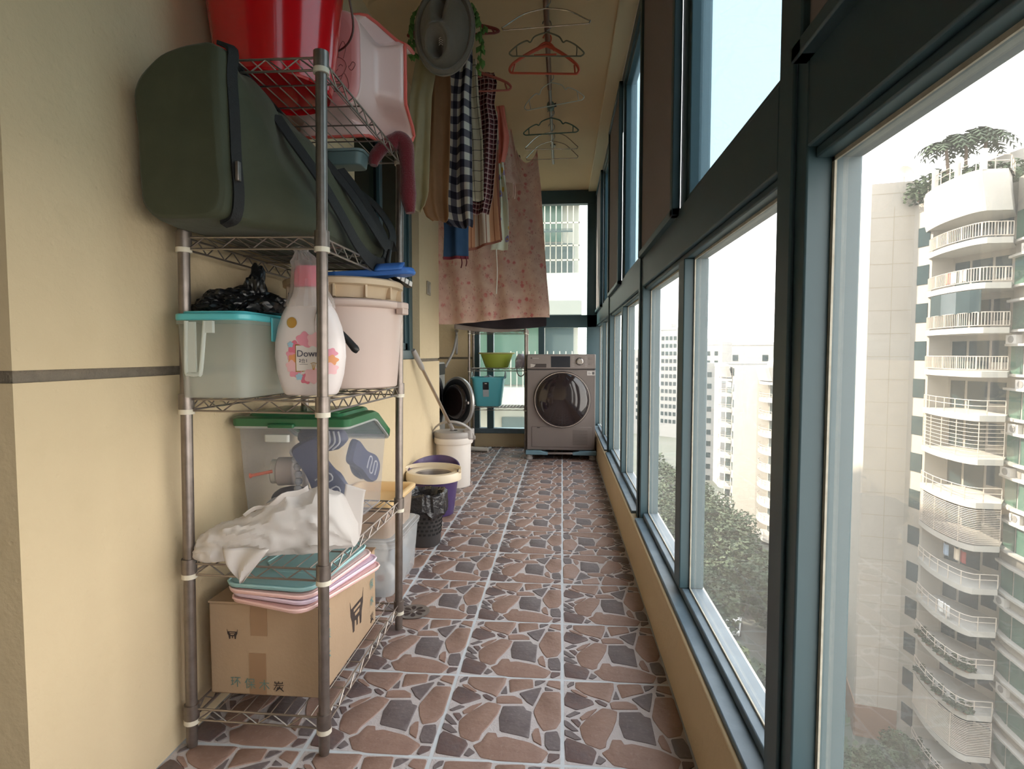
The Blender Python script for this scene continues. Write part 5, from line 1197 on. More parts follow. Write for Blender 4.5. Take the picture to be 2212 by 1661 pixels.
# ================================================================ washing machine in the alcove, door standing open
wm_ = thing('washing_machine', 'front-loading washing machine in the left alcove with its round door open', 'washing machine', (-1.34, 4.92, 0.0))
PW = lambda name, mb, m, parent=wm_, **k: obj(name, mb, m, parent, world=True, **k)
M['washer'] = mat('pale_silver_paint', (176, 172, 166), 0.4, metal=0.2)
PW('cabinet', MB().box(-1.60, -1.06, 4.55, 5.14, 0.015, 0.85), M['washer'], bevel=0.008)
for yy in (4.60, 5.09):
    for xx in (-1.56, -1.10): PW('foot', MB().tube([(xx, yy, 0), (xx, yy, 0.017)], 0.02, 12), M['black'])
obj('porthole', MB().lathe([(0.21, 0.0), (0.215, 0.006), (0.18, 0.01), (0.165, 0.004), (0.16, -0.002)], n=48, cap0=False, T=frame_T((-1.058, 4.845, 0.51), (0, 1, 0), (0, 0, 1))), mat('dark_gasket', (60, 60, 62), 0.6), wm_, world=True)
PW('control_strip', MB().box(-1.062, -1.054, 4.57, 5.12, 0.74, 0.835), M['black'])
hinge = Vector((-1.052, 5.035, 0.512)); da = R(-41)
tx = Vector((math.cos(da), math.sin(da), 0)); cc_ = hinge + tx * 0.205
TO = frame_T(cc_, tx, (0, 0, 1))       # local z looks back towards the camera side
dr2 = obj('open_door', MB().lathe([(0.212, -0.012), (0.216, 0.0), (0.212, 0.012), (0.196, 0.018), (0.19, 0.012)], n=64, cap0=True, cap1=False, T=TO), mat('silver_door_rim', (178, 176, 174), 0.3, metal=0.5), wm_, world=True, smooth=45)
obj('door_inner_ring', MB().lathe([(0.197, 0.012), (0.19, 0.022), (0.165, 0.028), (0.15, 0.026)], n=64, cap0=False, cap1=False, T=TO), mat('black_inner_ring', (30, 30, 32), 0.35), dr2, world=True)
obj('door_bowl', MB().lathe([(0.152, 0.026), (0.142, 0.045), (0.11, 0.052), (0.0, 0.050)], n=48, cap0=False, cap1=False, T=TO), gm_, dr2, world=True, smooth=70)
obj('latch_hook', MB().box(0.148, 0.186, -0.012, 0.012, 0.026, 0.044, T=TO), M['steel'], dr2, world=True, bevel=0.003)
obj('hinge', MB().box(-1.06, -1.03, 5.02, 5.05, 0.45, 0.58), M['steel'], wm_, world=True, bevel=0.003)
# water hose and tap above it
hs = thing('water_hose', 'grey water hose and tap rising on the alcove wall above the open washer door', 'hose', (-1.06, 5.56, 1.1))
obj('hose', MB().tube(smooth_path([(-1.07, 5.2, 0.80), (-1.03, 5.4, 0.95), (-1.035, 5.60, 1.1), (-1.04, 5.615, 0.92), (-1.04, 5.62, 1.15)], 6), 0.012, 12), M['greyp'], hs, world=True)
obj('tap', MB().tube([(-1.04, 5.648, 1.15), (-1.04, 5.60, 1.15)], 0.016, 14), M['steel'], hs, world=True)

# ================================================================ drying poles, hangers and laundry
ZP = 2.40
M['pole'] = mat('brown_pole', (128, 92, 70), 0.4, metal=0.3, vary=(20, (110, 80, 62), 0.6))
M['polegrey'] = mat('grey_pole', (132, 124, 112), 0.4, metal=0.5)
def drying_pole(label, x, y0, y1, knob_y):
    p_ = thing('drying_pole', label, 'pole', (x, y0, ZP))
    obj('rod', MB().tube([(x, y0, ZP), (x, y0 + (y1 - y0) * 0.55, ZP)], 0.0125, 14), M['pole'], p_, world=True)
    obj('inner_rod', MB().tube([(x, y0 + (y1 - y0) * 0.55, ZP), (x, y1, ZP)], 0.0095, 14), M['polegrey'], p_, world=True)
    for yy in (y0 + 0.12, y1 - 0.12):
        b = MB().tube([(x, yy, ZC - 0.002), (x, yy, ZP)], 0.004, 8); b.tube([(x, yy, ZC - 0.012), (x, yy, ZC - 0.001)], 0.02, 16)
        obj('ceiling_bracket', b, M['polegrey'], p_, world=True)
    kb_ = obj('clamp', MB().tube([(x, knob_y - 0.022, ZP), (x, knob_y + 0.022, ZP)], 0.022, 18), mat('green_grey_clamp', (92, 104, 92), 0.5), p_, world=True)
    obj('clamp_screw', MB().tube([(x, knob_y, ZP), (x + 0.034, knob_y - 0.004, ZP + 0.006)], 0.011, 12), M['black'], kb_, world=True)
PX, LX = -0.075, -0.48
drying_pole('brown telescopic drying pole under the ceiling near the windows, full of empty hangers', PX, 1.75, 4.55, 3.52)
drying_pole('brown drying pole under the ceiling near the left wall, full of laundry', LX, 1.75, 4.55, 2.1)

def hanger(label, y, w_, drop, m, r_=0.003, x=PX, rz=0, tilt=0, style='bow', group='empty clothes hangers'):
    """hangs by its hook from the pole; built round the hook's contact point"""
    h_ = thing('clothes_hanger', label, 'hanger', (x, y, ZP + 0.0125 + r_), group=group, rot=(0, R(tilt), R(rz)))
    hk = [(0.0, 0, -0.052), (0.001, 0, -0.045), (0.016, 0, -0.036), (0.0195, 0, -0.018), (0.013, 0, -0.003), (0.0, 0, 0.0), (-0.013, 0, -0.003), (-0.0195, 0, -0.016)]
    obj('hook', MB().tube(smooth_path(hk, 4), max(0.0022, r_ * 0.7), 8), mat('hook_wire', (150, 146, 140), 0.35, metal=0.7) if style != 'bow' else m, h_)
    top, bot = -0.052, -0.052 - drop
    if style == 'wire':
        for s_ in (-1, 1): obj('arm', MB().tube(smooth_path([(0, 0, top), (s_ * w_ * 0.25, 0, top - drop * 0.22), (s_ * w_ * 0.47, 0, bot + drop * 0.2), (s_ * w_ * 0.5, 0, bot + 0.012), (s_ * w_ * 0.485, 0, bot)], 5), r_, 8), m, h_)
        obj('bottom_bar', MB().tube([(-w_ * 0.487, 0, bot), (w_ * 0.487, 0, bot)], r_, 8), m, h_)
    elif style == 'notch':
        for s_ in (-1, 1):
            b = MB().tube(smooth_path([(0, 0, top), (s_ * w_ * 0.16, 0, top - drop * 0.18), (s_ * w_ * 0.22, 0, top - drop * 0.42), (s_ * w_ * 0.27, 0, top - drop * 0.36), (s_ * w_ * 0.38, 0, top - drop * 0.52), (s_ * w_ * 0.48, 0, bot + drop * 0.22), (s_ * w_ * 0.5, 0, bot + drop * 0.1), (s_ * w_ * 0.46, 0, bot)], 5), r_, 8)
            obj('arm', b, m, h_)
        obj('bottom_bar', MB().tube([(-w_ * 0.46, 0, bot), (w_ * 0.46, 0, bot)], r_, 8), m, h_)
        for s_ in (-1, 1): obj('strap_hook', MB().tube(smooth_path([(s_ * w_ * 0.40, 0, bot), (s_ * w_ * 0.405, 0, bot + drop * 0.28), (s_ * w_ * 0.40, 0, bot + drop * 0.44)], 4), r_ * 0.8, 8), m, h_)
    else:
        for s_ in (-1, 1):
            b = MB(); P_ = smooth_path([(0, 0, top + 0.004), (s_ * w_ * 0.12, 0, top - drop * 0.10), (s_ * w_ * 0.3, 0, top - drop * 0.36), (s_ * w_ * 0.45, 0, bot + drop * 0.36), (s_ * w_ * 0.5, 0, bot + drop * 0.16), (s_ * w_ * 0.485, 0, bot + 0.004), (s_ * w_ * 0.45, 0, bot)], 5)
            b.tube(P_, [r_ * (1.7 - 0.7 * i / (len(P_) - 1)) for i in range(len(P_))], 8); obj('arm', b, m, h_)
            obj('end_brace', MB().tube([(s_ * w_ * 0.43, 0, bot + drop * 0.32), (s_ * w_ * 0.455, 0, bot)], r_ * 0.8, 8), m, h_)
        obj('bottom_bar', MB().tube([(-w_ * 0.455, 0, bot), (w_ * 0.455, 0, bot)], r_, 8), m, h_)
        obj('collar', MB().tube(smooth_path([(-w_ * 0.13, 0, top - drop * 0.14), (-w_ * 0.06, 0, top - drop * 0.02 + 0.008), (0, 0, top + 0.012), (w_ * 0.06, 0, top - drop * 0.02 + 0.008), (w_ * 0.13, 0, top - drop * 0.14)], 4), r_ * 1.6, 8), m, h_)
        obj('cross_tie', MB().tube([(-w_ * 0.16, 0, top - drop * 0.34), (w_ * 0.16, 0, top - drop * 0.30)], r_ * 0.9, 8), m, h_)
silver = mat('silver_hanger_wire', (196, 188, 176), 0.25, metal=0.9)
hanger('shiny silver wire hanger nearest the viewer on the empty-hanger pole', 2.22, 0.38, 0.105, silver, 0.003, rz=6, tilt=4, style='wire')
hanger('shiny silver wire hanger just behind the nearest one', 2.48, 0.37, 0.075, silver, 0.003, rz=-3, style='wire')
hanger('thin olive-grey plastic hanger just in front of the coral hanger', 2.66, 0.335, 0.105, mat('olive_grey_plastic', (122, 116, 92), 0.5), 0.0035, rz=5, style='notch')
hanger('coral orange plastic hanger', 2.78, 0.33, 0.125, mat('coral_orange_plastic', (206, 92, 66), 0.45), 0.0052, rz=-6, tilt=6)
hanger('thin pale hanger tilted behind the coral hanger', 3.14, 0.32, 0.12, mat('pale_hanger_plastic', (166, 158, 140), 0.45), 0.003, rz=4, tilt=-10, style='notch')
hanger('dark green plastic hanger beside the pole clamp', 3.60, 0.335, 0.095, mat('dark_green_hanger', (78, 94, 76), 0.45), 0.004, rz=-4, style='notch')
hanger('silver wire hanger behind the dark green hanger', 3.82, 0.34, 0.11, silver, 0.003, rz=2, style='wire')
hanger('silver wire hanger furthest along the empty-hanger pole', 3.98, 0.35, 0.12, silver, 0.003, rz=-2, style='wire')
hanger('maroon plastic hanger behind the grey hat', 2.55, 0.40, 0.055, mat('maroon_hanger', (122, 46, 42), 0.45), 0.005, x=LX, group='hangers of the laundry pole')
hanger('reddish pink plastic hanger beside the maroon plaid cloth', 2.98, 0.43, 0.105, mat('reddish_pink_hanger', (178, 96, 82), 0.45), 0.005, x=LX, group='hangers of the laundry pole')

def cloth(name, label, cat, y, rows, m, fold=(3, 0.016), nu=40, nv=44, seed=0.0, part='fabric', hem=None, sway=0.0, extra=None):
    """hanging cloth: rows of (z, left x, right x) from top to bottom, real folds in depth"""
    zs = [r_[0] for r_ in rows][::-1]; xl = [r_[1] for r_ in rows][::-1]; xr = [r_[2] for r_ in rows][::-1]
    zt, zb = rows[0][0], rows[-1][0]; W0 = max(r_[2] - r_[1] for r_ in rows)
    t_ = thing(name, label, cat, ((rows[0][1] + rows[0][2]) / 2, y, zt))
    def pt(u, v):
        zz = zt + (zb - zt) * v; a = np.interp(zz, zs, xl); b_ = np.interp(zz, zs, xr); x = a + (b_ - a) * u
        f = fold[1] * (0.25 + 0.75 * v) * math.sin(u * fold[0] * 2 * math.pi + 1.3 * noise.noise(Vector((u * 2, v * 1.6, seed))) * 2.2 + seed)
        f += fold[1] * 0.9 * noise.noise(Vector((u * 3 + seed, v * 2.4, seed * 2)))
        return (x, y + f + sway * v, zz)
    mb = MB().grid(pt, nu, nv, lambda u, v: (u * W0 * 1.15, (zt - zb) * (1 - v)))
    o_ = obj(part, mb, m, t_, world=True, smooth=75, solid=0.0022)
    if hem is not None:
        P_ = [Vector(pt(i / 30, 1.0)) for i in range(31)]
        b = MB(); ribbon(P_, 0.016, (0, 0, 1), b, 0.006); obj('hem', b, hem, t_, world=True, smooth=60)
    if extra: extra(t_, pt)
    return t_

def stripes(t, x, period, width):
    return t.m('LESS_THAN', t.m('FRACT', t.m('DIVIDE', x, period)), width)
def plain(c1, c2):
    return lambda t, u, v, uv: t.mix(t.ramp(t.noise(uv, 9, 4), 0.3, 0.7), lin(c1), lin(c2))
def gingham(t, u, v, uv):
    a, b_ = stripes(t, u, 0.054, 0.5), stripes(t, v, 0.070, 0.5)
    return t.mix(t.m('MULTIPLY', a, b_), t.mix(t.m('MAXIMUM', a, b_), lin((222, 214, 202)), lin((110, 104, 112))), lin((48, 44, 56)))
def windowpane(t, u, v, uv):
    return t.mix(t.m('MAXIMUM', stripes(t, u, 0.045, 0.06), stripes(t, v, 0.052, 0.05)), lin((224, 214, 192)), lin((46, 42, 40)))
def smallplaid(t, u, v, uv):
    c = t.mix(t.m('MAXIMUM', stripes(t, u, 0.026, 0.42), stripes(t, v, 0.026, 0.42)), lin((70, 30, 34)), lin((112, 62, 64)))
    return t.mix(t.m('MAXIMUM', stripes(t, u, 0.026, 0.12), stripes(t, v, 0.026, 0.12)), c, lin((206, 178, 168)))
def apronstripe(t, u, v, uv):
    return t.mix(stripes(t, u, 0.055, 0.09), t.mix(stripes(t, t.m('ADD', u, 0.05), 0.24, 0.55), lin((226, 206, 186)), lin((214, 158, 120))), lin((146, 82, 56)))
def rosy(scale, thr):
    def f(t, u, v, uv):
        vo = t.n('TexVoronoi'); vo.inputs['Scale'].default_value = scale; t.l(uv, vo.inputs['Vector'])
        base = t.mix(t.ramp(t.noise(uv, 14, 4), 0.35, 0.65), lin((234, 206, 188)), lin((222, 184, 168)))
        cl = t.ramp(t.noise(uv, 6.5, 2), 0.40, 0.58)
        d_ = t.m('ADD', vo.outputs['Distance'], t.m('MULTIPLY', t.noise(uv, 80, 3), 0.45))
        fl = t.m('MULTIPLY', t.ramp(d_, thr, thr + 0.14, (1, 1, 1, 1), (0, 0, 0, 1)), cl)
        c = t.mix(t.m('MULTIPLY', fl, 0.85), base, t.mix(t.noise(uv, 70, 2), lin((224, 134, 130)), lin((204, 104, 108))))
        vs_ = t.n('TexVoronoi'); vs_.inputs['Scale'].default_value = scale * 2.2
        mp2 = t.n('Mapping'); mp2.inputs['Scale'].default_value = (1.6, 0.8, 1); mp2.inputs['Rotation'].default_value = (0, 0, 0.7); t.l(uv, mp2.inputs[0]); t.l(mp2.outputs[0], vs_.inputs['Vector'])
        mk = t.m('MULTIPLY', t.m('LESS_THAN', vs_.outputs['Distance'], 0.2), t.ramp(t.noise(uv, 9, 2), 0.40, 0.5))
        return t.mix(t.m('MULTIPLY', mk, 0.6), c, lin((164, 110, 96)))
    return f
def daisies(t, u, v, uv):
    vo = t.n('TexVoronoi'); vo.inputs['Scale'].default_value = 17; t.l(uv, vo.inputs['Vector'])
    d_ = t.m('ADD', vo.outputs['Distance'], t.m('MULTIPLY', t.noise(uv, 75, 2), 0.3))
    sepc = t.n('SeparateColor'); t.l(vo.outputs['Color'], sepc.inputs[0])
    col = t.mix(t.m('GREATER_THAN', sepc.outputs[0], 0.62), t.mix(t.m('GREATER_THAN', sepc.outputs[1], 0.45), lin((240, 206, 96)), lin((168, 204, 108))), lin((176, 160, 200)))
    c = t.mix(t.m('LESS_THAN', d_, 0.48), lin((238, 236, 218)), col)
    return t.mix(t.m('LESS_THAN', vo.outputs['Distance'], 0.10), c, lin((236, 180, 60)))
P_cream = pattern('cream_linen', plain((206, 196, 164), (192, 182, 150)), transl=0.3)
P_tan = pattern('tan_cotton', plain((176, 136, 104), (164, 124, 92)), transl=0.3)
P_ging = pattern('black_white_gingham', gingham); P_grid = pattern('windowpane_check', windowpane, transl=0.3); P_plaid = pattern('maroon_plaid', smallplaid)
P_denim = pattern('denim_blue', plain((72, 98, 132), (62, 88, 122))); P_apron = pattern('tan_striped_apron', apronstripe, transl=0.35)
P_yel = pattern('daisy_print', daisies, transl=0.35); P_pink = pattern('salmon_towel', plain((232, 142, 124), (222, 128, 112)))
P_rose = pattern('rose_print', rosy(20, 0.46), transl=0.32); P_rose2 = pattern('rose_print_small', rosy(34, 0.46), transl=0.3)
P_dark = pattern('charcoal_cloth', plain((54, 48, 52), (44, 40, 44)), transl=0.05)
GA = lambda rows: rows
cloth('cream_cloth', 'plain cream cloth hanging nearest the wire shelf, left of the grey hat', 'cloth', 2.46, [(2.405, -0.585, -0.455), (2.291, -0.60, -0.50), (2.16, -0.632, -0.53), (2.008, -0.655, -0.556), (1.836, -0.661, -0.562), (1.68, -0.669, -0.566), (1.603, -0.667, -0.570), (1.556, -0.655, -0.585), (1.535, -0.645, -0.60)], P_cream, (1.4, 0.02), seed=1.0)
cloth('tan_cloth', 'plain tan brown cloth hanging between the cream cloth and the checked shirt', 'cloth', 2.60, [(2.405, -0.57, -0.46), (2.243, -0.598, -0.505), (2.082, -0.605, -0.498), (1.881, -0.618, -0.505), (1.719, -0.642, -0.51), (1.617, -0.643, -0.515), (1.545, -0.618, -0.512), (1.522, -0.585, -0.517)], P_tan, (1.3, 0.022), seed=2.0)
def ties(col, spots):
    def f(t_, pt):
        for u, L_ in spots:
            p = Vector(pt(u, 1.0)); obj('tie', MB().tube(smooth_path([p + Vector((0, -0.004, 0.004)), p + Vector((0.006, -0.006, -L_ * 0.5)), p + Vector((0.0, -0.004, -L_))], 4), 0.0035, 6), col, t_, world=True)
    return f
white_tie = mat('white_tape', (226, 220, 206), 0.85)
cloth('checked_shirt', 'black and white gingham checked shirt with a curved tail', 'shirt', 2.76, [(2.405, -0.53, -0.43), (2.304, -0.542, -0.43), (2.155, -0.559, -0.438), (1.941, -0.567, -0.436), (1.725, -0.584, -0.432), (1.617, -0.582, -0.430), (1.555, -0.565, -0.428), (1.528, -0.530, -0.432)], P_ging, (1.6, 0.028), seed=3.1)
cloth('grid_cloth', 'white cloth with a thin black grid beside the checked shirt', 'cloth', 2.95, [(2.405, -0.50, -0.436), (2.196, -0.507, -0.424), (2.013, -0.498, -0.406), (1.781, -0.487, -0.402), (1.698, -0.482, -0.400)], P_grid, (0.9, 0.014), seed=4.0)
cloth('plaid_cloth', 'dark maroon small-plaid cloth right of the white grid cloth', 'cloth', 3.10, [(2.41, -0.483, -0.365), (2.36, -0.484, -0.350), (2.251, -0.482, -0.366), (2.155, -0.482, -0.346), (1.962, -0.474, -0.356), (1.77, -0.480, -0.374), (1.673, -0.486, -0.396)], P_plaid, (1.6, 0.02), seed=5.0)
cloth('denim_cloth', 'blue denim cloth with a maroon hem under the checked shirt', 'cloth', 3.27, [(2.405, -0.58, -0.44), (2.0, -0.66, -0.50), (1.769, -0.68, -0.53), (1.614, -0.675, -0.535), (1.470, -0.679, -0.534)], P_denim, (1.2, 0.014), seed=6.0, hem=mat('maroon_hem', (122, 40, 52), 0.85), extra=ties(mat('dark_red_tie', (104, 34, 40), 0.85), ((0.72, 0.06), (0.9, 0.05))))
def apron_trim(t_, pt):
    tm = mat('brown_trim', (142, 82, 62), 0.85)
    for e in (0.0, 1.0):
        b = MB(); ribbon([Vector(pt(e, i / 24)) for i in range(8, 25)], 0.013, (1, 0, 0), b, 0.005); obj('trim', b, tm, t_, world=True, smooth=60)
    b = MB(); ribbon([Vector(pt(i / 24, 1.0)) for i in range(25)], 0.014, (0, 0, 1), b, 0.005); obj('trim', b, tm, t_, world=True, smooth=60)
tsk = cloth('striped_apron', 'tan striped apron with brown trim hanging behind the plaid cloth', 'apron', 3.42, [(2.405, -0.50, -0.40), (2.099, -0.585, -0.388), (1.911, -0.583, -0.383), (1.724, -0.588, -0.374), (1.56, -0.592, -0.362)], P_apron, (1.1, 0.02), seed=7.0, extra=apron_trim, sway=0.0)
for o_ in tsk.children:      # the apron's lower edge slants up to the right
    for v_ in o_.data.vertices:
        wz = v_.co.z + tsk.location.z
        if wz < 1.9:
            fx = (v_.co.x + tsk.location.x + 0.59) / 0.23; v_.co.z += (fx * 0.062 - 0.028) * (1.9 - wz) / 0.34
cloth('salmon_towel', 'small salmon pink towel edge beside the maroon plaid cloth', 'towel', 3.50, [(2.405, -0.40, -0.352), (2.354, -0.392, -0.345), (2.219, -0.386, -0.322), (2.139, -0.388, -0.331), (2.072, -0.388, -0.35)], P_pink, (0.8, 0.012), seed=8.0, nu=20, nv=24)
cloth('daisy_cloth', 'white cloth printed with yellow, green and violet daisies', 'cloth', 3.58, [(2.405, -0.42, -0.38), (2.12, -0.41, -0.366), (1.841, -0.405, -0.334), (1.673, -0.418, -0.330), (1.565, -0.445, -0.338)], P_yel, (1.2, 0.018), seed=9.0, extra=ties(white_tie, ((0.35, 0.27),)))
cloth('rose_apron', 'small pink rose-print cloth with dangling ties in front of the big sheet', 'cloth', 3.86, [(2.405, -0.41, -0.34), (2.279, -0.400, -0.315), (2.098, -0.386, -0.288), (2.055, -0.380, -0.272)], P_rose2, (1.0, 0.014), seed=10.0, extra=ties(mat('pale_pink_tie', (226, 190, 176), 0.85), ((0.45, 0.09), (0.55, 0.10))))
# the big sheet: pegged along both poles, sagging between
rows_s = [(2.405, -0.935, -0.187), (2.15, -0.951, -0.159), (1.817, -0.971, -0.138), (1.481, -0.985, -0.115), (1.251, -0.99, -0.093), (1.19, -0.99, -0.093)]
sh = cloth('rose_sheet', 'large pale pink rose-print bedsheet hanging across the far end of the balcony', 'sheet', 4.24, rows_s, P_rose, (4.5, 0.022), seed=11.0, nu=110, nv=80)
for v_ in sh.children[0].data.vertices:
    wx, wz = v_.co.x + sh.location.x, v_.co.z + sh.location.z
    if wz > 1.9:
        sag = 0.10 * abs(math.sin((wx + 0.187) * math.pi / 0.15)) ** 0.8 * ((wz - 1.9) / 0.5) ** 2
        v_.co.z -= sag if wx > -0.47 else sag * 0.5
    if wz < 1.4: v_.co.z -= 0.045 * max(0, min(1, (-0.30 - wx) / 0.5)) * (1.4 - wz) / 0.2
for yy, x_ in ((4.24, LX), (4.24, PX)): pass
dkc = cloth('charcoal_sheet', 'dark charcoal cloth showing below the pink bedsheet', 'cloth', 4.36, [(2.405, -0.80, -0.32), (1.6, -0.89, -0.16), (1.284, -0.89, -0.115), (1.165, -0.87, -0.12)], P_dark, (2.5, 0.012), seed=12.0)
for v_ in dkc.children[0].data.vertices:
    wx, wz = v_.co.x + dkc.location.x, v_.co.z + dkc.location.z
    if wz < 1.4: v_.co.z -= 0.055 * math.sin(max(0, min(1, (wx + 0.89) / 0.77)) * math.pi * 0.8) ** 1 * (1.4 - wz) / 0.235
gy = cloth('grey_sheet', 'pale grey sheet edge peeping out under the dark charcoal cloth', 'cloth', 4.45, [(2.405, -0.80, -0.34), (1.6, -0.85, -0.20), (1.12, -0.84, -0.16)], pattern('grey_cotton', plain((168, 158, 152), (156, 146, 142)), transl=0.2), (2.0, 0.01), seed=13.0, nu=40, nv=30)
for v_ in gy.children[0].data.vertices:
    wx, wz = v_.co.x + gy.location.x, v_.co.z + gy.location.z
    if wz < 1.35: v_.co.z -= 0.03 * math.sin(max(0, min(1, (wx + 0.84) / 0.68)) * math.pi) - 0.03 * max(0, (wx + 0.4) / 0.24)

# grey felt hat hung by a green scarf
M['felt'] = mat('grey_felt', (122, 114, 102), 0.95, sheen=0.4, vary=(30, (108, 100, 90), 0.7), bump=(200, 0.25))
ht_ = thing('felt_hat', 'grey felt hat with a pinched crown hanging at the front of the laundry pole', 'hat', (-0.465, 2.30, 2.20))
def hatpt(r_, a):
    """r 0..1 from crown centre to brim edge; front looks to the camera (-Y)"""
    ax, az = 0.117, 0.172
    x = ax * r_ * math.cos(a); zz = az * r_ * math.sin(a) - 0.004
    # brim dish then crown bulge with a pinch running up from a deep dent
    bul = 0.085 * (1 - min(1, r_ / 0.86) ** 2.2) + 0.022 * max(0, 1 - abs(r_ - 0.93) / 0.10)
    px, pz = x + 0.012, zz
    pinch = 0.075 * math.exp(-(px / 0.020) ** 2) * max(0, min(1, (pz + 0.02) / 0.06))
    dent = 0.11 * math.exp(-(((x + 0.022) / 0.026) ** 2 + ((zz + 0.075) / 0.034) ** 2))
    lip = 0.018 * math.exp(-((math.hypot((x + 0.022) / 0.9, zz + 0.075) - 0.052) / 0.014) ** 2)
    return (-0.465 + x + 0.01 * zz, 2.30 - bul + pinch + dent - lip, 2.195 + zz)
mb = MB(); NA = 72; NRr = 40
mb.loft([[hatpt(max(0.002, i / NRr), 2 * math.pi * j / NA) for j in range(NA)] for i in range(NRr + 1)], cap0=True, cap1=False)
obj('crown', mb, M['felt'], ht_, world=True, smooth=80, solid=0.004)
obj('brim_edge', MB().tube([hatpt(1.0, 2 * math.pi * j / NA) for j in range(NA)], 0.005, 8, closed=True), M['felt'], ht_, world=True)
for i in range(4): obj('inner_thread', MB().tube(smooth_path([(-0.482 + 0.0, 2.262, 2.118 + i * 0.008), (-0.474, 2.258, 2.122 + i * 0.008), (-0.466, 2.262, 2.118 + i * 0.008)], 3), 0.0012, 5), M['whitep'], ht_, world=True)
def leafy(name, path, m, parent, n=26, seed=1):
    random.seed(seed); P_ = smooth_path(path, 8)
    for i in range(n):
        p = P_[int(i / n * (len(P_) - 1))] + Vector((random.uniform(-0.012, 0.012), random.uniform(-0.01, 0.01), random.uniform(-0.01, 0.01)))
        d = Vector((random.uniform(-0.6, 0.6), random.uniform(-0.4, 0.4), -1)).normalized(); s_ = d.cross(Vector((0, 1, 0.2))).normalized(); L_ = random.uniform(0.025, 0.042); w2 = L_ * 0.28
        mb_ = MB().add([p, p + d * L_ * 0.5 + s_ * w2, p + d * L_, p + d * L_ * 0.5 - s_ * w2, p + d * L_ * 0.5 + Vector((0, -0.004, 0))], [(0, 4, 1), (1, 4, 2), (2, 4, 3), (3, 4, 0)])
        obj(name, mb_, m, parent, world=True, solid=0.0015)
gs = thing('leaf_garland', 'green artificial leaf garland showing on both sides of the grey hat', 'garland', (-0.465, 2.335, 2.40))
gl = mat('leaf_green', (96, 138, 64), 0.6, vary=(30, (72, 112, 48), 0.7))
path1 = [(-0.475, 2.335, 2.40), (-0.55, 2.335, 2.34), (-0.60, 2.335, 2.27), (-0.612, 2.335, 2.18), (-0.604, 2.335, 2.12)]
path2 = [(-0.475, 2.335, 2.40), (-0.38, 2.335, 2.32), (-0.335, 2.335, 2.25), (-0.325, 2.335, 2.16), (-0.335, 2.335, 2.06)]
for k, pth in enumerate((path1, path2)):
    obj('stem', MB().tube(smooth_path(pth, 6), 0.003, 6), gl, gs, world=True)
    leafy('leaf', pth[1:], gl, gs, 30, 5 + k)

# ================================================================ the world outside
GZ = -32.0
M['ext'] = mat('cream_facade_tile', (158, 153, 144), 0.8, vary=(0.6, (150, 144, 134), 0.7))
M['extw'] = mat('white_facade_paint', (172, 169, 163), 0.8, vary=(0.8, (160, 157, 150), 0.6))
M['brownbase'] = mat('brown_stone_base', (130, 104, 86), 0.85, vary=(0.8, (118, 94, 78), 0.7))
M['extglass'] = mat('dark_blue_green_glass', (36, 50, 54), 0.15, spec=0.4, vary=(0.7, (52, 68, 70), 0.8))
M['greenglass'] = mat('green_tinted_glass', (52, 82, 72), 0.15, spec=0.5, vary=(0.5, (78, 110, 94), 0.8))
M['extrail'] = mat('pale_metal_railing', (176, 166, 154), 0.5)
M['extdark'] = mat('shaded_balcony_wall', (150, 136, 116), 0.85)
M['leafdark'] = mat('dark_tree_leaf', (42, 56, 38), 0.8, vary=(0.35, (62, 76, 50), 0.9))
M['leaflight'] = mat('light_tree_leaf', (74, 86, 54), 0.8, vary=(0.35, (98, 106, 70), 0.9))
M['bark'] = mat('grey_bark', (96, 82, 68), 0.9)
struct('floor_street', MB().box(-60, 320, -60, 600, GZ - 0.5, GZ), mat('grey_street', (92, 94, 90), 0.9, vary=(0.08, (70, 78, 66), 0.9)), 'grey street far below the windows')

def curve_rail(path, z0_, style, mb):
    """railing along a plan path: posts, rails and balusters (too thin to pick apart, joined)"""
    P_ = [Vector((x, y, z0_)) for x, y in path]; L = [0]
    for i in range(1, len(P_)): L.append(L[-1] + (P_[i] - P_[i - 1]).length)
    def at_(s_):
        for i in range(1, len(P_)):
            if s_ <= L[i] + 1e-9: return P_[i - 1].lerp(P_[i], (s_ - L[i - 1]) / max(1e-9, L[i] - L[i - 1]))
        return P_[-1]
    up = Vector((0, 0, 1)); tot = L[-1]
    n = int(tot / 0.5); pts = [at_(tot * i / n) for i in range(n + 1)]
    if style == 'baluster':
        for h_ in (0.08, 0.98): mb.tube([p + up * h_ for p in pts], 0.035, 4)
        k = int(tot / 0.19)
        for i in range(k + 1): p = at_(tot * i / k); mb.tube([p + up * 0.08, p + up * 0.98], 0.028 if i % 8 else 0.06, 4)
    elif style == 'cage':
        for i in range(9): mb.tube([p + up * (0.15 + i * 0.27) for p in pts], 0.02, 4)
        k = int(tot / 1.6)
        for i in range(k + 1): p = at_(tot * i / k); mb.tube([p, p + up * 2.5], 0.035, 4)
    elif style == 'blind':
        for i in range(20): mb.tube([p + up * (0.1 + i * 0.122) for p in pts], 0.028, 4)
        k = int(tot / 2.2)
        for i in range(k + 1): p = at_(tot * i / k); mb.tube([p, p + up * 2.5], 0.035, 4)
    else:
        for h_ in (0.6, 0.98): mb.tube([p + up * h_ for p in pts], 0.03, 4)
        k = int(tot / 1.1)
        for i in range(k + 1): p = at_(tot * i / k); mb.tube([p, p + up * 0.98], 0.04, 4)

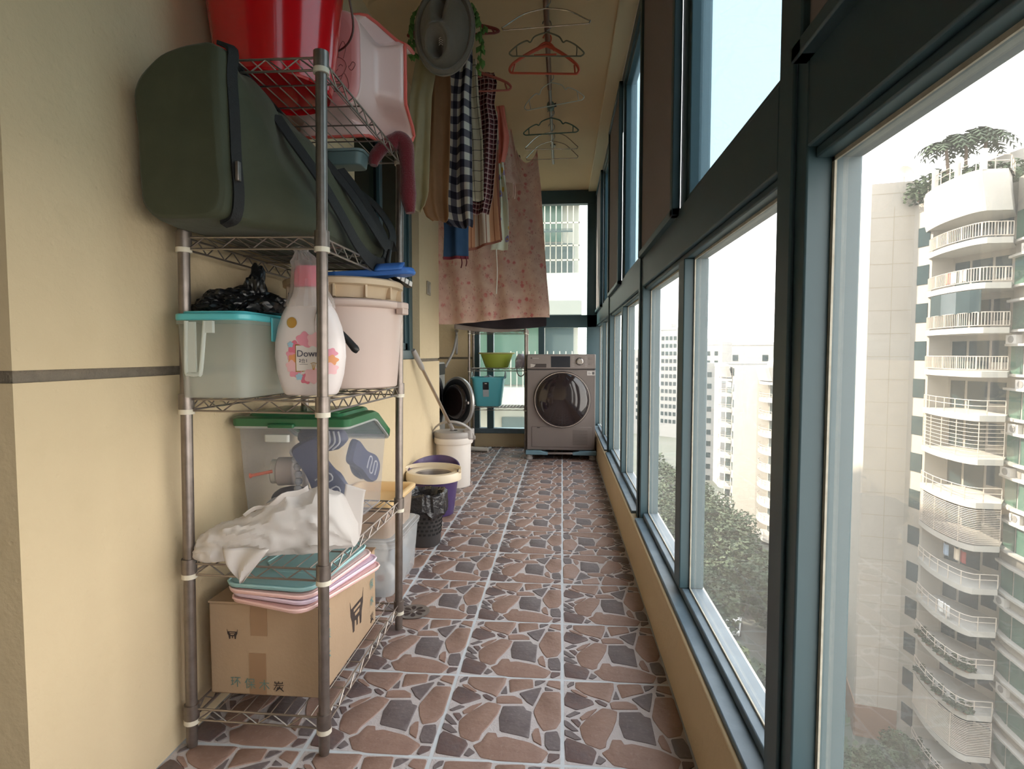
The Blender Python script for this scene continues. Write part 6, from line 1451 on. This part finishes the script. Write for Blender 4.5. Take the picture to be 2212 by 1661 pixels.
def wall_panel(mb, a, b_, z0_, z1_, th, out):
    """thin upright slab between plan points a and b, standing proud by th towards 'out'"""
    a, b_, o_ = Vector(a), Vector(b_), Vector(out).normalized() * th
    mb.prism([tuple(a), tuple(b_), tuple(b_ + o_), tuple(a + o_)], z0_, z1_)
def lerp2(a, b_, t_): return (a[0] + (b_[0] - a[0]) * t_, a[1] + (b_[1] - a[1]) * t_)

# ---------------------------------------------------------------- near tower with curved balconies
T1 = thing('apartment_tower', 'cream apartment tower with curved balconies filling the nearest window', 'building', (30, 48, GZ))
PT = lambda name, mb, m, parent=T1, **k: obj(name, mb, m, parent, world=True, **k)
S0, S1, S2 = (27.57, 57.7), (25.37, 50.46), (28.35, 49.71)
W2, F0, F1 = (28.69, 47.83), (30.1, 47.6), (31.5, 43.35)
RB = [(30.86, 42.49), (30.46, 40.85), (30.1, 37.3), (30.03, 33.8)]
PT('wall', MB().prism([S0, S1, S2, W2, F0, F1] + RB + [(45, 33.8), (45, 57.7)], GZ, 12.9), M['ext'], smooth=0)
PT('stair_block', MB().prism([S1, S2, (30.6, 51.8), (27.0, 55.8)], 12.9, 14.9), M['ext'], smooth=0)
b = MB(); wall_panel(b, S1, S2, GZ, -29.2, 0.08, (-0.25, -0.97)); wall_panel(b, S0, S1, GZ, -29.2, 0.08, (-0.96, 0.29)); PT('stone_base', b, M['brownbase'], smooth=0)
out_b = (-0.247, -0.969); out_s = (-0.957, 0.29); out_w = (-0.984, -0.178)
for i in range(23):       # joints between the facing slabs of the blank wall
    zz = 14.0 - i * 1.9
    b = MB(); wall_panel(b, lerp2(S1, S2, 0.0), lerp2(S1, S2, 1.0), zz, zz + 0.05, 0.012, out_b); PT('slab_joint', b, mat('slab_joint_grey', (146, 138, 124), 0.9), smooth=0)
b = MB(); wall_panel(b, lerp2(S1, S2, 0.53), lerp2(S1, S2, 0.545), -29.2, 12.9, 0.012, out_b); PT('slab_joint', b, MATS['slab_joint_grey'], smooth=0)
BAL = [(28.46, 47.91), (28.05, 46.27), (27.8, 44.54), (27.8, 42.83), (27.97, 41.94), (28.3, 41.47), (29.89, 41.4), (31.47, 43.25)]
cv = [(p.x, p.y) for p in smooth_path([(x, y, 0) for x, y in BAL[:6]], 5)] + BAL[6:]
slab_pts = cv + [(31.2, 44.3), (30.1, 47.6), (28.9, 48.3)]
def shared(name, mb, m):
    o_ = obj(name, mb, m, None, smooth=0); me = o_.data; bpy.data.objects.remove(o_); return me
def place(name, me, z_, parent=T1):
    o_ = bpy.data.objects.new(name, me); COL.objects.link(o_); o_.parent = parent; inv = WM[parent.name].inverted(); o_.matrix_local = inv @ Matrix.Translation((0, 0, z_)); WM[o_.name] = WM[parent.name]; return o_
slab_me = shared('balcony_slab', MB().prism(slab_pts, -0.2, 0.2), M['extw'])
rail_path = cv[1:-1]
rails = {}
for st_ in ('baluster', 'cage', 'blind', 'plain'):
    b = MB(); curve_rail(rail_path, 0.24, st_, b); rails[st_] = shared('railing', b, M['extrail'])
def win_me(a, b_, z0_, z1_, out, m=M['extglass']):
    mb = MB(); wall_panel(mb, a, b_, z0_, z1_, 0.05, out); return shared('window', mb, m)
def frame_me(a, b_, z0_, z1_, out):
    mb = MB(); d = 0.06
    for t0, t1 in ((0, 0.05), (0.95, 1), (0.48, 0.52)): wall_panel(mb, lerp2(a, b_, t0), lerp2(a, b_, t1), z0_, z1_, 0.09, out)
    wall_panel(mb, a, b_, z0_, z0_ + d, 0.09, out); wall_panel(mb, a, b_, z1_ - d, z1_, 0.09, out); return shared('window_frame', mb, mat('grey_window_frame', (120, 122, 120), 0.5))
out_f = (-0.95, -0.31)
wa, wb_ = lerp2((28.40, 49.45), W2, 0.15), lerp2((28.40, 49.45), W2, 0.85)
strip = (win_me(wa, wb_, 0.9, 2.4, out_w), frame_me(wa, wb_, 0.9, 2.4, out_w))
doors = [(win_me(lerp2(F0, F1, a_), lerp2(F0, F1, b_), z0_, 2.35, out_f), frame_me(lerp2(F0, F1, a_), lerp2(F0, F1, b_), z0_, 2.35, out_f)) for a_, b_, z0_ in ((0.05, 0.29, 0.3), (0.34, 0.66, 0.3), (0.71, 0.95, 0.8))]
rbo = (-0.98, -0.17)
bayw = [(win_me(lerp2(RB[i], RB[i + 1], 0.04), lerp2(RB[i], RB[i + 1], 0.97), -0.4, 1.75, rbo, M['greenglass']), frame_me(lerp2(RB[i], RB[i + 1], 0.04), lerp2(RB[i], RB[i + 1], 0.97), -0.4, 1.75, rbo)) for i in (0, 1, 2)]
mb = MB(); ledge = [(31.0, 42.6), RB[0], RB[1], RB[2], RB[3], (30.4, 33.8)]
mb.prism([(x - 0.45, y) if 0 < i < 5 else (x, y) for i, (x, y) in enumerate(ledge)], -0.08, 0.08); ledge_me = shared('ledge', mb, M['extw'])
mb = MB().box(-0.2, 0.2, -0.45, 0.45, 0, 0.6); ac_me = shared('air_conditioner', mb, mat('white_ac_case', (188, 186, 182), 0.5))
fan_pts = [(0.24 * math.cos(2 * math.pi * i / 20), 0.3 + 0.24 * math.sin(2 * math.pi * i / 20)) for i in range(20)]
fan_me = shared('fan_grille', MB().prism([(y, z_) for y, z_ in fan_pts], -0.23, -0.2, axis='x'), mat('ac_fan_grey', (120, 118, 116), 0.6))
style = {2: 'baluster', 1: 'baluster', 0: 'baluster', -1: 'baluster', -2: 'plain', -3: 'cage', -4: 'plain', -5: 'blind', -6: 'plain', -7: 'plain', -8: 'plain', -9: 'plain', -10: 'blind', -11: 'plain'}
random.seed(11)
for k in range(-11, 3):
    z_ = 2.55 + 3.0 * k
    place('balcony_slab', slab_me, z_); place('railing', rails[style[k]], z_)
    for (wm2, fm2) in [strip] + doors:
        w_ = place('window', wm2, z_); f_ = place('window_frame', fm2, z_, w_)
    for (wm2, fm2) in bayw:
        w_ = place('window', wm2, z_ + 0.3); place('window_frame', fm2, z_ + 0.3, w_)
    place('ledge', ledge_me, z_ - 0.05); place('ledge', ledge_me, z_ - 1.0)
    if k % 2 == 0 or k in (-1, -3):
        a_ = place('air_conditioner', ac_me, 0); a_.location = Vector((30.35, 41.6 - 0.5 * (k % 3), z_ - 0.92)) - T1.location
        place('fan_grille', fan_me, 0, a_).matrix_local = Matrix()
zg = 2.55 + 0.24                 # one balcony near our own level is glazed in
for i in range(2, len(rail_path) - 5, 5):
    b = MB(); wall_panel(b, rail_path[i], rail_path[i + 5], zg + 0.95, zg + 2.5, 0.04, out_f); PT('window', b, M['extglass'], smooth=0)
# flared parapet, terrace railing
par = []
for g_, zz in ((0.15, 10.5), (0.75, 12.9), (0.75, 13.15), (0.45, 13.15)):
    ring = []
    for i, (x, y) in enumerate(cv): ring.append((x - 0.9 * g_, y - 0.35 * g_, zz))
    ring += [(31.6, 44.3, zz), (30.6, 48.0, zz), (28.7, 48.9, zz)]
    par.append(ring)
PT('parapet', MB().loft(par), M['extw'], smooth=0)
b = MB(); curve_rail([(x - 0.5, y - 0.2) for x, y in cv[2:]], 13.1, 'plain', b); PT('terrace_railing', b, M['extrail'])
for i in (6, 14, 25): x, y = cv[i]; PT('terrace_post', MB().box(x - 0.68, x - 0.38, y - 0.3, y, 13.1, 14.5), M['extw'], smooth=0)
PT('roof_house', MB().prism([(32.0, 48.0), (33.0, 43.0), (42, 43), (42, 50)], 12.9, 15.6), M['extw'], smooth=0)
b = MB().lathe([(0.0, 0.0), (0.3, 0.05), (0.55, 0.18), (0.56, 0.2)], n=24, cap0=False, cap1=False, T=Matrix.Translation((28.2, 51.0, 15.9)) @ Matrix.Rotation(R(70), 4, 'X')); PT('satellite_dish', b, M['extrail'], solid=0.03)
PT('dish_mast', MB().tube([(28.2, 51.1, 14.9), (28.2, 51.1, 15.9)], 0.05, 8), M['extrail'])
# washing on two balconies
for k, items in ((1, ((27.95, 44.6, (206, 120, 96)), (27.95, 43.9, (226, 222, 214)), (28.0, 43.0, (214, 208, 204)))), (-6, ((28.6, 44.6, (150, 168, 190)), (28.7, 43.6, (220, 208, 190)), (28.75, 43.0, (150, 70, 64)))), (-7, ((28.0, 44.0, (228, 230, 232)), (28.0, 43.3, (222, 224, 226))))):
    for i, (x, y, c_) in enumerate(items):
        zz = 2.55 + 3 * k; hang = 1.25 if k != -6 else 2.3
        wd = {1: ('orange cloth', 'white cloth', 'pale grey cloth'), -6: ('pale blue shirt', 'cream shirt', 'dark red cloth'), -7: ('left white sheet', 'right white sheet')}[k][i]
        lw = thing('hanging_laundry', wd + {1: ' drying on the sunlit balcony rail near the top of the tower', -6: ' hung inside a shaded balcony halfway down the tower', -7: ' over the balcony rail low on the tower'}[k], 'laundry', (x, y, zz + hang), group='laundry on balcony %s' % {1: 'near the top', -6: 'halfway down', -7: 'low down'}[k])
        def lp(u, v, x=x, y=y, zz=zz, hang=hang): return (x - 0.12 + 0.05 * math.sin(u * 9), y - 0.3 + 0.6 * u, zz + hang - 0.85 * v)
        obj('fabric', MB().grid(lp, 8, 6), mat('laundry_%d_%d_%d' % c_, c_, 0.9), lw, world=True, solid=0.02)

# ---------------------------------------------------------------- trees
def crown_mesh(name, r, h, n, leaf, seed, m):
    random.seed(seed); mb = MB()
    lumps = [(Vector((random.gauss(0, r * 0.42), random.gauss(0, r * 0.42), random.uniform(-h * 0.35, h * 0.4))), random.uniform(0.35, 0.6) * r) for _ in range(11)]
    for _ in range(n):
        c, rr = random.choice(lumps); d = Vector((random.gauss(0, 1), random.gauss(0, 1), random.gauss(0, 1))).normalized()
        p = c + d * rr * random.uniform(0.75, 1.05); nrm = (d + Vector((random.gauss(0, 0.5), random.gauss(0, 0.5), random.gauss(0, 0.5)))).normalized()
        s_ = nrm.cross(Vector((0, 0, 1)));
        if s_.length < 0.1: s_ = Vector((1, 0, 0))
        s_.normalize(); u_ = s_.cross(nrm); L_ = leaf * random.uniform(0.6, 1.3)
        mb.add([p - s_ * L_, p - u_ * L_ * 0.6, p + s_ * L_, p + u_ * L_ * 0.6], [(0, 1, 2, 3)])
    return shared(name, mb, m)
crowns = [crown_mesh('foliage', 3.8, 4.6, 3200, 0.30, 31, M['leafdark']), crown_mesh('foliage', 4.4, 5.2, 3600, 0.30, 32, M['leafdark']), crown_mesh('foliage', 3.4, 4.4, 2800, 0.28, 33, M['leaflight'])]
mb = MB().tube([(0, 0, 0), (0.1, 0, 3), (0, 0.1, 6.5)], [0.3, 0.24, 0.14], 8)
for a_ in (0, 2.1, 4.2): mb.tube([(0.05, 0, 3.6), (1.2 * math.cos(a_), 1.2 * math.sin(a_), 6.2)], [0.14, 0.07], 6)
trunk_me = shared('trunk', mb, M['bark'])
def tree(x, y, kind, s_, label, group):
    t_ = thing('street_tree', label, 'tree', (x, y, GZ), rotz=random.uniform(0, 6), group=group); t_.scale = (s_, s_, s_)
    for nm, me, z_ in (('trunk', trunk_me, 0), ('foliage', crowns[kind], 7.0)):
        o_ = bpy.data.objects.new(nm, me); COL.objects.link(o_); o_.parent = t_; o_.location = (0, 0, z_)
random.seed(21)
spots = []
for _ in range(4000):
    y = random.uniform(30, 150); x = random.uniform(0.24, 0.40) * y + random.uniform(-3, 5)
    if y > 80 and x > 25: continue
    if 17.5 < x < 22.5 and 60 < y < 76: continue
    if x > 15 and y < 62: continue
    if all((x - a_) ** 2 + (y - b_) ** 2 > 64 for a_, b_ in spots): spots.append((x, y))
    if len(spots) > 85: break
ORD = ['nearest', 'second nearest', 'third nearest', 'fourth nearest', 'fifth nearest', 'sixth nearest', 'seventh nearest', 'eighth nearest', 'ninth nearest', 'tenth nearest', 'eleventh nearest', 'twelfth nearest', 'thirteenth nearest', 'fourteenth nearest', 'fifteenth nearest', 'sixteenth nearest', 'seventeenth nearest', 'eighteenth nearest', 'nineteenth nearest', 'twentieth nearest']
spots.sort(key=lambda p_: p_[1]); cnt = {0: 0, 2: 0}
for i, (x, y) in enumerate(spots):
    kd = random.choice((0, 0, 1, 1, 2)); kk = 2 if kd == 2 else 0; od = ORD[cnt[kk]] if cnt[kk] < len(ORD) else 'far distant'; cnt[kk] += 1
    if kd == 2: tree(x, y, 2, random.uniform(0.8, 0.95), od + ' pale green street tree among the dark canopy below the windows', 'pale green street trees')
    else: tree(x, y, kd, random.uniform(0.85, 0.95), od + ' dark green street tree in the canopy below the windows', 'dark green street trees')
for (x, y, nm) in ((22.6, 42.5, 'middle'), (25.6, 44.8, 'furthest right'), (20.2, 41.0, 'furthest left'), (24.2, 39.6, 'nearest')): tree(x, y, 0, 0.42, nm + ' small dark green tree at the foot of the near tower', 'trees at the foot of the near tower')

# the closed mass of smaller crowns and undergrowth between the trees: nobody could count it
random.seed(77); mb = MB()
for _ in range(52000):
    y = random.uniform(28, 190); x = random.uniform(0.16, 0.42) * y + random.uniform(-4, 4)
    if 17.0 < x < 23.0 and 58 < y < 78: continue
    if x > 23.8 and 32 < y < 60: continue
    if (x > 30.5 and y > 92) or (y > 140 and x > 30): continue
    hgt = 2.6 + 2.2 * noise.noise(Vector((x * 0.16, y * 0.16, 3))) + 1.4 * noise.noise(Vector((x * 0.5, y * 0.5, 8)))
    p = Vector((x, y, GZ + max(0.2, hgt) + random.uniform(-0.5, 0.3)))
    nrm = Vector((random.gauss(0, 0.6), random.gauss(0, 0.6), 1)).normalized(); s_ = nrm.cross(Vector((random.gauss(0, 1), random.gauss(0, 1), 0.1))).normalized(); u_ = s_.cross(nrm); L_ = random.uniform(0.3, 0.6)
    mb.add([p - s_ * L_, p - u_ * L_ * 0.6, p + s_ * L_, p + u_ * L_ * 0.6], [(0, 1, 2, 3)])
tag(obj('undergrowth', mb, M['leafdark'], None, smooth=0), 'dense dark green undergrowth filling the gaps between the street trees', 'shrubbery', kind='stuff')

# palms and shrubs on the tower's roof terrace
def palm(x, y, h_, lean, label, seed):
    random.seed(seed); p_ = thing('roof_palm', label, 'palm', (x, y, 13.0), group='palms on the roof terrace')
    top = Vector((lean, 0.1, h_)); obj('trunk', MB().tube([(0, 0, 0), (lean * 0.4, 0, h_ * 0.55), tuple(top)], [0.16, 0.12, 0.1], 8), M['bark'], p_)
    for i in range(17):
        a_ = 2 * math.pi * i / 17 + random.uniform(-0.2, 0.2); L_ = random.uniform(1.5, 2.1); el = random.uniform(0.7, 1.5)
        d = Vector((math.cos(a_), math.sin(a_), 0)); mb_ = MB()
        P_ = [top + d * (L_ * t_) + Vector((0, 0, L_ * (el * t_ - 0.9 * el * t_ * t_ - 0.28 * t_ ** 3))) for t_ in [j / 9 for j in range(10)]]
        mb_.tube(P_, [0.035 - 0.003 * j for j in range(10)], 5)
        for j in range(1, 10):
            tng = (P_[j] - P_[j - 1]).normalized(); sd = tng.cross(Vector((0, 0, 1))).normalized(); w_ = 0.5 * math.sin(math.pi * (j / 10) ** 0.8) + 0.1
            for s_ in (-1, 1):
                q = P_[j] + sd * s_ * w_ + tng * 0.22 - Vector((0, 0, 0.28 * w_)); mb_.add([P_[j] - tng * 0.11, P_[j] + tng * 0.13, q + tng * 0.05, q - tng * 0.04], [(0, 1, 2, 3)])
        obj('frond', mb_, M['leafdark'], p_, smooth=0)
palm(28.9, 46.6, 3.3, -0.2, 'leftmost feathery palm on the roof terrace of the near tower', 1)
palm(29.9, 46.4, 3.7, 0.1, 'tallest middle palm on the roof terrace of the near tower', 2)
palm(31.0, 46.2, 3.6, 0.2, 'right-hand palm with long drooping fronds on the roof terrace', 3)
bush = crown_mesh('foliage', 1.0, 1.3, 420, 0.16, 41, M['leafdark'])
for i, (x, y, s_) in enumerate(((28.2, 49.0, 1.2), (28.6, 47.9, 1.3), (28.9, 46.9, 1.1), (29.4, 46.0, 1.1), (30.2, 45.4, 1.2), (30.9, 44.8, 1.0), (31.6, 44.2, 1.0))):
    t_ = thing('roof_shrub', ['leftmost', 'second', 'third', 'fourth', 'fifth', 'sixth', 'rightmost'][i] + ' leafy shrub in the row along the roof terrace railing', 'shrub', (x, y, 13.0), group='shrubs on the roof terrace'); t_.scale = (s_, s_, s_)
    o_ = bpy.data.objects.new('foliage', bush); COL.objects.link(o_); o_.parent = t_; o_.location = (0, 0, 0.75)
    o_ = bpy.data.objects.new('stem', shared('stem', MB().tube([(0, 0, 0), (0, 0, 0.8)], 0.06, 6), M['bark'])); COL.objects.link(o_); o_.parent = t_
planter = crown_mesh('foliage', 0.45, 0.5, 150, 0.12, 43, M['leafdark'])
for k in (-8, -9, -11):
    for i, j in enumerate(range(3, len(rail_path) - 2, 4)):
        x, y = rail_path[j]
        t_ = thing('balcony_plant', ['leftmost', 'second', 'third', 'fourth', 'fifth', 'sixth', 'seventh', 'eighth'][i] + ' ' + {-8: 'green plant on a mid-height shaded balcony of the near tower', -9: 'green plant spilling over a lower tower balcony', -11: 'green plant on the lowest visible tower balcony'}[k], 'plant', (x, y, 2.55 + 3 * k + 0.24), group='balcony plants level %d' % (12 + k))
        o_ = bpy.data.objects.new('foliage', planter); COL.objects.link(o_); o_.parent = t_; o_.location = (0, 0, 0.42)
        o_ = bpy.data.objects.new('pot', shared('pot', MB().lathe([(0.14, 0.0), (0.2, 0.28), (0.17, 0.28)], n=12), M['brownbase'])); COL.objects.link(o_); o_.parent = t_

# ---------------------------------------------------------------- second tower further along the street
T2 = thing('apartment_tower', 'second apartment tower with a blank cream wall, seen above the trees', 'building', (36, 108, GZ))
PB = lambda name, mb, m, parent=T2, **k: obj(name, mb, m, parent, world=True, **k)
A0, A1, A2, A3 = (33.1, 119.5), (32.5, 111.6), (35.4, 107.6), (35.1, 93.5)
PB('wall', MB().prism([A0, A1, A2, (37.0, 106.0), (36.8, 93.5), (55, 93.5), (55, 119.5)], GZ, -1.3), M['ext'], smooth=0)
PB('roof_canopy', MB().prism([(36.5, -1.3), (36.5, -0.4), (38.5, 1.0), (42, 1.5), (46, 1.2), (46, 0.9), (42, 1.15), (38.6, 0.6), (37.2, -0.5), (37.2, -1.3)], 100, 106, axis='y'), M['extw'], smooth=0)
bl = [(35.75, 106.6), (34.9, 105.2), (34.5, 103.2), (34.6, 101.0), (35.2, 99.6), (37.0, 99.4), (37.0, 106.2)]
slab2 = shared('balcony_slab', MB().prism([(p.x, p.y) for p in smooth_path([(x, y, 0) for x, y in bl[:5]], 4)] + bl[5:], -0.25, 0.25), M['extw'])
b = MB(); curve_rail(bl[:5], 0.25, 'plain', b); rail2 = shared('railing', b, M['extrail'])
bl3 = [(32.55, 113.2), (31.2, 114.4), (30.9, 116.2), (31.6, 118.2), (33.0, 118.6)]
slab3 = shared('balcony_slab', MB().prism([(p.x, p.y) for p in smooth_path([(x, y, 0) for x, y in bl3], 4)], -0.25, 0.25), M['extw'])
b = MB(); curve_rail(bl3, 0.25, 'plain', b); rail3 = shared('railing', b, M['extrail'])
o1 = (-0.99, 0.05)
w2a = win_me(lerp2(A1, A0, 0.04), lerp2(A1, A0, 0.15), 0.8, 2.3, o1); w2b = win_me(lerp2(A1, A0, 0.3), lerp2(A1, A0, 0.85), 0.3, 2.5, o1)
w2c = win_me((36.98, 105.6), (36.85, 99.8), 0.3, 2.5, o1); w2d = win_me((36.83, 98.6), (36.81, 96.6), 0.8, 2.3, o1)
for k in range(10):
    z_ = -4.0 - 3.0 * k
    for nm, me in (('balcony_slab', slab2), ('railing', rail2), ('balcony_slab', slab3), ('railing', rail3), ('window', w2a), ('window', w2b), ('window', w2c), ('window', w2d)): place(nm, me, z_, T2)
PB('parapet', MB().loft([[(p.x - g_, p.y, zz) for p in smooth_path([(x, y, 0) for x, y in bl], 2)] for g_, zz in ((0.1, -3.6), (0.7, -1.4), (0.7, -1.0))]), M['extw'], smooth=0)
PB('parapet', MB().loft([[(p.x - g_, p.y, zz) for p in smooth_path([(x, y, 0) for x, y in bl3], 2)] for g_, zz in ((0.1, -3.4), (0.7, -1.4), (0.7, -1.0))]), M['extw'], smooth=0)

# ---------------------------------------------------------------- far blocks
def block(label, pts, ztop, m, cols, face, zs, ww, wh, crown=None):
    B = thing('distant_block', label, 'building', (pts[0][0], pts[0][1], GZ))
    obj('wall', MB().prism(pts, GZ, ztop), m, B, world=True, smooth=0)
    a, b_ = pts[face], pts[face + 1]; d = Vector((b_[0] - a[0], b_[1] - a[1], 0)); L_ = d.length
    nrm = Vector((d.y, -d.x)).normalized()
    if nrm.dot(Vector((-a[0], -a[1]))) < 0: nrm = -nrm
    for c in cols:
        me = win_me(lerp2(a, b_, c - ww / 2 / L_), lerp2(a, b_, c + ww / 2 / L_), 0, wh, nrm)
        for z_ in zs: place('window', me, z_, B)
    obj('parapet', MB().prism([lerp2(p, pts[(i + 2) % len(pts)], -0.01) for i, p in enumerate(pts)], ztop, ztop + 0.9), m, B, world=True, smooth=0)
    if crown: obj('roof_house', MB().prism(crown[0], ztop, ztop + crown[1]), m, B, world=True, smooth=0)
    return B
M['hazy'] = mat('hazy_grey_facade', (148, 148, 146), 0.85); M['hazy2'] = mat('hazy_pale_facade', (160, 158, 154), 0.85)  # distance haze is put into these facade colours
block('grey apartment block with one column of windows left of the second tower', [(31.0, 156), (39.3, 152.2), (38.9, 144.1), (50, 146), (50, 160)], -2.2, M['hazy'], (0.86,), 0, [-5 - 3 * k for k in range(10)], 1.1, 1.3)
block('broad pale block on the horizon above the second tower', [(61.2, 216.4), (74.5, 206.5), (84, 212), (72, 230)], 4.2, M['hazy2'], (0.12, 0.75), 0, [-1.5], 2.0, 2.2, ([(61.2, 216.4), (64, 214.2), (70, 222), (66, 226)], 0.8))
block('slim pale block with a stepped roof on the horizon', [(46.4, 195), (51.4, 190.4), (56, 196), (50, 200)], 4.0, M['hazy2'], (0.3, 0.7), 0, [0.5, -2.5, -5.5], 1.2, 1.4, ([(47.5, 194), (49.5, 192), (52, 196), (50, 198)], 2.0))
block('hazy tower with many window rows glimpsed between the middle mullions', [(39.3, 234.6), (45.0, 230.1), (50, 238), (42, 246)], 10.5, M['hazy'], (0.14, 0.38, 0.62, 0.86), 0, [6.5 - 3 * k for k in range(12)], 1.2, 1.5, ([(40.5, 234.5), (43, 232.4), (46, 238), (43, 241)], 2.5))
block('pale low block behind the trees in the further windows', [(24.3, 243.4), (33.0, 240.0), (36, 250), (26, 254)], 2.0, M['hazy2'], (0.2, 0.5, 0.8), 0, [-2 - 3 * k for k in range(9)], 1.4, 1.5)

# ---------------------------------------------------------------- neighbouring block seen through the end window
NB = thing('neighbour_block', 'pale neighbouring building with a barred balcony seen through the end window', 'building', (-3, 15, GZ))
PN = lambda name, mb, m, parent=NB, **k: obj(name, mb, m, parent, world=True, **k)
PN('wall', MB().box(-12, 0.42, 15.5, 80, GZ, 13), M['ext'], smooth=0)  # unseen rear length added to throw shade on the near tower's lower floors
PN('balcony_wall', MB().box(-8, 0.46, 15.0, 15.5, 2.30, 3.02), M['extw'], smooth=0)
PN('balcony_wall', MB().box(-8, 0.46, 15.0, 15.5, -0.50, 0.05), M['extw'], smooth=0)
PN('slab', MB().box(-8, 0.5, 14.95, 15.5, 1.95, 2.30), mat('grey_concrete_slab', (140, 138, 132), 0.85), smooth=0)
PN('slab', MB().box(-8, 0.5, 14.95, 15.5, 4.85, 5.1), MATS['grey_concrete_slab'], smooth=0)
PN('window', MB().box(-3.5, 0.0, 15.44, 15.5, 3.9, 4.85), M['greenglass'], smooth=0); PN('window', MB().box(-3.5, 0.3, 15.44, 15.5, 3.05, 3.85), M['extglass'], smooth=0)
PN('window', MB().box(-2.6, -0.62, 15.44, 15.5, 0.1, 1.9), M['greenglass'], smooth=0)
PN('window', MB().box(-1.62, -0.95, 15.42, 15.5, -1.3, -0.78), M['extglass'], smooth=0)
PN('window', MB().box(-0.45, 0.3, 15.44, 15.5, 0.2, 1.8), M['extglass'], smooth=0)
for i in range(24): PN('bar', MB().box(0.42 - i * 0.147 - 0.012, 0.42 - i * 0.147 + 0.012, 15.02, 15.05, 3.02, 4.85), M['extrail'], smooth=0)
for zz in (3.35, 3.72, 4.3): PN('bar', MB().box(-3.3, 0.44, 15.02, 15.05, zz - 0.02, zz + 0.02), M['extrail'], smooth=0)
for i in range(12): PN('bar', MB().box(0.42 - i * 0.16 - 0.012, 0.42 - i * 0.16 + 0.012, 15.02, 15.05, 0.05, 1.0), M['extrail'], smooth=0)
PN('awning', MB().prism([(15.0, 4.1), (14.5, 3.95), (14.5, 3.99), (15.0, 4.15)], -3.3, 0.25, axis='x'), M['extglass'], smooth=0)

# ---------------------------------------------------------------- parked car
car = thing('parked_car', 'small white car parked on the street between the trees', 'car', (20.5, 69.0, GZ), rotz=R(70))
M['carw'] = mat('white_car_paint', (222, 222, 220), 0.3)
obj('body', MB().prism([(-2.1, 0.35), (-2.15, 0.75), (-1.9, 0.9), (-1.0, 0.95), (1.2, 0.95), (2.0, 0.85), (2.15, 0.6), (2.1, 0.35)], -0.85, 0.85, axis='y'), M['carw'], car, bevel=0.05)
obj('cabin', MB().prism([(-1.5, 0.94), (-1.0, 1.42), (0.5, 1.45), (1.15, 0.94)], -0.72, 0.72, axis='y'), M['extglass'], car, bevel=0.04)
obj('roof', MB().box(-0.98, 0.48, -0.7, 0.7, 1.42, 1.48), M['carw'], car, bevel=0.02)
for x_ in (-1.3, 1.3):
    for y_ in (-0.86, 0.86): obj('wheel', MB().tube([(x_, y_ - 0.1, 0.32), (x_, y_ + 0.1, 0.32)], 0.32, 18), M['black'], car)
